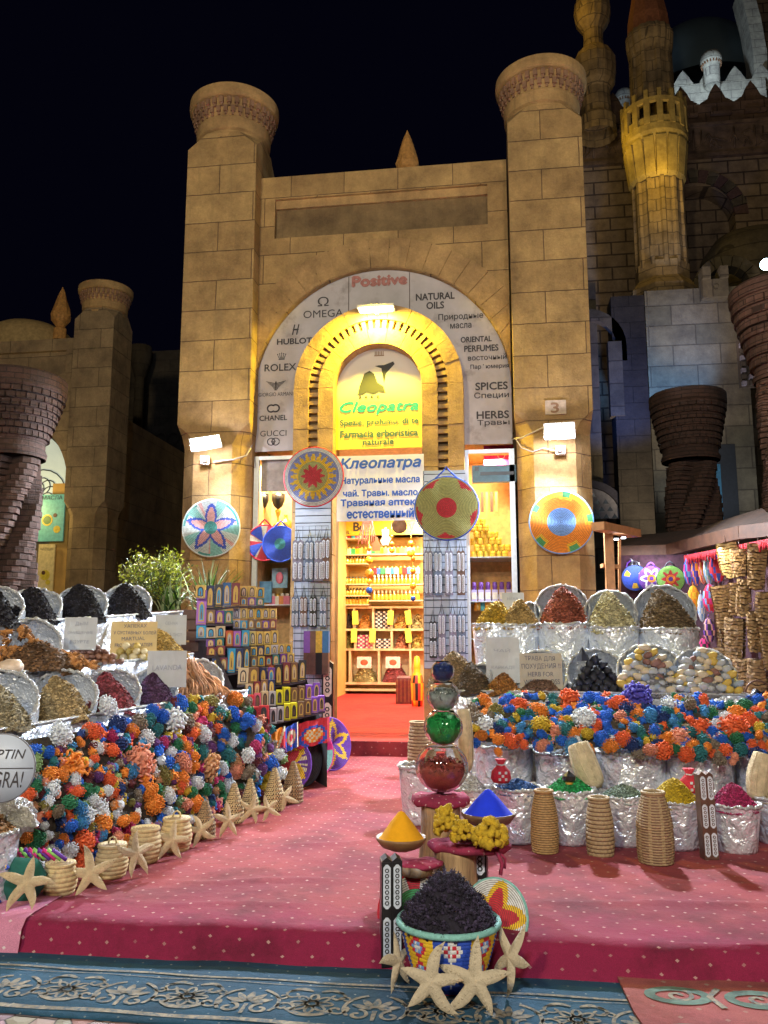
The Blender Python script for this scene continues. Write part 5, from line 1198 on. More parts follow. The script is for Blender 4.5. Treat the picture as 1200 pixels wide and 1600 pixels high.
def sfp(px, py, rpx, z0, lab, lean=18, yaw=0, spin=0, m_=M_sf, seed=0, dep=None, bend=.12):
    """px,py: where its lowest arm tips touch the carpet"""
    g = G(px, py, z0) if dep is None else D(px, py, dep); d = depth_of(g); r = rpx*d/FPX
    o = starfish(lab, (0,0,0), r, (0,0,0), m_, seed, bend)
    Mx = Matrix.Rotation(yaw, 3, 'Z')@Matrix.Rotation(-R(lean), 3, 'X')@Matrix.Rotation(spin, 3, 'Y'); o.rotation_euler = Mx.to_euler()
    zmin = min((Mx@v.co).z for v in o.data.vertices); o.location = (g.x, g.y+.06, z0-zmin if dep is None else g.z-zmin); return o
AF = R(40)
sfp(30, 1425, 46, .012, 'largest starfish at the left end of the row, leaning on the green striped bag', 22, AF*.6, .15, seed=1)
sfp(132, 1400, 43, .0, 'knobbly starfish between the flat lidded basket and the looped lid basket', 22, AF*.5, -.15, seed=2)
sfp(205, 1374, 40, .0, 'narrow standing starfish between the second and third lidded baskets', 16, AF*1.5, .0, seed=3)
sfp(262, 1346, 36, .0, 'starfish leaning on the tall handled basket', 18, AF, .25, seed=4)
sfp(308, 1325, 27, .0, 'small tan starfish in front of the brown cone topped basket', 18, AF*.8, -.2, seed=5)
sfp(352, 1310, 30, .0, 'slim pale starfish between the two cone topped baskets', 14, AF*1.2, .1, seed=6)
sfp(390, 1288, 26, .0, 'left starfish of the close pair near the back of the row', 20, AF*.6, .2, seed=7)
sfp(415, 1284, 24, .0, 'right starfish of the close pair near the back of the row', 20, AF*.8, -.3, seed=8)
sfp(441, 1268, 26, .0, 'farthest starfish of the row in front of the wicker cone', 20, AF*.8, -.5, seed=9)
wcol('straw', (.56,.43,.22)); M_strawd = mat('straw_shadow_binding', (.30,.20,.10), .8, var=.3, vs=40)
def coil_basket(lab, px, py, wpx, hpx, kind='lid', coils=8, m_=None, cat='basket', dark=None, twist=0, yaw=0, z0=0.0, loop=False):
    g = G(px, py, z0); d = depth_of(g); s = d/FPX; r = wpx*s/2; h = hpx*s; g = g+Vector((0, r*.9, 0))
    t = thing('straw_basket', lab, cat, g, (0, 0, yaw)); m_ = m_ or [WC['straw'], M_strawd]
    if kind == 'lid': base = lambda f: r*(.82+.20*math.sin(PI*min(1, f*1.05)))
    elif kind == 'cone': base = lambda f: r*(1-.02*f) if f < .38 else r*.98*(1-(f-.38)/.62*.78)
    prof = []; n = coils
    for k in range(n):
        for q, b in ((.05, -.012), (.28, .02), (.5, .028), (.72, .02), (.95, -.012)): f = (k+q)/n; prof.append((base(f)*(1+b*1.6), h*f))
    mb = MB(); mb.lathe([(0, .002)]+prof, 48, 0, None, True, mf=lambda j, a: 1 if j % 5 == 0 else (1 if (kind == 'cone' and int(a*12+j*.6) % 3 == 0) else 0)); 
    if kind == 'cone': mb.lathe([(base(.98), h*.99), (0, h*1.02)], 24, 1)
    mb.build('basket_body', m_, t)
    if kind == 'lid':
        lp = [(base(1)*1.08, h*.99), (base(1)*1.13, h*1.02), (base(1)*1.10, h*1.07)]
        for k in range(5):
            f = k/5; lp += [(base(1)*1.08*(1-f), h*(1.075+.03*f)+.004), (base(1)*1.08*(1-f-.12), h*(1.075+.03*f)-.002)]
        lb = MB(); lb.lathe(lp+[(.002, h*1.11)], 44, 0, smooth=True, mf=lambda j, a: 1 if j % 2 == 0 and j > 2 else 0); l_ = lb.build('lid', m_, t)
        if loop: MB().tube([(-r*.28,0,h*1.09), (-r*.2,0,h*1.09+r*.32), (0,0,h*1.09+r*.42), (r*.2,0,h*1.09+r*.32), (r*.28,0,h*1.09)], r*.06, 6, 0).build('handle', m_, l_)
    return t
coil_basket('squat straw basket with flat lid, nearest of the row', 80, 1404, 52, 44, 'lid', 6)
coil_basket('straw basket with a looped lid handle, second of the row', 163, 1376, 50, 46, 'lid', 7, loop=True)
coil_basket('straw basket with a domed lid, third of the row', 216, 1352, 50, 48, 'lid', 7)
coil_basket('straw basket with a tall looped handle, fourth of the row', 266, 1334, 48, 46, 'lid', 7, loop=True)
brn = [mat('brown_wicker', (.34,.22,.11), .8, var=.3, vs=40), mat('dark_wicker', (.07,.045,.03), .8)]
coil_basket('brown wicker basket with a cone top and dark bands', 314, 1312, 34, 56, 'cone', 9, brn)
coil_basket('tall cone topped basket behind the slim starfish', 360, 1288, 32, 60, 'cone', 10, [WC['straw'], brn[1]])
coil_basket('cone topped basket behind the close pair of starfish', 386, 1276, 28, 56, 'cone', 10, [WC['straw'], brn[1]])
coil_basket('tall straw cone beside the farthest starfish', 424, 1268, 32, 64, 'cone', 11, [WC['straw'], brn[1]])
coil_basket('farthest brown wicker cone at the end of the row', 454, 1256, 32, 62, 'cone', 11, brn)
# green striped bag with magenta cloth at the left end
p = G(16, 1412, .01)
mb = MB(); mb.blob((0,0,.10), (.19,.09,.13), 0, 26, 12, .12); tag(mb.build('cloth_bag', mat('dark_green_cloth', (.01,.10,.08), .9), None, p+Vector((-.02,.10,0))), 'round dark green cloth bag behind the largest starfish', 'bag')
mb = MB()
for k in range(6): mb.tube([(.10*math.cos(a)+.01*k, -.07-.02*math.sin(a*2), .10+.11*math.sin(a)) for a in [R(100+q*15+k*3) for q in range(9)]], .012, 5, k % 2)
tag(mb.build('yellow_trim', [WC['yellow'], WC['blue']], None, p+Vector((-.04,.06,0))), 'yellow and blue braided trim across the dark green bag', 'braid')
mb = MB()
for k in range(9): mb.tube([(-.14+.03*k, 0, .02*math.sin(k)), (-.12+.03*k, -.03, .06), (-.08+.035*k, -.01, .0)], .012, 5, k % 3)
tag(mb.build('bright_scarf', [WC['magenta'], WC['lgreen'], WC['purple']], None, p+Vector((.03,.20,.20))), 'magenta and lime green scarf lying above the dark green bag', 'scarf')

# ------------------------------------------------ perfume and incense boxes on a stepped rack
def step_rack():
    t = thing('stepped_rack', 'dark stepped rack under the perfume boxes left of the door', 'rack', (0, 0, 0)); mb = MB()
    return t, mb
boxes_seen = {}
PB = {}
def boxproto():
    t = thing('perfume_box', None, None, (0,0,0)); mb = MB(); mb.box((-.5,0,0), (.5,1,1)); b = mb.build('box_body', [M_gold], t)
    w_ = MB(); arc = [(-.30,.12),(.30,.12),(.30,.6)]+[(.30*math.cos(PI*i/8), .6+.28*math.sin(PI*i/8)) for i in range(1,8)]+[(-.30,.6)]
    w_.prism(arc, -.03, -.001, 0); inner = [(-.20,.18),(.20,.18),(.20,.58)]+[(.20*math.cos(PI*i/8), .58+.20*math.sin(PI*i/8)) for i in range(1,8)]+[(-.20,.58)]; w_.prism(inner, -.045, -.0301, 1)
    for i in range(3): w_.box((-.42,-.02,.03+.0*i), (.42,-.001,.06), 0)
    w_.prism([(-.07,.22),(.07,.22),(.07,.45),(.03,.5),(.03,.6),(-.03,.6),(-.03,.5),(-.07,.45)], -.055, -.0451, 2)
    w_.build('arched_window', [M_black, M_gold, M_gold], t); return t
PBX = boxproto()
CARD = {'gold': (.55,.36,.08), 'purple': (.12,.035,.26), 'lilac': (.36,.12,.50), 'blue': (.015,.10,.30), 'sky blue': (.03,.28,.52), 'maroon': (.16,.02,.035), 'brown': (.16,.08,.045), 'black': (.02,.018,.025), 'teal': (.01,.12,.13), 'red': (.50,.02,.035), 'orange red': (.45,.08,.03), 'cream': (.55,.42,.26), 'yellow': (.68,.62,.02), 'violet': (.20,.06,.45), 'silver': (.42,.40,.46), 'pink': (.62,.10,.16), 'navy': (.012,.02,.09)}
CM = {k: mat('card_'+k.replace(' ', '_'), c, .4, var=.12, vs=30, bump=0) for k, c in CARD.items()}
PYAW = R(20)
def prow(rn, px0, px1, py0, py1, dep0, dep1, hpx, cols, wins=None, group=None, tall=None, kindname='perfume box'):
    n = len(cols)
    for i, c in enumerate(cols):
        if c is None: continue
        f = (i+.5)/n; px = px0+(px1-px0)*f; py = py0+(py1-py0)*f; dp = dep0+(dep1-dep0)*f; p = D(px, py, dp); s = dp/FPX; wd = abs(px1-px0)/n*s*.93; h = hpx*s*rnd.uniform(.88, 1.04)
        o = dup(PBX, p, (rnd.uniform(-.03,.03), rnd.uniform(-.025,.025), PYAW+rnd.uniform(-.13,.13)), label='%s %s, number %d in the %s' % (c, kindname, i+1, rn), group=group or 'perfume boxes on the stepped rack', scale=(wd, .085, h)); o['category'] = 'box'; o.name = kindname.replace(' ', '_')
        for ch in o.children:
            wc = (wins or ['gold', 'cream', 'silver', 'sky blue'])[rnd.randrange(len(wins) if wins else 4)]
            if ch.name.startswith('box'): setmat(ch, CM[c])
            else: setmat(ch, CM['black'] if c in ('gold', 'cream', 'silver', 'yellow', 'pink', 'red') else CM['gold'], CM[wc], CM['brown'])
C_ = lambda s: [x if x != '-' else None for x in s.split(',')]
def rowname(k): return k+' of the stepped rack'
prow('top left column stack', 306, 322, 997, 997, 9.2, 9.2, 21, ['sky blue']); prow('lilac stack under it', 306, 322, 976, 976, 9.2, 9.2, 40, ['lilac']); prow('purple stack', 306, 322, 936, 936, 9.2, 9.2, 14, ['purple'])
prow('yellow top', 305, 321, 934, 934, 9.2, 9.2, 19, ['gold'])
prow('tall dark top row', 321, 374, 951, 945, 9.25, 9.4, 37, C_('navy,black,blue,maroon'))
prow('top gold row', 374, 413, 934, 934, 9.6, 9.7, 18, C_('gold,gold,gold')); prow('lilac and blue row below the top gold row', 374, 413, 946, 946, 9.5, 9.6, 12, C_('brown,purple,teal'))
prow('tall second row', 322, 364, 974, 974, 9.2, 9.3, 22, C_('brown,purple,teal'))
prow('second gold row', 364, 432, 967, 967, 9.45, 9.7, 18, C_('silver,gold,gold,gold,gold,gold')); prow('base of the second gold row', 364, 432, 982, 982, 9.4, 9.65, 14, C_('silver,sky blue,brown,brown,purple,maroon'))
prow('left third row', 322, 352, 997, 996, 9.1, 9.2, 18, C_('cream,cream')); prow('left fourth row', 322, 350, 1011, 1009, 9.05, 9.15, 12, C_('purple,teal')); prow('left fifth row', 323, 352, 1024, 1024, 9.0, 9.1, 14, C_('maroon,maroon'))
prow('lilac and sky blue row', 352, 389, 1010, 1010, 9.2, 9.3, 25, C_('orange red,lilac,sky blue'))
prow('third gold row', 389, 435, 1009, 1007, 9.35, 9.5, 23, C_('gold,gold,gold,gold'))
prow('fourth gold row', 391, 456, 1026, 1020, 9.2, 9.4, 15, C_('gold,navy,gold,silver,gold,gold')); prow('base of the fourth gold row', 391, 460, 1043, 1035, 9.15, 9.35, 15, C_('brown,gold,maroon,teal,purple,gold'))
prow('short dark row', 330, 356, 1050, 1047, 9.0, 9.0, 22, C_('navy,maroon')); prow('brown row behind', 410, 452, 1058, 1048, 9.1, 9.2, 15, C_('brown,orange red,navy,purple')); prow('tall blue row', 355, 391, 1052, 1046, 9.0, 9.1, 36, C_('sky blue,navy,black')); 
prow('tall black row', 405, 478, 1076, 1062, 8.9, 9.2, 32, C_('navy,purple,black,maroon,brown,black'))
# rows of small framed holders on the lowest steps
prow('row of cream holders', 371, 405, 1070, 1066, 8.8, 8.85, 26, C_('cream,brown'), kindname='incense holder'); prow('brown row', 384, 430, 1090, 1082, 8.75, 8.85, 22, C_('cream,maroon,brown,navy'), kindname='incense holder')
prow('upper coloured row', 385, 500, 1110, 1090, 8.6, 8.95, 24, C_('red,pink,cream,silver,yellow,yellow,brown,brown,violet,violet'), kindname='incense holder', wins=['black','brown'])
prow('lower coloured row', 400, 508, 1138, 1110, 8.35, 8.75, 24, C_('red,red,silver,silver,yellow,yellow,brown,brown,violet,violet'), kindname='incense holder', wins=['black','brown'])
prow('red front row', 388, 420, 1128, 1122, 8.3, 8.35, 22, C_('red,red'), kindname='incense holder', wins=['black'])
for o in list(PBX.children)+[PBX]: bpy.data.objects.remove(o)
# the rack itself: dark steps behind and below the boxes
t = thing('stepped_rack', 'dark stepped rack carrying the perfume boxes left of the door', 'rack', (0, 0, 0)); mb = MB()
def slab(pa, pb, da, db, zt=None, back=.10, th=.02):
    a, b = D(pa[0], pa[1], da), D(pb[0], pb[1], db); bk = Vector((-math.sin(PYAW), math.cos(PYAW), 0))*back; z = Vector((0,0,th))
    mb.add([a, b, b+bk, a+bk, a-z, b-z, b+bk-z, a+bk-z], [(0,1,2,3), (4,7,6,5), (0,4,5,1), (1,5,6,2), (2,6,7,3), (3,7,4,0)])
for (pa, pb, da, db) in [((305,998),(322,998),9.2,9.2), ((321,952),(374,946),9.25,9.4), ((374,947),(413,947),9.5,9.6), ((322,975),(364,975),9.2,9.3), ((364,983),(432,983),9.4,9.65), ((352,1011),(389,1011),9.2,9.3), ((389,1010),(435,1008),9.35,9.5), ((391,1044),(460,1036),9.15,9.35), ((323,1025),(352,1025),9.0,9.1), ((355,1053),(391,1047),9.0,9.1), ((405,1077),(478,1063),8.9,9.2), ((371,1071),(405,1067),8.8,8.85), ((384,1091),(430,1083),8.75,8.85), ((385,1111),(500,1091),8.6,8.95), ((388,1139),(508,1111),8.35,8.75)]: slab(pa, pb, da, db, back=.12)
mb.build('shelf_boards', mat('dark_shelf', (.05,.035,.05), .6), t)
mb = MB()
a, b, c_, d_ = D(305, 1000, 9.35), D(478, 1000, 9.75), D(398, 1141, 8.40), D(512, 1112, 8.80)
for q in (a, b, c_, d_): q.z = 0
for (p1_, p2_, z1, z2) in ((a, c_, 1.9, .55), (b, d_, 1.1, .50)): mb.add([p1_, p2_, p2_+Vector((0,0,z2)), p1_+Vector((0,0,z1))], [(0,1,2,3)])
mb.add([a, b, b+Vector((0,0,1.2)), a+Vector((0,0,2.0))], [(0,1,2,3)]); mb.build('rack_sides', mat('dark_cloth_side', (.04,.03,.035), .9), t)
# printed cloth hanging on the front of the rack
def cloth_panel(px0, px1, pyt, pyb, dep, lab, cols, fn):
    a, b, c, d = D(px0, pyt+6, dep), D(px1, pyt-6, dep+.12), D(px1, pyb-6, dep+.0), D(px0, pyb+6, dep-.12); n = 14; vs = []; fs = []; ms = []
    mb = MB()
    for j in range(n+1):
        for i in range(n+1): vs.append(a.lerp(b, i/n).lerp(d.lerp(c, i/n), j/n)-FW*.02*math.sin(i*1.1))
    for j in range(n):
        for i in range(n): mb_i = fn((i+.5)/n*2-1, (j+.5)/n*2-1); fs.append(((j*(n+1)+i, j*(n+1)+i+1, (j+1)*(n+1)+i+1, (j+1)*(n+1)+i), mb_i))
    o0 = len(mb.v); mb.v.extend(vs)
    for f, k in fs: mb.f.append(f); mb.m.append(k); mb.sm.append(False)
    return tag(mb.build('printed_cloth', [WC[c] for c in cols], None), lab, 'cloth')
cloth_panel(416, 446, 1140, 1178, 8.30, 'red and orange printed cloth with a triangle on the rack front', ['orange','red','cream','black'], lambda u, v: 2 if abs(abs(u)-(1-v)*.5) < .12 else 0 if abs(u) < (1-v)*.35 else 3 if abs(v) > .85 else 1)
cloth_panel(444, 466, 1133, 1172, 8.42, 'dark cloth with a pale flower medallion on the rack front', ['navy' if 'navy' in WC else 'blue','red','cream','black'], lambda u, v: 1 if u*u+v*v < .08 else 2 if u*u+v*v < .3 else 1 if u*u+v*v < .42 else 2 if abs(u) > .85 else 0)
cloth_panel(464, 515, 1125, 1165, 8.62, 'red white and blue patterned cloth on the right of the rack front', ['red','blue','cream','orange'], lambda u, v: 1 if .45 < (u+.0)**2+(v-.3)**2 < .75 else 2 if u*u+(v-.2)**2 < .3 and int((u+2)*6+(v+2)*5) % 2 else 3 if u*u+(v-.2)**2 < .3 else 0)
# woven discs on the carpet in front of the rack, each leaning back
def gdisc(px, py, rpx, lab, cols, fn, yaw, lean=18, rim=None, z=0, sx=1, name='woven_tray'):
    g = G(px, py, z); d = depth_of(g); r = rpx*d/FPX; o = tray(lab, (0,0,0), r, cols, fn, (0,0,0), rings=16, seg=72, rim=rim, dome=.08, name=name)
    Mx = Matrix.Rotation(yaw, 3, 'Z')@Matrix.Rotation(-R(lean), 3, 'X'); o.rotation_euler = Mx.to_euler(); o.location = (g.x, g.y+r*math.sin(R(lean)), z+r*math.cos(R(lean))+.012); return o
gdisc(515, 1205, 40, 'purple woven tray with a yellow star outline at the end of the left stall', ['purple','yellow'], lambda r_, a: 1 if abs(r_-star(6, a, .28, .85, .3)) < .13 and r_ > .12 else 0, R(52), 12, 'purple')
gdisc(486, 1218, 40, 'magenta blue and green woven tray leaning beside the purple one', ['magenta','blue','mint'], lambda r_, a: 0 if (a % TAU) < 1.5 else 1 if 1.5 <= a < 3.2 else 0 if a < 4.9 else 2, R(50), 12, 'magenta')
gdisc(462, 1232, 42, 'black woven tray with a red edge between the flower heap and the magenta tray', ['black','red'], lambda r_, a: 1 if r_ > .8 and math.cos(a) < 0 else 0, R(42), 14, 'black')
gdisc(440, 1240, 44, 'purple rimmed tray with red and yellow star beside the left heap', ['purple','red','yellow','cream'], lambda r_, a: 1 if r_ < star(5, a, .25, .7, .6) else 2 if r_ < star(5, a, .45, .95, .6) else 3 if int(a*9) % 2 and r_ < .9 else 0, R(30), 16, 'purple')
gdisc(530, 1185, 22, 'dark narrow tray edge standing behind the purple tray', ['black','yellow'], lambda r_, a: 1 if r_ > .85 else 0, R(70), 10, 'yellow')

# ------------------------------------------------ plants beside the left tower
M_leafy = [mat('bush_leaf_light', (.42,.46,.04), .55, var=.3), mat('bush_leaf_mid', (.24,.32,.03), .55, var=.3), mat('bush_leaf_dark', (.06,.10,.02), .6, var=.3)]
M_blade = [mat('grass_blade', (.13,.26,.04), .5, var=.3), mat('grass_blade_dark', (.025,.07,.015), .5, var=.3), mat('grass_blade_pale', (.30,.36,.18), .5, var=.2)]
def bush(lab, c, rx, rz, n, zb):
    t = thing('leafy_bush', lab, 'bush', (c.x, c.y, zb)); h = c.z-zb; mb = MB(); r_ = random.Random(5); tw = MB()
    for _ in range(95):
        a = r_.uniform(0, TAU); e = r_.uniform(.1, 1.25); L = r_.uniform(.7, 1.12); tip = Vector((rx*L*math.cos(a)*math.cos(e*.9), rx*L*math.sin(a)*math.cos(e*.9), h+rz*L*math.sin(e)))
        b = Vector((0, 0, h*.5)); tw.tube([b, b.lerp(tip, .5)+Vector((0,0,.05)), tip], [.012, .008, .003], 4)
        for q in range(34):
            s = r_.uniform(.35, 1.03); p = b.lerp(tip, s)+Vector((r_.gauss(0,.05), r_.gauss(0,.05), r_.gauss(0,.045))); d = Vector((r_.uniform(-1,1), r_.uniform(-1,1), r_.uniform(-.2,1))).normalized(); u = d.cross(Vector((r_.random(), r_.random(), .3))).normalized()
            k = r_.uniform(.03, .055); mb.add([p, p+d*k*.5+u*k*.24, p+d*k*1.2, p+d*k*.5-u*k*.24], [(0,1,2,3)], 0 if s > .8 and r_.random() < .7 else r_.randrange(3))
    mb.build('foliage', M_leafy, t); tw.build('stems', mat('green_twig', (.08,.08,.03)), t)
    pot = MB(); pot.lathe([(0,0),(rx*.45,0),(rx*.6,h*.5),(rx*.66,h*.52),(rx*.58,h*.50),(0,h*.48)], 24); pot.build('pot', mat('terracotta_pot', (.30,.13,.07), .8), t)
c = D(243, 908, 10.3); bush('light green leafy bush in a pot left of the tower', c, .44, .36, 900, c.z-.9)
def spiky(lab, c, zb, L, n, seed=3):
    t = thing('spiky_plant', lab, 'plant', (c.x, c.y, zb)); r_ = random.Random(seed); mb = MB()
    for k in range(n):
        a = r_.uniform(0, TAU); l_ = L*r_.uniform(.55, 1.15); w0 = r_.uniform(.008, .016); lean = r_.uniform(.1, .95); b = Vector((r_.gauss(0,.06), r_.gauss(0,.06), .45)); m_ = r_.choice((0,0,1,1,2)) ; side = Vector((-math.sin(a), math.cos(a), 0)); vs = []
        for i in range(8):
            f = i/7; p = b+Vector((math.cos(a)*lean*l_*f**1.3, math.sin(a)*lean*l_*f**1.3, l_*(f-.55*lean*f*f*1.3))); ww = w0*(1-f**2)+.001; vs += [p+side*ww, p-side*ww]
        mb.add(vs, [(2*i, 2*i+1, 2*i+3, 2*i+2) for i in range(7)], m_)
    mb.build('leaves', M_blade, t); pot = MB(); pot.lathe([(0,0),(.16,0),(.22,.44),(.24,.46),(.21,.46),(0,.44)], 24); pot.build('pot', mat('dark_pot', (.10,.06,.04), .8), t)
c = D(322, 960, 9.9); spiky('dark green spiky grass plant between the bush and the perfume boxes', c, c.z-.5, .78, 150)
c = D(268, 950, 10.0); spiky('smaller spiky grass plant below the leafy bush', c, c.z-.5, .5, 90, 8)
# crates beside the plants
p = D(290, 985, 9.3); t = thing('dark_crate', 'dark brown wooden crate between the left stall and the perfume boxes', 'crate', p-Vector((0,0,.25)), (0,0,PYAW)); mb = MB()
for k in range(4): mb.box((-.17,-.01,.02+k*.12), (.17,.02,.12+k*.12)); mb.box((.15,.02,.02+k*.12), (.17,.34,.12+k*.12))
mb.build('planks', mat('dark_crate_wood', (.10,.05,.035), .7), t)
q = plerp(L1, 395, 0)
# ------------------------------------------------ right stall
YR = R(-2)
def face(px, py, dep): return D(px, py, dep)
def rb(px, pyr, wpx, dep, h=None, pyb=None, lab='', rbf=.78, name='foil_bucket', m_=None):
    """bucket by rim centre (px,pyr: front rim height in the photo)"""
    p = D(px, pyr, dep); r = wpx/2*dep/FPX; zt = p.z
    if h is None: b = G(px, pyb, 0); zt = p.z; h = zt-.0
    q = Vector((p.x, p.y+r*.9, zt-h)); t = bucket(lab, q, r, h, 0, rbf, name, m_=m_); return q, r, zt
# front row on the carpet
fr = []
for (px, pyr, wpx, dep, lab, hl, nm, c, hf, fs, k, nf) in [
    (652, 1200, 66, 6.9, 'foil bucket behind the glass bowls beside the aisle', 'grey brown bark chips in the bucket behind the glass bowls', 'bark_chips', (.17,.12,.09), .35, .02, (.6,1,1.6), 500),
    (810, 1236, 78, 6.25, 'foil bucket holding dark blue crystals, left end of the front row', 'dark blue crystal heap in the front row of the right stall', 'blue_crystal', (.012,.06,.20), .55, .012, (.5,1,1.9), 1300),
    (893, 1240, 80, 6.20, 'foil bucket holding green crystals in the front row', 'bright green crystal heap in the front row of the right stall', 'green_crystal', (.015,.26,.07), .85, .012, (.55,1,1.6), 1300),
    (978, 1248, 82, 6.15, 'foil bucket holding grey green herbs in the front row', 'grey green crushed herb heap in the front row of the right stall', 'grey_green_herb', (.16,.22,.18), .60, .013, (.5,1,2.0), 1300),
    (1062, 1256, 88, 6.05, 'foil bucket holding yellow spice in the front row', 'yellow spice heap in the front row of the right stall', 'yellow_spice', (.52,.36,.015), .95, .010, (.7,1,1.3), 1300),
    (1156, 1262, 82, 5.95, 'foil bucket holding magenta petals at the right end of the front row', 'magenta petal powder heap at the right end of the front row', 'magenta_petal', (.34,.02,.10), .95, .012, (.6,1,1.5), 1300)]:
    q, r, zt = rb(px, pyr, wpx, dep, pyb=1330, lab=lab, rbf=.76)
    heap(hl, (q.x, q.y, zt-.02), r*.97, r*.97, r*hf, nm, c, (0, 0), 0, nf, fs, 1.8, cat='spice', seed=px, k=k, jit=.02); fr.append((q, r, zt))
q, r, zt = rb(1226, 1250, 80, 6.2, pyb=1330, lab='foil bucket cut by the right edge of the photo, front row'); heap('pale seed heap in the bucket cut by the right edge', (q.x, q.y, zt-.02), r, r, r*.5, 'pale_seed', (.4,.33,.22), seed=4)
# second row: large buckets with flower heads
rb2 = [(787, 1168, 96, 7.35, 'leftmost large foil bucket under the flower heads'), (878, 1180, 84, 7.2, 'second large foil bucket under the flower heads, behind the green crystals'), (994, 1180, 112, 7.0, 'third large foil bucket under the flower heads'), (1100, 1184, 114, 6.9, 'fourth large foil bucket under the flower heads'), (1200, 1178, 84, 6.95, 'large foil bucket at the right edge under the flower heads')]
for px, py, w_, dep, lab in rb2: rb(px, py, w_, dep, h=.5, lab=lab, rbf=.85)
MB().box((.95, -4.52, 0), (4.6, -3.6, .10)).build('low_plank', mat('dark_plank', (.07,.05,.04)), None)['label'] = 'dark plank under the large foil buckets of the right stall'
for o in bpy.data.objects:
    if o.name == 'low_plank': o['category'] = 'plank'
# flower heads on the second row
def rface(px, py):
    yf = {0:1165}.get(0); yf = 1160+ (px-740)*.05; yf = min(yf, 1182); yt = 1085+ (8 if px > 1100 else 0); f = (yf-py)/(yf-yt)
    d0 = 7.05-(px-740)/460*.35; d1 = 7.75-(px-740)/460*.25
    return f, D(px, py, d0+(d1-d0)*max(0, min(1.1, f))-.12*math.sin(PI*max(0, min(1, f)))), yf, yt
def rin(x, y):
    f, _, yf, yt = rface(x, y); return y < yf+3+4*math.sin(x*.09) and y > yt+3+6*math.sin(x*.05+1)
wr = [('cobalt blue',26),('white',8),('orange',13),('teal',12),('dark green',6),('red orange',14),('salmon pink',5),('yellow',3),('grey brown',4),('navy blue',5),('sky blue',4),('magenta',1)]
bigr = [(890,1093,15,'red orange',0),(993,1090,23,'purple',0),(1027,1097,17,'white',4),(853,1131,15,'yellow',3),(967,1100,12,'red orange',1),(1057,1096,13,'red orange',4),(1096,1165,0,'white',0),(1135,1140,18,'red orange',3),(1093,1130,18,'red orange',3),(903,1125,14,'white',3),(1150,1135,10,'red orange',1),(738,1105,14,'grey brown',3),(747,1125,12,'grey brown',1),(768,1150,12,'orange',4),(811,1100,11,'red orange',1),(757,1133,12,'white',0),(1078,1112,14,'grey brown',4),(1112,1096,14,'white',4),(1150,1115,11,'orange',1),(1062,1145,15,'salmon pink',3),(776,1112,10,'olive',1),(800,1122,11,'orange',4),(1036,1172,12,'red orange',0),(968,1118,9,'salmon pink',0),(1015,1118,10,'sky blue',1)]
bigr = [b for b in bigr if b[2]]
pts = pixgrid(738, 1215, 1090, 1185, rin, 112, 7, 11, [(b[0], b[1], b[2]*.8) for b in bigr])
PROT = protos()
for i, (x, y, r) in enumerate(pts):
    f, p, yf, yt = rface(x, y); c = bigr[i][3] if i < len(bigr) else pick(wr); v = bigr[i][4] if i < len(bigr) else None; rr = bigr[i][2] if i < len(bigr) else r; d = depth_of(p)
    if c == 'purple': setc = 'purple'
    cn = cellname(x, y, (880, 1040), f)
    o = flower(p-FW*FR.uniform(0, .04), rr*d/FPX*1.12*(1.12 if v == 3 else 1), c, '%s%s dyed flower head in the %s of the right heap' % (szn(rr), c, cn), '%s%s flower heads, %s of the right heap' % (szn(rr), c, cn), v)
    if i < len(bigr) and bigr[i][3] == 'purple': setmat(o, mat('dyed_violet_blue', (.07,.06,.38), .85, var=.3, vs=3))
mb = MB(); n = 24; rows = []
for i in range(n+1):
    x = 738+480*i/n; _, _, yf, yt = rface(x, 1100); rows.append([rface(x, yf+2+(yt+8-yf)*j/7)[1]+FW*.08 for j in range(8)])
vs = [p for c in rows for p in c]; mb.add(vs, [(i*8+j, (i+1)*8+j, (i+1)*8+j+1, i*8+j+1) for i in range(n) for j in range(7)], 0, True)
mlist2 = [mlist[0]]+[FM[k] for k, _ in wr]
for q in range(430):
    x = FR.uniform(738, 1215); y = FR.uniform(1088, 1182)
    if not rin(x, y): continue
    f, p, _, _ = rface(x, y); k = 1+[z[0] for z in wr].index(pick(wr)); r = FR.uniform(6, 9)*depth_of(p)/FPX; c = p+FW*.045; mb.blob(c, r*.8, k, 8, 5)
    for t_ in range(16):
        d = Vector((FR.uniform(-1,1), FR.uniform(-1,.2), FR.uniform(-1,1))).normalized(); u = d.cross(Vector((FR.random(),.4,.8))).normalized()*r*.25; mb.tube([c+d*r*.75-u, c+d*r*1.02, c+d*r*.85+u], r*.12, 3, k)
tag(mb.build('flower_heap_filling', mlist2), 'small dyed flower heads and stalks filling the gaps of the right heap', 'flower heap', kind='stuff')
for o in PROT: bpy.data.objects.remove(o)
# third row: step with leaning bins
R1 = (D(700, 1078, 8.3), D(1180, 1087, 7.6)); R1[1].z = R1[0].z = 1.5-(1080-1003)*8.0/FPX-.01
tier('foil covered step behind the flower heads of the right stall', R1[0], R1[1], Vector((.05,.75,0)), .0, 7)
def rbin(Lr, px, wpx, lab, hl, nm, c, pkx=0, hf=1.3, off=.24, yaw=YR, tilt=32, sink=.25, **kw):
    e = plerp(Lr, px, 0); d = depth_of(e); r = wpx/2*d/FPX; p = e+Vector((0, off, 0)); fbin(lab, p, r, yaw, tilt, sink=sink); q = p+Vector((0,-off*.35,0))
    if hl: heap(hl, (q.x, q.y, e.z-.01), r*kw.pop('sx', .98), off*.85, r*hf, nm, c, (pkx*r, .1*r), yaw, kw.pop('nf', 1000), kw.pop('fs', .014), kw.pop('asp', 2.4), seed=px, **kw)
    return e, d, r
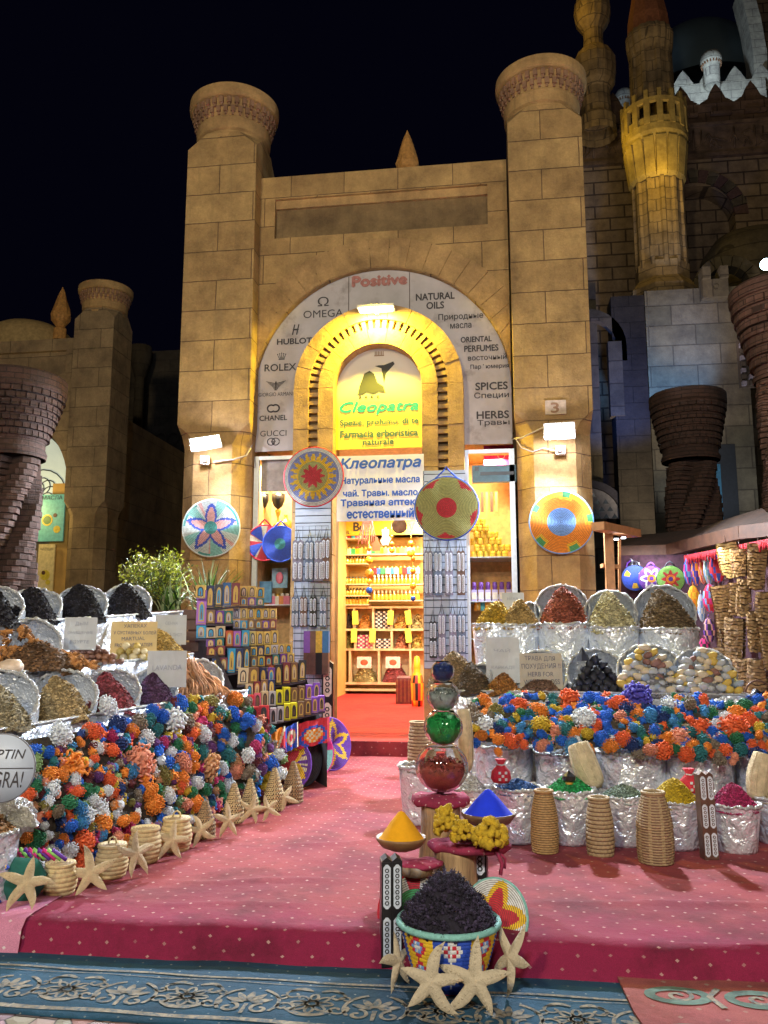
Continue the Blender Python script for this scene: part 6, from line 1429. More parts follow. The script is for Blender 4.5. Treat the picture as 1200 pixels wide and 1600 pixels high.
rbin(R1, 742, 50, 'narrow foil bin turned left behind the stacked glass bowls', 'dark brown crushed leaf heap behind the stacked glass bowls', 'dark_leaf', (.10,.065,.035), -.5, 1.9, yaw=R(-38), tilt=25, sx=1.3)
heap('coarse brown seed heap at the left end of the right stall step', (R1[0].x+.05, R1[0].y+.35, R1[0].z+.05), .30, .22, .36, 'coarse_seed', (.24,.16,.08), seed=6)
e, d, r = rbin(R1, 786, 60, 'foil bin behind the orange brown chips', 'orange brown chip heap before the faded sign', 'brown_chips', (.32,.14,.035), .05, 1.1, fs=.020, asp=1.5, yaw=R(-15))
rbin(R1, 846, 84, 'foil bin behind the weight loss sign', 'dark brown shell chip heap at the foot of the weight loss sign', 'shell_chips', (.17,.10,.065), 0, .65, fs=.022, asp=1.4)
e, d, r = rbin(R1, 937, 88, 'foil bin holding black dyed stones', None, None, None)
pb = proto_blob('black_stone', .5, 8, 6, 3); AR = Vector((1, 0, 0)); BR = Vector((0, 1, 0))
pile(60, pb, e+Vector((0,.02,0)), AR, BR, r*.95, .36, r*1.25, .040, lambda m: 'matt black lump in the bin of black dyed stones', 'stone', 'black lumps in the right stall bin', [mat('black_stone_a', (.012,.016,.035), .6, var=.3), mat('black_stone_b', (.02,.022,.03), .7, var=.3)], shape=(1,1,.9)); drop_proto(pb)
mb = MB(); mb.lathe([(.075,0),(.05,.06),(.0,.14)], 7, 0, smooth=False); tag(mb.build('pointed_stone', MATS['black_stone_a'], None, e+Vector((-.13,.20,.30))), 'large pointed black stone on top of the black lumps', 'stone')
PM = [mat('pebble_grey', (.40,.42,.45), .7, var=.15), mat('pebble_cream', (.55,.46,.33), .7, var=.15), mat('pebble_yellow', (.55,.38,.08), .7, var=.15), mat('pebble_brown', (.22,.11,.09), .7, var=.2), mat('pebble_blue_grey', (.27,.33,.42), .7, var=.15)]
PN = ['light grey', 'cream', 'mustard yellow', 'red brown', 'blue grey']
for px, w_, side in ((1026, 100, 'left'), (1114, 94, 'right')):
    e, d, r = rbin(R1, px, w_, side+' foil bin of painted pebbles on the right stall', None, None, None)
    heap('dark bed under the pebbles in the %s pebble bin' % side, (e.x, e.y+.16, e.z), r*.8, .18, r*.95, 'pebble_bed', (.24,.24,.26), (-.1*r, .05), 0, 60, .02, seed=px)
    pb = proto_blob('pebble', .10, 14, 9, 2+px)
    # pebbles lie over the sloping surface of the bed
    k = 0; used = []
    for tr in range(4000):
        if k >= 74: break
        u = rnd.uniform(-1.02, 1.02); v = rnd.uniform(0, 1); 
        if v > 1-abs(u)**2.2*.75: continue
        x = u*r*1.0*(1-.1*v)-.10*r*v; z = r*1.38*v*(1-.15*abs(u)); yy = .02+.30*v
        if any((x-a)**2+(z-b)**2 < .053**2 for a, b in used): continue
        used.append((x, z)); mi = rnd.choice((0,0,1,1,2,3,4)); o = pb.copy(); COL.objects.link(o); setmat(o, PM[mi]); s = rnd.uniform(.034,.050)
        o.scale = (s*rnd.uniform(1,1.35), s*.8, s*rnd.uniform(.68,.9)); o.rotation_euler = (rnd.uniform(-.5,.2), rnd.uniform(-.6,.6), rnd.uniform(-.5,.5)); o.location = (e.x+x, e.y+yy+rnd.uniform(-.01,.02), e.z+.03+z)
        tag(o, '%s pebble in the %s pebble bin' % (PN[mi], side), 'pebble', '%s pebbles in the %s pebble bin' % (PN[mi], side)); k += 1
    drop_proto(pb)
# fourth row: foil buckets with leaning foil backs
R2z = None
for (px, pyr, wpx, dep, hl, nm, c, lab, hf, pkx, sh) in [
    (770, 975, 66, 9.0, 'golden yellow herb heap at the left of the top row', 'yellow_herb', (.50,.33,.04), 'foil bucket holding the golden yellow herb, left end of the top row', 1.35, .25, 0),
    (812, 976, 62, 8.9, 'tan seed heap beside the golden herb in the top row', 'tan_seed', (.42,.29,.11), 'foil bucket holding the tan seed heap in the top row', 1.55, .1, 1),
    (883, 974, 86, 8.75, 'red brown bark shreds in the top row of the right stall', 'red_bark', (.30,.085,.05), 'foil bucket holding the red brown shreds', 1.55, .05, 2),
    (962, 980, 82, 8.6, 'pale green leaf heap in the top row of the right stall', 'pale_leaf', (.50,.46,.28), 'foil bucket holding the pale green leaves', 1.6, -.12, 2),
    (1052, 982, 96, 8.5, 'dark brown dried twig heap in the top row of the right stall', 'dark_twig', (.16,.11,.06), 'foil bucket holding the dark brown twigs, right end of the top row', 1.5, -.2, 2)]:
    q, r, zt = rb(px, pyr, wpx, dep, h=.5, lab=lab, rbf=.84)
    heap(hl, (q.x, q.y-.0, zt-.03), r*.96, r*.96, r*hf, nm, c, (pkx*r, .2*r), 0, 1300, .018, 3.2, seed=px)
    if sh:
        fb = fbin('leaning foil back of the '+hl.split(' heap')[0].split(' in the')[0]+' bucket', (q.x+ (.06 if sh == 1 else 0), q.y+r*.25, zt-.02), r*(.8 if sh == 1 else .98), R(-30) if sh == 1 else YR, 24, .2, .3, name='foil_hood')
T4 = (D(735, 1062, 8.95), D(1105, 1065, 8.35))
for q in T4: q.z = 1.5-(1062-1003)*8.7/FPX
tier('high foil covered step carrying the top row of buckets', T4[0], T4[1], Vector((.05,.7,0)), .0, 11, lip=False)
card('weight loss herb sign in black handwriting on grey card', 846, 1049, depth_of(plerp(R1, 846, 0)+Vector((0,.10,0))), 66, 54, [('ТРАВА ДЛЯ', .72, .15), ('ПОХУДЕНИЯ !!', .92, .17), ('HERB FOR', .6, .13), ('WEIGHT LOSS', .85, .14)], M_greyc, YR, ink=M_pen)
card('faded white sign standing behind the orange brown chips', 786, 1032, depth_of(plerp(R1, 786, 0)+Vector((0,.22,0))), 52, 70, [('ЧАЙ', .5, .09), ('КАРКАДЕ', .7, .08)], M_paper, YR, ink=M_pale)
card('small white sign behind the golden yellow herb heap', 802, 943, 9.45, 34, 34, [('HERB', .5, .12), ('TEA', .4, .1)], M_paper, YR, ink=M_pale)
# baskets, inlaid case, luffas, small red bags in the front row
wick = [mat('honey_wicker', (.36,.22,.085), .7, var=.25, vs=50), mat('wicker_gap', (.07,.04,.02), .9)]; wick2 = [mat('pale_wicker', (.33,.235,.125), .7, var=.2, vs=50), mat('wicker_gap_brown', (.12,.06,.04), .9)]
def tallbasket(lab, px, pyb, wpx, hpx, mats_, coils=18, ribs=0, neck=.62, z=0.0):
    g = G(px, pyb, z); d = depth_of(g); s = d/FPX; r = wpx*s/2; h = hpx*s; t = thing('wicker_basket', lab, 'basket', g+Vector((0, r*.9, 0)))
    def base(f): return r*(.86+.14*math.sin(PI*min(1, f*1.3+.12))) if f < .5 else r*(.99-(1-neck)*((f-.5)/.5)**1.5)
    prof = [(0, 0)]
    for k in range(coils):
        for q, b in ((.04,-.03),(.22,.0),(.5,.012),(.8,0),(.96,-.03)): f = (k+q)/coils; prof.append((base(f)*(1+b), h*f))
    tr = 0
    def mf(j, a):
        if ribs and (a*ribs/TAU) % 1 < .32: return 0
        return 1 if (j-1) % 5 == 4 or (j-1) % 5 == 0 else (1 if ribs and (j-1) % 5 == 3 else 0)
    MB().lathe(prof, 96, 0, None, True, mf=mf, rf=lambda r_, z_, a: (r_*(1+.02*math.sin(a*16+ (z_/h*coils//1)*PI)), z_)).build('woven_body', mats_, t)
    mb = MB(); mb.tube([(base(1)*math.cos(TAU*i/32), base(1)*math.sin(TAU*i/32), h+.004) for i in range(32)], .013, 6, closed=True); mb.build('rim', mats_, t); MB().lathe([(base(1)*.9, h-.03), (0, h-.035)], 24).build('dark_opening', M_black, t)
    return t
tallbasket('slim honey wicker basket between the blue and green crystal buckets', 853, 1336, 44, 92, wick, 26)
tallbasket('narrow basket of plaited palm between the green and grey buckets', 941, 1341, 44, 86, wick2, 14, neck=.7)
tallbasket('large dark ribbed wicker basket before the yellow spice', 1030, 1354, 58, 106, [wick2[0], mat('dark_ribbed_wicker', (.16,.08,.055), .8)], 26, 9, neck=.6)
tallbasket('small wicker basket half hidden behind the blue powder bowl', 760, 1262, 34, 44, wick, 10)
tallbasket('loose wicker basket behind the glass bowls beside the aisle', 655, 1215, 40, 82, wick2, 16, neck=.8)
g = G(1112, 1345, 0); t = thing('inlaid_incense_case', 'tall brown inlaid incense case between the yellow and magenta buckets', 'incense case', g+Vector((0,.06,0)), (R(-3), 0, R(8))); d = depth_of(g); b, i_ = inlaid_case(128*d/FPX, 23*d/FPX, .09, 0, 0, 2, 3); b.build('case_body', M_brn, t); i_.build('inlay', [M_pearl, M_brn], t)
M_luf = mat('raw_luffa', (.54,.44,.28), .9, var=.22, vs=18, bump=1, bs=70)
def luffa(lab, pts, r): 
    pts = [Vector(p) for p in pts]; n = 14; P = []
    for i in range(n+1):
        f = i/n*(len(pts)-1); k = min(int(f), len(pts)-2); P.append(pts[k].lerp(pts[k+1], f-k))
    mb = MB(); rs = [r*(.62+.38*math.sin(PI*min(1, i/n*.75+.1)))*(.55 if i == 0 else 1) for i in range(n+1)]; mb.tube(P, rs, 18)
    for k in range(10):
        a = TAU*k/10; side = (P[-1]-P[0]).normalized(); u = side.cross(Vector((0,1,0))).normalized(); w_ = side.cross(u); mb.tube([P[i]+(u*math.cos(a)+w_*math.sin(a))*rs[i]*.98 for i in range(0, n+1, 2)], r*.07, 4)
    return tag(mb.build('luffa', M_luf), lab, 'luffa')
luffa('thick cream luffa leaning behind the green crystals', [D(932, 1232, 6.55), D(914, 1195, 6.62), D(903, 1163, 6.7)], .10)
luffa('cream luffa standing behind the magenta petals at the right edge', [D(1182, 1250, 6.35), D(1184, 1215, 6.4), D(1192, 1178, 6.45)], .085)
luffa('pale luffa standing behind the stacked glass bowls', [D(730, 1205, 6.6), D(727, 1150, 6.65), D(724, 1108, 6.7)], .06)
wb = D(737, 1236, 6.6); q = (wb.x, wb.y+.16, wb.z); bucket('foil bucket holding white salt behind the blue powder bowl', (q[0], q[1], 0), .16, wb.z); heap('white salt heap behind the blue powder bowl', (q[0], q[1], wb.z-.01), .155, .155, .13, 'white_salt', (.55,.56,.60), seed=2, cat='spice', fs=.010, nf=400, k=(.9,1,1.2))
def pouch(lab, px, py, dep, col, pcol, s=1, flat=False):
    p = D(px, py, dep); t = thing('crochet_pouch', lab, 'pouch', p, (0,0,rnd.uniform(-.3,.3))); mb = MB(); mb.lathe([(0,0),(.06*s,.0),(.078*s,.03*s),(.07*s,.08*s),(.03*s,.125*s),(.024*s,.135*s),(.045*s,.17*s),(.03*s,.172*s),(0,.15*s)], 22, 0); mb.build('pouch_body', WC[col], t)
    mb = MB()
    for i in range(3):
        for j in range(3):
            if (i+j) % 2 == 0: x, z = (i-1)*.024*s, (.03+.024*j)*s; mb.box((x-.009*s, -.081*s, z-.009*s), (x+.009*s, -.074*s, z+.009*s))
    mb.build('diamond_motif', WC[pcol], t); MB().tube([(-.028*s,-.01,.13*s),(0,-.034*s,.128*s),(.028*s,-.01,.13*s)], .006*s, 5).build('tie', WC[pcol], t)
pouch('red crochet pouch with white diamonds lying on the blue crystals', 783, 1222, 6.35, 'red', 'white')
pouch('round red pouch behind the yellow spice heap', 1078, 1238, 6.45, 'red', 'white', 1.05)
p = D(973, 1240, 6.4); mb = MB(); mb.prism([(-.05,0),(.05,0),(.065,.17),(-.01,.20),(-.045,.16)], -.02, .02); tag(mb.build('foil_packet', M_foil, None, p, (0,.25,0)), 'silver packet standing in the grey green herb heap', 'packet')
p = D(889, 1212, 6.3); mb = MB(); mb.lathe([(.0,-.09),(.012,-.085),(.014,-.05),(.05,-.03),(.052,.0),(.01,.03),(.0,.045)], 12, 0, smooth=False); mb.lathe([(.03,-.06),(.03,-.045)], 12, 1); tag(mb.build('brass_burner', [M_black, M_gold], None, p), 'small black and brass burner standing on the green crystals', 'burner')
# ------------------------------------------------ centre display: stumps, bowls, big basket
def bark_mat():
    m, nt, b = newmat('peeled_trunk'); b.inputs['Roughness'].default_value = .8; tc = nt.nodes.new('ShaderNodeTexCoord'); mp = nt.nodes.new('ShaderNodeMapping'); mp.inputs['Scale'].default_value = (14, 14, 1.6); nt.links.new(tc.outputs['Object'], mp.inputs[0])
    f = _noise(nt, 1.6, 7, .65, mp.outputs[0]); c = _ramp(nt, f, (.10,.055,.03), (.46,.30,.15), .32, .66); f2 = _ramp(nt, _noise(nt, 5, 5, .6, tc.outputs['Object']), (0,0,0), (1,1,1), .55, .68); c = _mix(nt, f2, c, (.30,.28,.27)); nt.links.new(c, b.inputs['Base Color']); _bump(nt, f, .8, .02, b); return m
M_trunk = bark_mat()
def stump(lab, px, dep, r, h, z0=0, lean=(0,0), seed=0, slab=None, slabr=None, name='tree_stump'):
    g = D(px, 1400, dep); t = thing(name, lab, 'stump', (g.x, g.y, z0)); mb = MB(); n = 28; vs = []; rings = 12
    for j in range(rings+1):
        f = j/rings
        for i in range(n):
            a = TAU*i/n; rr = r*(1+.28*(1-f)**3)*(1+.07*mnoise.noise(Vector((math.cos(a)*1.5, math.sin(a)*1.5, f*1.2+seed)))+.03*mnoise.noise(Vector((math.cos(a)*6, math.sin(a)*6, f*2+seed)))); vs.append((lean[0]*f+rr*math.cos(a), lean[1]*f+rr*math.sin(a), h*f))
    mb.add(vs, [(j*n+i, j*n+(i+1) % n, (j+1)*n+(i+1) % n, (j+1)*n+i) for j in range(rings) for i in range(n)]+[tuple(rings*n+i for i in range(n))], 0, True); mb.build('trunk', M_trunk, t); return t, g
def clothpad(parent, c, rx, ry, th, seed=0, name='carpet_pad', sag=.03):
    mb = MB(); n = 32; vs = []
    prof = [(0.001,th),(.5,th),(.86,th*.96),(.97,th*.75),(1.0,th*.35),(.98,0),(.9,-.012),(0.001,-.012)]
    for (f, z) in prof:
        for i in range(n):
            a = TAU*i/n; k = f*(1+.07*mnoise.noise(Vector((math.cos(a)*2, math.sin(a)*2, seed)))); vs.append((c[0]+rx*k*math.cos(a), c[1]+ry*k*math.sin(a), c[2]+z+.008*mnoise.noise(Vector((i*.5, f*5, seed)))*2))
    mb.add(vs, [(j*n+i, j*n+(i+1) % n, (j+1)*n+(i+1) % n, (j+1)*n+i) for j in range(len(prof)-1) for i in range(n)], 0, True); return mb.build(name, M_pad, parent)
M_pad = carpet_mat('carpet_pad_cloth', (.26,.02,.06), (.62,.45,.45), .085, faded=(.32,.03,.08), dots=.07)
zt = D(690, 1246, 5.25).z; t, g = stump('rear tree stump with a red carpet top carrying the stacked glass bowls', 690, 5.25, .125, zt-.05, seed=2, slab=True); tg = t
clothpad(t, (.0, -.0, zt-.05), .19, .15, .055, 1)
z2 = D(720, 1322, 4.72).z; t2, g2 = stump('front tree stump with a red carpet board carrying the yellow sponges', 712, 4.80, .125, z2-.04, seed=5)
clothpad(t2, (.08, -.0, z2-.035), .245, .15, .035, 3)
mb = MB(); mb.tube([(.24,-.13,z2-.02),(.27,-.15,z2-.08),(.26,-.15,z2-.14)], .012, 5); mb.tube([(.25,-.12,z2-.02),(.29,-.13,z2-.06),(.285,-.13,z2-.11)], .008, 5); mb.build('cloth_fringe', M_pad, t2)
za = D(655, 1350, 4.66).z; sh = thing('log_shelf', 'small red carpet covered log slice at the left of the front stump', 'shelf', D(650, 1350, 4.72)); mb = MB(); mb.lathe([(0,-.06),(.085,-.055),(.10,-.02),(.10,.0),(0,.0)], 20, 0); mb.tube([(.05,.04,-.05),(.15,.06,-.12),(.2,.06,-.2)], .025, 8); mb.build('log_slice', M_trunk, sh); clothpad(sh, (.02,0,.0), .135, .10, .018, 6)
M_jar = mat('clear_glass', (.93,.96,.96), .02, var=0, bump=0, trans=1, ior=1.42)
def bowl(lab, c, r, fill, fcol, wall=.05, shreds=260, lvl=.1, cat='glass bowl'):
    t = thing('glass_bowl', lab, cat, c); prof = []
    for i in range(15): th = R(168-i*(168-34)/14); prof.append((r*math.sin(th), r+r*math.cos(th)*.92))
    z_top = prof[-1][1]; prof = [(0.001, prof[0][1])]+prof+[(prof[-1][0]*1.05, z_top+.006)]+[(x*.95, r+(z-r)*.95) for x, z in prof[::-1]]
    MB().lathe(prof, 36, 0).build('glass_wall', M_jar, t)
    r_ = random.Random(int(r*999)); mb = MB(); ms = fcol
    mb.lathe([(0.001, r*.16), (r*.62, r*.36), (r*.84, r*.75), (r*.84, r*(1+lvl)), (r*.4, r*(1.15+lvl)), (0.001, r*(1.2+lvl))], 20, 0, rf=lambda q, z, a: (q*(1+.08*math.sin(a*5)), z+.01*math.sin(a*7)))
    for k in range(shreds):
        d = Vector((r_.gauss(0,1), r_.gauss(0,1), r_.gauss(0,1))).normalized()*r*.84*r_.uniform(.9, 1.02); z = d.z*.86
        if z > r*(.18+lvl): z = r*(.18+lvl)+r_.uniform(0,.12)*r; d = d*r_.uniform(.3,.95)
        p = Vector((d.x, d.y, r+z)); u = Vector((r_.gauss(0,1), r_.gauss(0,1), r_.gauss(0,1))).normalized()*r*.10; mb.tube([p-u, p+Vector((0,0,.01)), p+u], r*.022, 3, r_.randrange(len(ms)))
    mb.build('filling', ms, t); return t
def shade(n, c): return [mat(n+'_a', c, .7, var=.3, vs=30, bump=0), mat(n+'_b', tuple(x*.45 for x in c), .7, var=.3, vs=30, bump=0), mat(n+'_c', tuple(min(.8, x*1.6+.03) for x in c), .6, var=.2, vs=30, bump=0)]
gx, gy = tg.location.x+.01, tg.location.y; z = zt+.0; rs = [.172, .128, .108, .078]; ss = 5.25/FPX
lab4 = [('largest glass bowl with red brown shreds at the bottom of the stack', shade('red_shred', (.40,.06,.04)), .0), ('glass bowl with bright green shreds second from the bottom', shade('green_shred', (.01,.34,.06)), .35), ('clear glass bowl with white and pink pieces third from the bottom', shade('white_shred', (.50,.55,.52)), .1), ('small glass bowl with dark blue crystals on top of the stack', shade('navy_shred', (.012,.03,.16)), .35)]
for (lb, fc, lv), r in zip(lab4, rs): bowl(lb, (gx+(.012 if r < .16 else 0), gy, z), r, None, fc, lvl=lv, shreds=330 if r > .1 else 200); z += r*1.72
M_bowlw = mat('turned_wood_bowl', (.22,.11,.045), .5, var=.3, vs=14, bump=.15); M_bowlg = mat('dark_bowl', (.14,.08,.05), .5, var=.3, vs=14)
def powder(lab, hlab, px, py, wpx, dep, m_, col, hf, nm):
    r = wpx/2*dep/FPX; p = D(px, py, dep); p.y += 0; t = thing('wooden_bowl', lab, 'bowl', (p.x, p.y, p.z-r*.42)); MB().lathe([(0,0),(r*.42,0),(r*.78,r*.14),(r*.98,r*.40),(r,r*.50),(r*.94,r*.50),(r*.86,r*.38),(.001,r*.3)], 44, 0).build('bowl_body', m_, t)
    mb = MB(); mb.lathe([(r*.88,r*.42),(r*.80,r*.50),(r*.45,r*(.5+hf*.52)),(r*.12,r*(.5+hf*.95)),(.001,r*(.5+hf))], 44, 0, rf=lambda q, z, a: (q*(1+.012*math.sin(a*5)), z))
    tag(mb.build('powder_cone', mat(nm, col, .95, var=.06, vs=30, bump=.15, bs=200), None, (p.x, p.y, p.z-r*.42)), hlab, 'spice')
powder('brown wooden bowl holding orange yellow powder on the log slice', 'smooth cone of orange yellow powder', 627, 1310, 80, 4.72, M_bowlw, (.78,.36,.005), .95, 'turmeric_powder')
powder('dark bowl holding ultramarine powder behind the yellow sponges', 'smooth cone of ultramarine blue powder', 763, 1272, 86, 4.95, M_bowlg, (.01,.04,.75), .80, 'ultramarine_powder')
def sponge(lab, px, py, dep, rx, rz, seed):
    p = D(px, py, dep); r_ = random.Random(seed); mb = MB()
    for k in range(70):
        a, b = r_.uniform(0, TAU), r_.uniform(-.2, 1.45); c = Vector((rx*math.cos(a)*math.cos(b)*r_.uniform(.55,1), .07*math.sin(a)*math.cos(b), rz*math.sin(b)*r_.uniform(.6,1)+.01)); mb.blob(c, rx*r_.uniform(.16,.28), 0, 8, 6, .35, seed=k+seed)
    return tag(mb.build('yellow_sponge', mat('yellow_sponge', (.56,.36,.02), .95, var=.35, vs=30, bump=1, bs=120), None, p), lab, 'sponge')
sponge('tallest yellow sponge lump on the left of the front stump', 697, 1298, 4.80, .085, .125, 1); sponge('small yellow sponge lump in the middle of the front stump', 722, 1308, 4.70, .070, .075, 2); sponge('widest yellow sponge lump on the right of the front stump', 765, 1314, 4.68, .105, .105, 3)
# inlaid cases by the basket
g = G(609, 1512, -.155); s = depth_of(g)/FPX; t = thing('inlaid_incense_case', 'large black inlaid incense case standing at the left of the big basket', 'incense case', g+Vector((0,.05,0)), (0,0,R(14))); b, i_ = inlaid_case(158*s, 33*s, .10, 0, 0, 2, 2); b.build('case_body', M_black, t); i_.build('inlay', [M_pearl, M_black], t)
p = D(752, 1372, 4.85); t = thing('inlaid_incense_case', 'black inlaid incense case leaning behind the front stump', 'incense case', (p.x, p.y, .0), (0,0,R(-8))); b, i_ = inlaid_case(.30, .075, .06, 0, 0, 1, 2); b.build('case_body', M_black, t); i_.build('inlay', [M_pearl, M_black], t)
# discs behind the basket
def pdisc(px, py, rpx, dep, lab, cols, fn, yaw, lean, rim): 
    o = tray(lab, D(px, py, dep), rpx*dep/FPX, cols, fn, (0,0,0), rings=18, dome=.12, rim=rim); Mx = Matrix.Rotation(yaw, 3, 'Z')@Matrix.Rotation(-R(lean), 3, 'X'); o.rotation_euler = Mx.to_euler(); return o
pdisc(772, 1434, 57, 4.50, 'white tray with a red and yellow star leaning at the right of the big basket', ['white','red','yellow'], lambda r_, a: 1 if r_ < star(5, a, .36, .80, .15) else 2 if r_ < star(5, a, .55, 1.02, .15) else 0, R(-28), 18, 'mint')
pdisc(650, 1428, 58, 4.62, 'green tray with red and white edge leaning behind the big basket', ['green','red','white'], lambda r_, a: 0 if r_ < .62 else (1 if int(a*2.2) % 2 else 2), R(15), 20, 'red')
# big woven basket with black hibiscus
c0 = D(701, 1440, 4.12); rB = 76*4.12/FPX; zb = -.155; H = c0.z-zb
t = thing('woven_basket', 'large blue and yellow woven basket with teal rim in the front centre', 'basket', (c0.x, c0.y, zb))
prof = []; N = 15
for k in range(N):
    for q, b in ((.06,-.0),(.5,.025),(.94,-.0)): f = (k+q)/N; prof.append((rB*(.56+.44*f**.62)*(1+b), H*f))
def bm(j, a):
    a = a % TAU; k = j//3; sec = int((a/TAU)*8+.35) % 8; base_ = (0, 1)[sec % 2]
    ac = ((a/TAU)*8+.35) % 1-.5; row = k-6.5
    d1 = abs(ac)*11+abs(row)*1.0; d2 = abs(ac)*11+abs(k-10.5); 
    for dd in (abs(ac)*10+abs(k-11), abs(ac)*10+abs(k-5)):
        if dd < 1.2: return 2
        if dd < 2.1: return 3 if base_ else 4
        if dd < 3.2: return 4 if base_ else 2
    return base_
mb = MB(); mb.lathe([(0,.002)]+prof, 144, 0, None, True, mf=lambda j, a: bm(max(0, j-1), a)); mb.build('woven_side', [WC['blue'], WC['yellow'], WC['white'], WC['lblue'], WC['red']], t)
mb = MB(); mb.tube([(rB*1.02*math.cos(TAU*i/60), rB*1.02*math.sin(TAU*i/60), H+.005) for i in range(60)], .016, 8, closed=True); mb.build('rim', WC['mint'], t)
MB().lathe([(rB*.58,0),(rB*.62,.0),(rB*.6,.02)], 40).build('base_ring', WC['red'], t)
mb = MB(); hib = tones('black_hibiscus', (.020,.014,.030), (.7,1.3,2.2)); n = 16; seg = 40
def HP(tt, a): 
    q = 1-tt; return Vector((rB*.97*q*math.cos(a)-.01*tt, rB*.97*q*math.sin(a), .235*(1-q**1.45)+.03*mnoise.noise(Vector((q*4*math.cos(a), q*4*math.sin(a), 3)))))
mb.add([HP(j/n, TAU*i/seg) for j in range(n+1) for i in range(seg)], [(j*seg+i, j*seg+(i+1) % seg, (j+1)*seg+(i+1) % seg, (j+1)*seg+i) for j in range(n) for i in range(seg)], 0, True)
hr = random.Random(9)
for k in range(900):          # whole dried calyces: small tubes with pointed, curled tips
    tt = 1-math.sqrt(hr.random()); a = hr.uniform(0, TAU); p = HP(tt, a); nrm = (Vector((math.cos(a)*.8, math.sin(a)*.8, .7))).normalized(); d = (nrm+Vector((hr.gauss(0,.5), hr.gauss(0,.5), hr.gauss(0,.4)))).normalized(); L = hr.uniform(.012, .026); u = d.cross(Vector((hr.random(),hr.random(),.2))).normalized()
    m_ = 1+hr.randrange(3); mb.tube([p-d*.006, p+d*L*.5+u*.003, p+d*L], [.005, .0085, .004], 5, m_)
    for q in range(3):
        v_ = Matrix.Rotation(q*TAU/3+hr.random(), 3, d)@u; mb.tube([p+d*L*.9, p+d*L*1.25+v_*.006, p+d*L*1.5+v_*.012], [.0035,.0022,.0008], 3, m_)
tag(mb.build('hibiscus_heap', hib, None, (c0.x, c0.y, c0.z-.012)), 'tall heap of black dried hibiscus filling the big woven basket', 'dried flowers')
sfp(619, 1553, 50, -.155, 'starfish turned sideways at the left foot of the big basket', 10, R(66), .1, M_sf2, 21, bend=.05)
sfp(672, 1592, 59, -.155, 'left of the two upright pale starfish before the big basket', 14, R(4), .12, M_sf2, 22)
sfp(743, 1592, 62, -.155, 'right of the two upright pale starfish before the big basket', 14, R(-12), -.05, M_sf2, 23)
sfp(800, 1566, 55, -.155, 'twisted pale starfish leaning at the right of the big basket', 16, R(-50), .35, M_sf2, 24)
# ------------------------------------------------ market stall at the right, with trays, bags and palm-fibre bundles
M_redwood = mat('reddish_timber', (.085,.035,.018), .6, var=.3, vs=10, bump=.2, bs=40); M_timber = mat('honey_timber', (.42,.20,.08), .6, var=.25, vs=9, bump=.2, bs=40); M_dkcl = mat('dark_backcloth', (.05,.018,.03), .9, var=.5, vs=12)
t = thing('market_stall', 'timber market stall with brown roof and red fringe at the right behind the buckets', 'stall', (0, 0, 0))
def seg(mb, a, b, w_, h, m=0):
    a, b = Vector(a), Vector(b); d = (b-a).normalized(); s = d.cross(Vector((0,0,1))); 
    if s.length < .1: s = Vector((1,0,0))
    s.normalize(); u = s.cross(d); s *= w_/2; u *= h/2
    mb.add([a-s-u, a+s-u, a+s+u, a-s+u, b-s-u, b+s-u, b+s+u, b-s+u], [(0,1,2,3),(4,7,6,5),(0,4,5,1),(1,5,6,2),(2,6,7,3),(3,7,4,0)], m)
mb = MB(); a = D(950, 826, 10.6); b = Vector((a.x, a.y, 0)); seg(mb, b, a, .11, .11); a2 = D(972, 830, 10.75); seg(mb, D(934, 822, 10.2), D(992, 834, 11.0), .17, .10); seg(mb, D(940, 884, 10.6), D(965, 886, 10.6), .14, .05); seg(mb, D(968, 842, 10.7), D(968, 930, 10.7), .03, .03); mb.build('post', M_timber, t)
for k, (px, py) in enumerate(((963, 840), (974, 838))):
    p = D(px, py, 10.55); MB().cb((p.x, p.y, p.z-.02), (.05,.05,.015)).build('spot_lamp', mat('small_led_lit', (.9,.9,1), .4, var=0, bump=0, emit=12, ecol=(.85,.9,1)), t)
roofpts = [(966, 862, 12.2), (1044, 860, 12.0), (1100, 846, 11.0), (1160, 832, 9.9), (1215, 826, 9.3)]
mb = MB()
for (p, q) in zip(roofpts, roofpts[1:]): seg(mb, D(*p), D(*q), .10, .16)
mb.build('roof_beam', M_redwood, t)
mb = MB(); vs = []
for i, p in enumerate(roofpts): a = D(*p); vs += [a+Vector((0,.0,.09)), a+Vector((.15,1.0,.34+.05*math.sin(i*2))), a+Vector((.3,2.4,.30))]
mb.add(vs, [(3*i+k, 3*i+3+k, 3*i+4+k, 3*i+1+k) for i in range(len(roofpts)-1) for k in range(2)], 0, True); mb.build('roof_covering', mat('brown_roof_felt', (.035,.016,.010), .9, var=.4, vs=6, bump=.8, bs=20), t)
mb = MB(); ra, rb_ = D(1070, 868, 11.3), D(1200, 842, 9.3)
for k in range(60):
    p = ra.lerp(rb_, k/59); mb.tube([p, p+Vector((.005*math.sin(k),0,-.10-.03*math.sin(k*2.7)))], .013, 4)
mb.build('red_fringe', WC['red'], t)
a, b, c_ = D(966, 868, 12.15), D(1072, 866, 11.7), D(1230, 840, 9.6); mb = MB()
for q, r_ in ((a, b), (b, c_)): mb.add([q, r_, Vector((r_.x, r_.y, 0)), Vector((q.x, q.y, 0))], [(0,1,2,3)])
mb.build('back_cloth', M_dkcl, t)
light('stall_lamp_light', 'AREA', D(1010, 868, 11.6), 14, (.85, .88, 1), .5, aim=D(1030, 990, 11.9), size_y=.05); light('stall_lamp_light', 'AREA', D(1120, 856, 9.9), 14, (1, .84, .62), .7, aim=D(1160, 1000, 9.6), size_y=.06)
mb = MB()
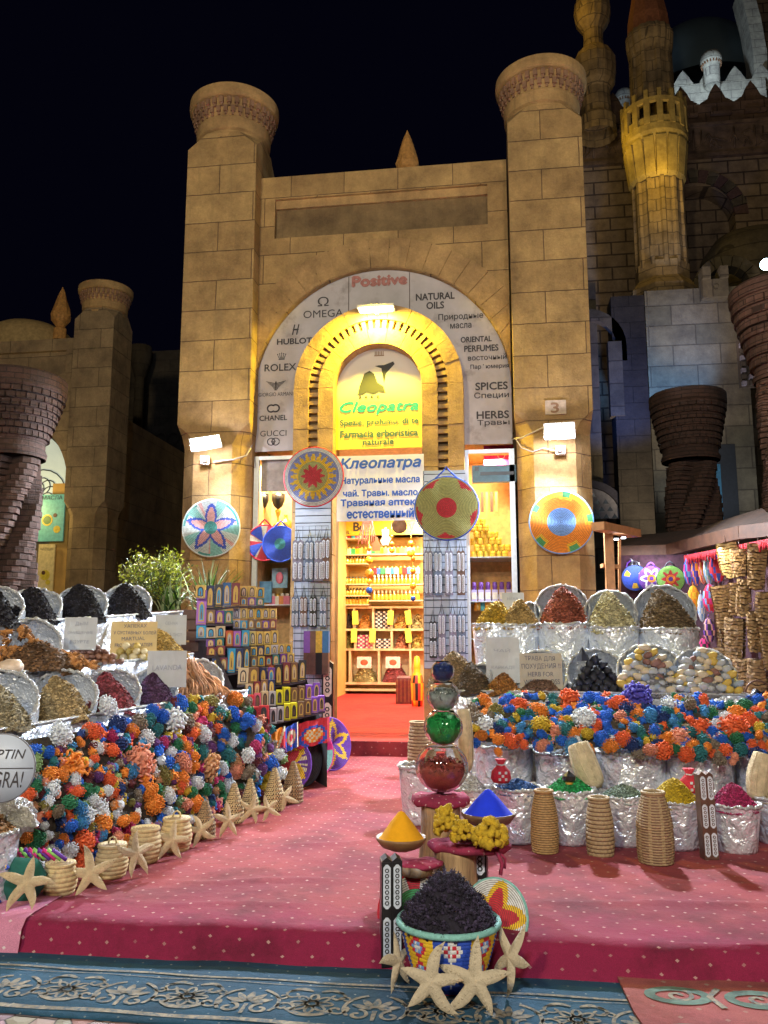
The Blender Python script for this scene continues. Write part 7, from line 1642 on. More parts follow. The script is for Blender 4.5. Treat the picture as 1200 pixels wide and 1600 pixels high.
for k in range(60):
    p = D(978+rnd.random()*92, 872+rnd.random()*24, 12.0); mb.tube([p, p+Vector((rnd.uniform(-.06,.06), 0, -rnd.uniform(.05,.14)))], .012, 4, k % 3)
tag(mb.build('trinkets', [M_alu, WC['purple'], WC['white']]), 'silver and purple trinkets hanging at the back of the market stall', 'trinkets', kind='stuff')
yt = lambda px, py, rp, dep, lab, cols, fn, rim, yaw=-.1: tray(lab, D(px, py, dep), rp*dep/FPX, cols, fn, (0, 0, yaw), rings=12, seg=60, rim=rim, loop=True)
yt(992, 903, 20, 11.9, 'dark blue tray with yellow patches hanging in the market stall', ['blue','yellow'], lambda r_, a: 1 if .45 < r_ < .85 and math.sin(3*a) > .5 else 0, 'black'); yt(1018, 904, 19, 11.7, 'purple tray with a white star border hanging in the market stall', ['purple','white','orange'], lambda r_, a: 1 if abs(r_-star(6,a,.4,.85)) < .12 else 2 if .2 < r_ < .3 else 0, 'purple')
yt(1048, 905, 21, 11.5, 'bright green tray with a red star hanging in the market stall', ['lgreen','red','orange','purple'], lambda r_, a: 3 if r_ < .2 else 2 if r_ < .36 else 1 if r_ < star(8,a,.38,.72) else 0, 'black')
def fan(px, py, wp, hp, dep, cols, lab, nm='fish_shaped_bag'):
    p = D(px, py, dep); s = dep/FPX; n = 14; mb = MB(); w_, h = wp*s/2, hp*s/2
    prof = [(.0,-h),(w_*.5,-h*.86),(w_*.9,-h*.4),(w_,0),(w_*.85,h*.5),(w_*.45,h*.88),(w_*.12,h)]
    mb.lathe(prof, 20, 0, Matrix.Scale(.35, 4, (0,1,0)), True, mf=lambda j, a: (j+int(a*2.2)) % len(cols)); mb.tube([(0,0,h*.95),(0,0,h*1.25)], .004, 4)
    o = mb.build(nm, [WC[c] for c in cols], None, p); return tag(o, lab, 'bag')
for k, (px, py, w_, h, dep, cols, lab) in enumerate([(1076,893,16,44,11.2,['lblue','magenta','blue'],'blue bag with a magenta flower'), (1088,892,16,48,11.1,['purple','orange','blue'],'purple and orange long bag'), (1098,890,14,46,11.0,['orange','red','pink'],'orange and pink long bag'), (1107,890,16,48,10.9,['lblue','white','mint'],'pale blue and white long bag'), (1121,886,26,50,10.7,['red','red','blue'],'red bag with a blue eye'),
        (1084,936,20,42,11.0,['orange','yellow'],'orange leaf shaped bag'), (1110,935,24,46,10.8,['magenta','lblue','red'],'magenta and blue striped bag'), (1096,950,12,44,10.9,['white','lblue'],'thin silver blue bag'), (1108,985,18,40,10.8,['purple','black','pink'],'dark purple bag'), (1100,1015,22,36,10.8,['magenta','black'],'dark magenta bag low down')]): fan(px, py, w_, h, dep, cols, lab+' hanging in the market stall')
M_palm = [mat('palm_fibre', (.24,.145,.06), .85, var=.3, vs=20, bump=.8, bs=90), mat('palm_fibre_gap', (.07,.04,.02), .9), mat('palm_fibre_pale', (.46,.34,.15), .85, var=.25, vs=20, bump=.6, bs=90), mat('palm_fibre_dark', (.15,.085,.04), .85, var=.3, vs=20, bump=.8, bs=90)]
def palmstack(px, py, wp, hp, dep, lab, pale=False, yaw=0, curve=.1, seed=0):
    p = D(px, py, dep); s = dep/FPX; w_, h = wp*s*.92, hp*s*.90; p = p+FW*rnd.uniform(-.12,.12); t_ = thing('palm_fibre_stack', lab, 'palm fibre stack', p, (rnd.uniform(-.06,.06), rnd.uniform(-.13,.13), yaw+rnd.uniform(-.3,.3))); mb = MB(); n = max(5, int(h/.034)); r_ = random.Random(seed)
    for k in range(n):
        f = k/n; z = h/2-f*h; wd = w_*(1.02+.07*math.sin(f*4+seed)+r_.uniform(-.03,.03))*(1-.5*max(0, f-.84)/.16); sag = r_.uniform(.2,.5)*h/n; vs = []
        for i in range(9):
            x = -wd/2+wd*i/8; dz = -sag*(1-(2*i/8-1)**2)*.9+.006*math.sin(i*1.4+seed+k*.7); yy = -.05-.018*(1-(2*i/8-1)**2)+r_.uniform(-.008,.008)
            vs += [(x, yy, z+dz), (x, yy-.006, z+dz-h/n*.80), (x, .04, z+dz-h/n*.80), (x, .04, z+dz)]
        for i in range(8):
            for q in range(4): mb.f.append(tuple(len(mb.v)+v for v in (4*i+q, 4*i+(q+1) % 4, 4*i+4+(q+1) % 4, 4*i+4+q))); mb.m.append(2 if pale else (0 if r_.random() < .8 else 3)); mb.sm.append(False)
        mb.v.extend(vs)
    mb.box((-w_*.40,-.04,-h/2), (w_*.40,.02,h/2), 1); mb.build('layers', M_palm, t_); MB().tube([(0,0,h/2),(0,.01,h/2+.1)], .005, 4).build('cord', M_brn, t_)
for k, (px, py, w_, h, dep, pale, lab) in enumerate([(1142,876,30,62,9.9,True,'pale yellow palm fibre stack, topmost beside the red bag'), (1162,880,26,48,9.7,False,'short brown palm fibre stack right of the pale yellow one'), (1189,886,30,80,9.4,False,'long brown palm fibre stack at the right edge, top row'),
        (1124,950,28,80,10.1,False,'dark long palm fibre stack below the magenta bag'), (1151,936,28,56,9.8,False,'rounded palm fibre stack under the pale yellow one'), (1168,935,22,66,9.6,False,'narrow curved palm fibre stack in the second row'), (1193,950,28,56,9.35,False,'brown palm fibre stack at the right edge, second row'),
        (1152,1002,30,78,9.7,False,'palm fibre stack in the third row above the pebble bins'), (1174,985,24,70,9.5,False,'palm fibre stack in the middle of the third row'), (1195,1010,26,76,9.3,False,'palm fibre stack at the right edge, third row'),
        (1135,1040,30,60,9.9,False,'lower left palm fibre stack beside the pebbles'), (1160,1058,30,66,9.55,False,'lower palm fibre stack before the black bag'), (1188,1060,30,64,9.3,False,'lowest palm fibre stack at the right edge'), (1136,995,22,50,10.2,False,'shaded palm fibre stack behind the others')]):
    palmstack(px, py, w_, h, dep, lab, pale, R(-20), seed=k)
p = D(1185, 1120, 8.6); t = thing('black_bag', 'glossy black bag at the right edge beside the pebble bins', 'bag', (p.x, p.y, p.z-.2)); MB().blob((0,0,.22), (.17,.12,.24), 0, 20, 12, .2).build('bag_body', mat('black_plastic_sheet', (.008,.008,.012), .25, var=0, bump=.4, bs=12), t); MB().tube([(.13*math.cos(a), -.05, .42+.15*math.sin(a)) for a in [PI*i/10 for i in range(11)]], .010, 5).build('handle', M_brn, t)

# ------------------------------------------------ twisted brick columns with flared capitals
M_brick = stone('dark_red_brick', (.085,.045,.038), (.06,.034,.03), (.03,.02,.018), .26, .075, .006, grain=.7)
def twisted(lab, c, r, h, rcap, hb, turns=.85, seed=0, mt=None, n=None):
    t = thing('twisted_brick_column', lab, 'column', (c.x, c.y, 0)); mt = mt or M_brick; mb = MB(); ch = .085; n = int((h-hb)/ch)
    for k in range(n):
        a = k/n*turns*TAU+seed; z = k*ch; f = k/n; rr = r*(1.06-.1*f); M = Matrix.Translation((0,0,z))@Matrix.Rotation(a, 4, 'Z')
        poly = []
        for q in range(4):
            b = q*PI/2+PI/4
            for e in (-.42, -.16, .16, .42): poly.append((rr*(1.0 if abs(e) < .3 else .93)*math.cos(b+e)*1.02, rr*(1.0 if abs(e) < .3 else .93)*math.sin(b+e)*1.02))
            poly.append((rr*.56*math.cos(b+PI/4), rr*.56*math.sin(b+PI/4)))
        mb.prism([(x*(1+.012*((k % 2)*2-1)), y*(1+.012*((k % 2)*2-1))) for x, y in poly], 0.004, ch-.004, 0, M, axis='z'); 
    mb.lathe([(r*.50, 0), (r*.50, h-hb)], 12, 0); mb.build('twisted_shaft', mt, t)
    cb_ = MB(); z0 = h-hb; rows = 7
    cb_.lathe([(r*1.02,z0-.02),(r*1.05,z0+.05),(r*.98,z0+.12),(r*.98,z0+.2)]+[(r+(rcap-r)*.9*(i/rows), z0+.2+(hb-.45)*i/rows) for i in range(rows+1)]+[(rcap,h-.25),(rcap*1.02,h-.22),(rcap*1.02,h-.03),(rcap*.98,h),(0.01,h)], 48, 0, smooth=False)
    for row in range(rows):
        rr = r+(rcap-r)*.92*((row+1)/rows); z = z0+.22+(hb-.47)*row/rows; m = 30
        for k in range(m): cb_.cb((rr-.03, 0, z+.05), (.085, TAU*rr/m*.86, (hb-.47)/rows*.8), 0, Matrix.Rotation(TAU*(k+.5*(row % 2))/m, 4, 'Z'))
    cb_.build('flared_capital', mt, t); return t
c = D(22, 700, 11.2); zt_ = D(22, 572, 11.2).z; twisted('twisted dark brick column with a broad flared capital behind the left stall', c, .40, zt_-.12, .62, 1.1)
c = D(1078, 700, 16.0); zt_ = D(1080, 606, 16.0).z; twisted('dark twisted brick column with round capital standing before the blue lit wall', c, .52, zt_-.1, .70, 1.3, seed=1)
c = D(1222, 500, 14.0); zt_ = D(1215, 448, 14.0).z; twisted('pink lit twisted brick column cut by the right edge of the photo', c, .5, zt_, .80, 1.6, seed=2, mt=stone('lamplit_pink_brick', (.26,.15,.13), (.20,.12,.10), (.08,.05,.045), .3, .09, .008))  # lighter, pinker brick: the nearby lamp's light is put into the colour

# ------------------------------------------------ left neighbour: a second arched shop of the same stone
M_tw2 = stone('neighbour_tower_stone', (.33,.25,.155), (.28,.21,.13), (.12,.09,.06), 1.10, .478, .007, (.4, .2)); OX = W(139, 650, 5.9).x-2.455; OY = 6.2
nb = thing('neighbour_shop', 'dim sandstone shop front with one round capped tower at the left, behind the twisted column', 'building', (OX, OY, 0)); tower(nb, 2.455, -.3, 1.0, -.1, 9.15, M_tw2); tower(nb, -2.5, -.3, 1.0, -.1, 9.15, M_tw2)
mb = MB(); r = 1.9; vs = []; n = 30; T = 7.9
for i in range(n+1):
    q = PI-PI*i/n; vs += [(CXA+r*math.cos(q), 0, 5.2+r*math.sin(q)*.95), (CXA+r*math.cos(q), 0, T), (CXA+r*math.cos(q), .5, 5.2+r*math.sin(q)*.95)]
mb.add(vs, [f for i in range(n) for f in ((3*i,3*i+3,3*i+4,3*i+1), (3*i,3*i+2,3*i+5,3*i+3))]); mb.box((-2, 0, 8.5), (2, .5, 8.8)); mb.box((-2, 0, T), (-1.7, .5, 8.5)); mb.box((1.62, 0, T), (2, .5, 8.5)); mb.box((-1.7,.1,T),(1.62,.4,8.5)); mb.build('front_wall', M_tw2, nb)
MB().box((1.5, -.02, 0), (1.95, .3, 5.2)).build('door_pier', M_ochre, nb); MB().box((-1.95, -.02, 0), (-1.5, .3, 5.2)).build('door_pier', M_ochre, nb)
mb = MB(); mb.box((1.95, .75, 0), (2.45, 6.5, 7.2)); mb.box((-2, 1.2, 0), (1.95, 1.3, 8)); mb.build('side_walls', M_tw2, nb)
dm_ = thing('roof_dome', 'low dome with a spiral finial on the left neighbour shop', 'dome', (W(48, 515, OY+1.6).x, OY+1.6, 8.8)); MB().lathe([(1.15,0),(1.15,.55),(1.02,.78),(.75,.95),(.4,1.05),(0,1.08)], 40, 0).build('dome_shell', mat('ochre_dome', (.40,.28,.12), .8), dm_)
p = W(95, 500, OY+1.0); fb = MB(); fb.lathe([(.16,-.3),(.16,.0),(.10,.05),(.22,.22),(.25,.38),(.20,.55),(.13,.78),(.07,1.0),(0,1.16)], 16, 0, smooth=False, rf=lambda r_, z_, a_: (r_*(1+.06*math.cos(6*a_+z_*18)), z_)); tag(fb.build('finial', MATS['terracotta_finial'], None, (p.x, p.y, p.z-.25)), 'spiral terracotta finial beside the left round capped tower', 'finial')
# pale lit lattice window and posters of the neighbour shop
M_lit = mat('frosted_glass_lit', (.55,.65,.62), .5, var=.1, vs=2, bump=0, emit=.32, ecol=(.75,.88,.80)); lw = thing('lattice_window', 'pale lit lattice window with a rosette in the arch of the left neighbour shop', 'window', (OX, OY+.35, 5.0)); R_ = 1.82
MB().prism([(-R_, -.9), (R_, -.9)]+[(R_*math.cos(PI*i/24), R_*math.sin(PI*i/24)) for i in range(25)], 0, .03).build('glass_pane', M_lit, lw)
mb = MB()
for cx_, cz_, rr in ((1.02, .0, .62), (-1.02, .0, .62), (0, .85, .7)):
    for q in range(8): a = q*PI/4; mb.tube([(cx_+rr*.35*math.cos(a)+rr*.33*math.cos(b), -.02, cz_+rr*.35*math.sin(a)+rr*.33*math.sin(b)) for b in [TAU*i/14 for i in range(14)]], .013, 4, closed=True)
    mb.tube([(cx_+rr*math.cos(b), -.02, cz_+rr*math.sin(b)) for b in [TAU*i/20 for i in range(20)]], .014, 4, closed=True)
mb.build('lattice', M_black, lw)
def poster(px0, px1, py0, py1, Y, lab, cols, lines, fig):
    a, b = W(px0, py1, Y), W(px1, py0, Y); t = thing('shop_poster', lab, 'poster', ((a.x+b.x)/2, Y, a.z)); w_, h = b.x-a.x, b.z-a.z; MB().box((-w_/2, 0, 0), (w_/2, .04, h)).build('panel', cols[0], t)
    for tx, f, s in lines: text(tx, cols[1], t, (0, -.006, h*f), w_*.8, h*s)
    mb = MB()
    for (x, z, r, k) in fig: mb.prism([(x*w_+r*w_*math.cos(TAU*i/14), z*h+r*w_*math.sin(TAU*i/14)) for i in range(14)], -.005-.001*k, 0, k)
    mb.build('picture', cols[2:], t)
CY_, CG_ = mat('poster_yellow', (.60,.48,.05), .5, bump=0), mat('poster_green', (.10,.20,.05), .5, bump=0)
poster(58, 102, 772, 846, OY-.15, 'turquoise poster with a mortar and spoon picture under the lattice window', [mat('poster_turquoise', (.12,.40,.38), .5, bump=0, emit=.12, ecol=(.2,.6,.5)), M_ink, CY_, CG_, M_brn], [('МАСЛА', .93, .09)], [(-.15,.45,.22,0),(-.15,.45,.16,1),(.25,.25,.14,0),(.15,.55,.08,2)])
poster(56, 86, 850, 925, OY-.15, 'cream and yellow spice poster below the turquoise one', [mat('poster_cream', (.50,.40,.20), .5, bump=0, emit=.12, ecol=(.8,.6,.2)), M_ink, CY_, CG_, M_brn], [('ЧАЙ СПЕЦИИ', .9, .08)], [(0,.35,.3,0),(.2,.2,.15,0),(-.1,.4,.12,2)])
# dark arcade building between the neighbour and the tower
M_arc = stone('dark_arcade_stone', (.09,.075,.06), (.075,.065,.055), (.06,.05,.05), .9, .4, .008)
ar = thing('dark_arcade', 'dark arcade with slim posts and a lattice screen left of the main tower', 'building', (0, 13, 0)); g0, g1 = W(205, 700, 13).x, W(300, 700, 13).x
mb = MB(); zt0 = W(240, 540, 13).z; mb.box((g0-1.5, .5, 0), (g1+3, 1.0, zt0)); mb.prism([(g1-.6, zt0), (g1+2.5, zt0), (g1+2.5, zt0+1.6), (g1+.3, zt0+1.3)], .4, 1.0); mb.build('rear_wall', M_arc, ar)
mb = MB()
for k in range(5): x = g0+.35+k*.42; mb.box((x, -.1, 0), (x+.13, .05, W(240, 740, 13).z)); 
mb.build('posts', M_arc, ar); mb = MB(); x = W(222, 600, 13).x; mb.lathe([(.16,0),(.15,zt0-1.2),(.18,zt0-1.1),(.34,zt0-.5),(.36,zt0-.3),(.34,zt0-.1)], 16, 0, Matrix.Translation((x,-.2,0))); mb.build('slim_column', M_arc, ar)
mb = MB(); za_, zb_ = W(220, 735, 13).z, W(220, 668, 13).z
for r_ in range(3):
    for q in range(5): mb.tube([(g0+.25+q*.42+.18*math.cos(b), -.22, za_+.25+r_*.36+.18*math.sin(b)) for b in [TAU*i/10 for i in range(10)]], .025, 4, closed=True)
mb.box((g0, -.1, za_), (g1+.4, -.05, zb_)); mb.build('lattice_screen', M_arc, ar)

# ------------------------------------------------ mosque behind on the right
YM = 20
M_mosq = stone('mosque_stone', (.27,.21,.165), (.21,.16,.13), (.07,.05,.045), 1.15, .52, .035, grain=.7); M_mosl = stone('mosque_pale_blocks', (.135,.115,.09), (.09,.08,.062), (.06,.05,.04), 1.5, .70, .02); M_carve = mat('carved_band', (.13,.085,.06), .9, var=.5, vs=3, bump=1, bs=6)
mq = thing('mosque', 'dark mosque wall with brick courses, inscription band and stepped parapet on the right', 'mosque', (0, YM, 0))
def wx(px, Y=YM, py=400): return W(px, py, Y).x
def wz(py, px=1100, Y=YM): return W(px, py, Y).z
xl_, xr_ = wx(890), wx(1330); zb0, zb1 = wz(243), wz(200)
mb = MB(); ac = W(1085, 318, YM); ar_ = 62*sc_at(1085, 318, YM); n = 20
mb.box((xl_, 0, 0), (ac.x-ar_, 1.2, zb0)); mb.box((ac.x+ar_, 0, 0), (xr_, 1.2, zb0)); mb.box((ac.x-ar_, .0, 0), (ac.x+ar_, 1.2, ac.z-3.4)); vs = []
for i in range(n+1): q = PI-PI*i/n; vs += [(ac.x+ar_*math.cos(q), 0, ac.z-.6+ar_*.9*math.sin(q)), (ac.x+ar_*math.cos(q), 0, zb0), (ac.x+ar_*math.cos(q), 1.2, ac.z-.6+ar_*.9*math.sin(q))]
mb.add(vs, [f for i in range(n) for f in ((3*i,3*i+3,3*i+4,3*i+1), (3*i,3*i+2,3*i+5,3*i+3))]); mb.box((ac.x-ar_, .9, ac.z-3.4), (ac.x+ar_, 1.0, zb0)); mb.build('brick_wall', M_mosq, mq)
mb = MB(); voussoirs(mb, ac.x, ac.z-.6, ar_*.98, ar_*1.32, -.10, .1, 15, m=0, gap=.02); 
for k in range(len(mb.m)): mb.m[k] = (k//12) % 2
mb.build('striped_arch', [mat('dark_voussoir', (.09,.05,.05), .9), M_mosl], mq)
mb = MB(); mb.box((xl_, -.08, zb0+.02), (xr_, 1.2, zb1)); mb.box((xl_, -.2, zb0-.16), (xr_, 0, zb0)); mb.box((xl_, -.2, zb1), (xr_, 0, zb1+.12)); mb.build('carved_band', M_carve, mq)
mb = MB(); r_ = random.Random(4); x = xl_+.4; hB = zb1-zb0
while x < xr_-.5:        # raised scrollwork of the carved band
    k = r_.randrange(4); z = zb0+hB*r_.uniform(.3,.7)
    if k == 0: mb.tube([(x, -.12, zb0+hB*.15), (x, -.12, zb0+hB*.88)], .035, 4)
    elif k == 1: mb.tube([(x+.22*math.cos(a), -.12, z+.16*math.sin(a)) for a in [R(20+i*28) for i in range(10)]], .03, 4)
    elif k == 2: mb.tube([(x+.3*t_, -.12, z-.15+.3*math.sin(t_*3)) for t_ in [i/6 for i in range(7)]], .032, 4)
    else: mb.tube([(x-.1, -.12, zb0+hB*.2), (x+.1, -.12, zb0+hB*.35), (x+.12, -.12, zb0+hB*.85)], .03, 4)
    x += r_.uniform(.16, .34)
mb.build('band_relief', MATS['carved_band'], mq)
ztop_ = wz(160); mb = MB(); mb.box((xl_, .1, zb1+.12), (xr_, 1.2, ztop_)); x = xl_; 
while x < xr_: mb.prism([(x, ztop_), (x+1.3, ztop_), (x+1.3, ztop_+.15), (x+1.0, ztop_+.35), (x+.85, ztop_+.7), (x+.65, ztop_+1.0), (x+.45, ztop_+.7), (x+.3, ztop_+.35), (x, ztop_+.15)], .3, .6); x += 1.35
x = xl_+.5
while x < xr_: mb.box((x, -.12, zb1+.5), (x+.8, .1, ztop_-.5)); x += 1.3
mb.build('stepped_parapet', stone('parapet_stone', (.17,.11,.085), (.14,.09,.07), (.06,.04,.03), .9, .5, .02), mq)
# blue lit block wall under the minaret and the darker wall with lattice window
bw = thing('mosque_annex', 'pale block wall with blue light on it below the minaret', 'wall', (0, 15.5, 0)); x0_, x1_ = wx(1014, 15.5, 600), wx(1172, 15.5, 600); mb = MB(); mb.box((x0_, 0, wz(845, 1100, 15.5)), (x1_, 3, wz(452, 1060, 15.5))); dx0, dx1 = wx(1112, 15.5, 750), wx(1150, 15.5, 750)
mb.box((x0_, 0, 0), (dx0, 3, wz(845, 1100, 15.5))); mb.box((dx1, 0, 0), (x1_, 3, wz(845, 1100, 15.5))); mb.build('block_wall', M_mosl, bw)
mb = MB(); a, b = W(1110, 832, 15.5), W(1148, 694, 15.5); mb.box((a.x, -.02, a.z), (b.x, .0, b.z)); mb.build('dark_opening', mat('unlit_opening', (.010,.012,.018), .8), bw)
MB().box((a.x+.12, -.04, a.z), (a.x+.42, -.02, a.z+2.2)).build('door_leaf', mat('blue_door', (.015,.09,.16), .6), bw)
mb = MB(); p = W(1110, 440, 15.2); mb.box((p.x-.3, -.5, p.z-.6), (p.x+.5, 0, p.z+.0)); mb.box((p.x-.3, -.6, p.z), (p.x-.05, 0, p.z+.4)); mb.box((p.x+.25, -.6, p.z), (p.x+.5, 0, p.z+.4)); mb.lathe([(.09,0),(.09,.02)], 10, 0, Matrix.Translation((p.x+.1, -.52, p.z-.3))@Matrix.Rotation(PI/2, 4, 'X')); mb.build('stone_bracket', M_mosl, bw)
lw2 = thing('side_wing', 'dark side wing with an arch and a triangular lattice window right of the main tower', 'building', (0, 13, 0)); x0_, x1_ = wx(905, 13, 700), wx(992, 13, 700); c_ = W(930, 790, 13)
mb = MB(); mb.box((x0_, 0, 0), (x1_-.95, .6, wz(440, 950, 13))); mb.build('wing_wall', M_mosl, lw2); MB().box((x1_-.55, -.3, 0), (wx(1018, 12.7, 700), .6, wz(470, 950, 13))).build('dark_pier', stone('dark_pier_stone', (.05,.045,.045), (.04,.036,.036), (.02,.02,.02), .9, .5, .01), lw2)
mb = MB(); rr_ = 62*sc_at(930, 790, 13); arch_band(mb, c_.x-.2, c_.z-.4, rr_*.82, rr_, -.12, .0, c_.z-2.6, n=20); mb.build('arch_frame', mat('dark_arch_frame', (.035,.035,.06), .8), lw2)
mb = MB(); mb.prism([(c_.x-.2+rr_*.8*math.cos(PI*i/20), c_.z-.4+rr_*.8*math.sin(PI*i/20)) for i in range(21)], -.05, -.02, 0)
for j in range(5):
    for i in range(7):
        x = c_.x-.9+i*.24+(j % 2)*.12; z = c_.z-.4+j*.22
        if (x-c_.x+.2)**2+(z-c_.z+.5)**2 < (rr_*.68)**2: mb.prism([(x-.09, z), (x+.09, z), (x, z+.15)], -.054, -.05, 1)
mb.build('lattice_screen', [mat('lattice_plaster', (.20,.20,.25), .8), M_black], lw2)
mb = MB(); q = W(945, 545, 13); arch_band(mb, q.x-.6, q.z, .9, 1.2, -.3, .0, q.z-.5, n=16); mb.box((q.x+.05, -.35, q.z-2.2), (q.x+.45, 0, q.z+.1)); mb.build('upper_arch', M_mosl, lw2)
# minaret
M_min = stone('minaret_stone', (.33,.245,.14), (.27,.20,.115), (.12,.09,.06), .5, .42, .014); M_gal = stone('gallery_stone', (.44,.34,.12), (.40,.30,.10), (.2,.15,.06), 5, 5, 0)
c = W(1035, 440, 17); mn = thing('minaret', 'tall fluted minaret with a yellow lit gallery and brick red cone in the upper right', 'minaret', (c.x, 17, 0)); sM = sc_at(1030, 300, 17)
def mz(py): return W(1030, py, 15.9).z
rL = 39*sM; rU = 33*sM
def flute(depth, k=12): return lambda r_, z_, a: (r_*(1+depth*(1 if math.cos(a*k) > .2 else -1)), z_)
mb = MB(); mb.lathe([(rL*1.0, mz(405)), (rL*.99, mz(245))], 96, 0, rf=flute(.05), smooth=False); mb.build('lower_shaft', M_min, mn); mb = MB(); mb.lathe([(rU*1.02, mz(150)), (rU*.98, mz(45))], 72, 0, rf=flute(.06, 9), smooth=False); mb.build('upper_shaft', M_min, mn)
mb = MB(); mb.lathe([(rL*1.40, mz(470)), (rL*1.38, mz(440)), (rL*1.08, mz(425)), (rL*1.08, mz(400))], 8, 0, Matrix.Rotation(PI/8, 4, 'Z'), smooth=False); mb.build('octagonal_foot', M_min, mn); MB().cb((0, .6, mz(520)), (rL*2.9, rL*2.4, mz(455)-mz(600))).build('square_base', M_mosl, mn)
g = thing('x', None, None); bpy.data.objects.remove(g)
mb = MB(); rg = 51*sM; zg0, zg1, zg2, zg3 = mz(248), mz(205), mz(190), mz(150)
mb.lathe([(rL*1.0, zg0), (rL*1.08, zg0+.3), (rg*.86, zg1-.3), (rg*.95, zg1), (rg, zg1+.12), (rg, zg2), (rg*.93, zg2), (rg*.93, zg2+.05), (rL*.8, zg2+.05)], 48, 0, smooth=False)
for k in range(16):
    M = Matrix.Rotation(TAU*k/16, 4, 'Z'); mb.prism([(rL*1.0, zg0-.5), (rL*1.12, zg0-.35), (rg*.98, zg1-.1), (rL*.9, zg1-.1)], -.17, .17, 0, M); mb.cb((rg*.95, 0, (zg2+zg3)/2), (.16,.20, zg3-zg2), 0, M); mb.blob((rg*.97, 0, zg3+.22), (.12,.12,.18), 0, 6, 5, M=None) if False else mb.cb((rg*.97, 0, zg3+.15), (.14,.14,.3), 0, M)
mb.lathe([(rg*.90, zg3-.16), (rg*1.02, zg3-.16), (rg*1.03, zg3), (rg*.90, zg3), (rg*.90, zg3-.16)], 48, 0, smooth=False); mb.lathe([(rg*.92, zg2), (rg*.98, zg2), (rg*.98, zg2+.28), (rg*.92, zg2+.28)], 48, 0, smooth=False); mb.build('gallery', M_gal, mn)
mb = MB(); mb.lathe([(rU*1.0, mz(60)), (rU*1.10, mz(42)), (rU*1.14, mz(28)), (rU*1.10, mz(22))], 72, 0, rf=lambda r_, z_, a: (r_*(1+.03*math.cos(a*18)), z_), smooth=False); mb.lathe([(rU*1.08, mz(26)), (rU*1.02, mz(0)), (rU*.5, mz(-80)), (.05, mz(-150))], 10, 1, smooth=False); mb.build('cone_roof', [M_min, mat('brick_red_cone', (.30,.11,.05), .85, var=.3)], mn)
# slender turret behind the right capital
c = W(930, 130, 19); tu = thing('slender_turret', 'slender turret with stacked bulbs and a yellow lit top beside the right capital', 'turret', (c.x, 19, 0)); sT = sc_at(930, 130, 19)
def tz(py): return W(925, py, 18.4).z
mb = MB(); mb.lathe([(30*sT, tz(200)), (29*sT, tz(175)), (23*sT, tz(168)), (22*sT, tz(130)), (30*sT, tz(120)), (33*sT, tz(100)), (33*sT, tz(82)), (27*sT, tz(70)), (16*sT, tz(60)), (15*sT, tz(45)), (16*sT, tz(34)), (26*sT, tz(20)), (29*sT, tz(5)), (27*sT, tz(-12)), (12*sT, tz(-25)), (.02, tz(-60))], 32, 0, smooth=False, rf=lambda r_, z_, a: (r_*(1+.02*math.cos(a*16)), z_)); mb.build('turret_shaft', M_min, tu)
# big dome, white lit parapet turrets and arch rib
do = W(1085, 60, 34); sD = sc_at(1085, 60, 34); t = thing('great_dome', 'large dark blue grey dome behind the minaret', 'dome', (do.x, 34, wz(170, 1085, 34))); RD = 110*sD; MB().lathe([(RD*math.cos(R(a)), RD*1.25*math.sin(R(a))) for a in range(0, 91, 5)], 56, 0).build('dome_shell', mat('blue_grey_dome', (.13,.19,.23), .6, var=.1, vs=1), t)
M_wh = stone('white_stone', (.55,.58,.58), (.5,.53,.54), (.25,.25,.28), .9, .4, .01)
def cupola(px, py, wp, Y, lab):
    c = W(px, py, Y); s = sc_at(px, py, Y); r = wp*s/2; t = thing('white_cupola', lab, 'cupola', (c.x, Y, c.z)); mb = MB(); mb.lathe([(r*.72,-r*2.6),(r*.72,-r*.3),(r*.9,-r*.25),(r*1.0,0),(r*.97,r*.4),(r*.75,r*.85),(r*.4,r*1.1),(0,r*1.2)], 28, 0); mb.build('dome_shell', M_wh, t)
    mb = MB()
    for k in range(20): mb.cb((r*.88, 0, -r*.35), (r*.12, r*.12, r*.25), 0, Matrix.Rotation(TAU*k/20, 4, 'Z'))
    mb.build('corbels', M_dentil, t)
cupola(1111, 97, 34, 24, 'white lit cupola on the parapet in front of the great dome'); cupola(975, 155, 30, 24, 'smaller white cupola partly behind the minaret')
pp = thing('white_parapet', 'brightly lit white stone parapet with merlons in front of the great dome', 'parapet', (0, 24.5, 0)); mb = MB(); a, b = W(1052, 150, 24.5), W(1195, 112, 24.5); mb.box((a.x, 0, a.z-1.6), (b.x, .5, b.z-.3)); x = a.x
while x < b.x: mb.prism([(x, b.z-.31), (x+1.0, b.z-.31), (x+.75, b.z+.15), (x+.5, b.z+.5), (x+.25, b.z+.15)], .1, .4); x += 1.15
mb.build('parapet_wall', M_wh, pp)
rb_ = thing('white_arch_rib', 'tall curved white stone rib at the upper right edge', 'arch rib', (0, 25, 0)); mb = MB(); vs = []; pts = [(1165, -20), (1178, 30), (1187, 80), (1189, 140)]
for (px, py) in pts: a = W(px, py, 25); vs += [(a.x-.28, 0, a.z), (a.x+.32, 0, a.z), (a.x+.32, 1.2, a.z), (a.x-.28, 1.2, a.z)]
mb.add(vs, [(4*i+k, 4*i+(k+1) % 4, 4*i+4+(k+1) % 4, 4*i+4+k) for i in range(3) for k in range(4)]); mb.build('rib', M_wh, rb_)
rw = thing('rear_brick_wall', 'dark rear brick wall at the upper right corner', 'wall', (0, 26.5, 0)); a, b = W(1188, 150, 26.5), W(1300, -60, 26.5); MB().box((a.x, 0, a.z-2), (b.x, 1, b.z)).build('wall', M_mosq, rw)
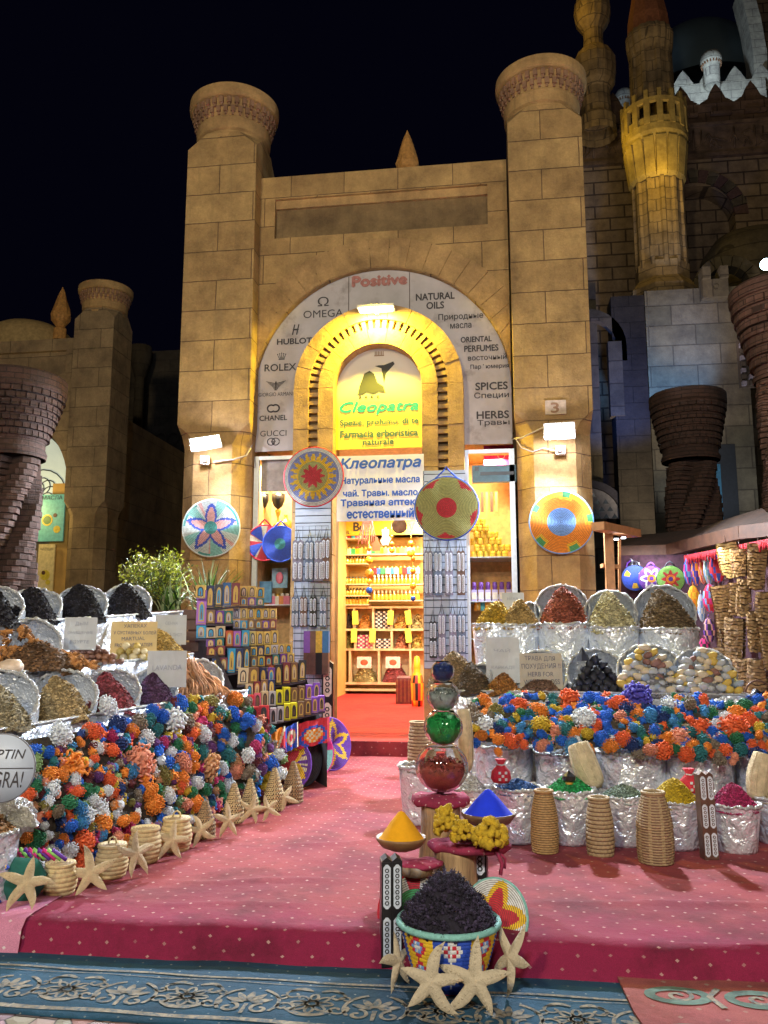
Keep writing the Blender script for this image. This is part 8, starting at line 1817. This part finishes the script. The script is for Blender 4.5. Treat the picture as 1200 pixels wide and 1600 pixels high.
# right side: rounded bastion with arches near the lamp
bs = thing('rounded_bastion', 'dim rounded bastion with small arches at the right edge above the pink column', 'building', (0, 17.5, 0)); c = W(1165, 420, 17.5); sB = sc_at(1165, 420, 17.5); mb = MB(); M = Matrix.Translation((c.x+1.2, 3.0, 0)); rB_ = 95*sB
mb.lathe([(rB_, 0), (rB_, wz(380, 1165, 17.5)), (rB_*.95, wz(350, 1165, 17.5)), (rB_*.7, wz(320, 1165, 17.5)), (.1, wz(305, 1165, 17.5))], 40, 0, M); mb.build('drum', M_mosl, bs)
mb = MB(); q = W(1150, 430, 15.6); voussoirs(mb, q.x, q.z, .75, 1.15, -1.0, -.4, 9, gap=.02); mb.build('stone_arch', M_mosl, bs); 
mb = MB(); q = W(1188, 565, 13.5); 
for j in range(7):
    for i in range(5): mb.box((q.x-.55+i*.22, -4.0, q.z-.7+j*.2), (q.x-.42+i*.22, -3.86, q.z-.58+j*.2), (i+j) % 2)
mb.box((q.x-.6, -3.86, q.z-.75), (q.x+.6, -3.8, q.z+.75), 1); mb.build('wooden_screen', [M_greyp, mat('screen_wood', (.04,.03,.03), .7)], bs)
# lamps that light the mosque
p = D(1197, 413, 14.6); t = thing('wall_lamp', 'bluish white lamp glowing at the right edge', 'lamp', p); MB().blob((0,0,0), (.10,.10,.10), 0, 12, 8).build('bulb', mat('bluish_lamp_lit', (.8,.9,1), .4, var=0, bump=0, emit=22, ecol=(.65,.88,1)), t); MB().tube([(0,.08,.05),(.1,.3,.2)], .03, 6).build('arm', M_black, t)
light('wall_lamp_light', 'POINT', p+Vector((-.1,-.2,-.1)), 160, (.7,.88,1), .12)
light('blue_wall_light', 'SPOT', W(1060, 640, 13.0), 1300, (.14,.42,1), .2, aim=W(1040, 580, 15.6), spot=62)
light('blue_wall_light', 'SPOT', W(965, 640, 10.2), 420, (.05,.22,1), .2, aim=W(958, 600, 13.1), spot=85)
light('white_wall_light', 'SPOT', W(1120, 800, 12.5), 330, (.75,.86,.95), .3, aim=W(1120, 680, 15.6), spot=95)
light('gallery_light', 'POINT', (mn.location.x-.3, 17-rg-1.0, zg0-.7), 95, (1, .66, .06), .2); light('gallery_light', 'POINT', (mn.location.x-rg-.9, 16.2, zg1), 60, (1, .66, .06), .2)
light('turret_light', 'POINT', (tu.location.x-1.2, 17.6, tz(25)), 45, (1, .62, .08), .2)
light('parapet_light', 'SPOT', (W(1130, 150, 20).x, 21.5, wz(150, 1130, 21.5)), 520, (.75,.9,1), .3, aim=W(1130, 95, 25), spot=95)
light('parapet_light', 'POINT', (W(980, 165, 22).x-.6, 21.8, W(980, 150, 22).z), 40, (.7,.85,1), .2)
light('neighbour_shop_light', 'POINT', (OX+.9, OY-.7, 4.6), 70, (1, .74, .3), .2)
light('unseen_mosque_uplight', 'SPOT', (W(1120,800,10).x, 12.0, 9.0), 700, (1, .80, .60), .5, aim=W(1120, 260, 20), spot=75)  # uplight added to bring out more of the wall's masonry
light('unseen_mosque_uplight', 'SPOT', (W(1035,800,10).x, 9.5, 1.0), 2300, (1, .78, .48), .4, aim=(mn.location.x, 17, 15), spot=42)
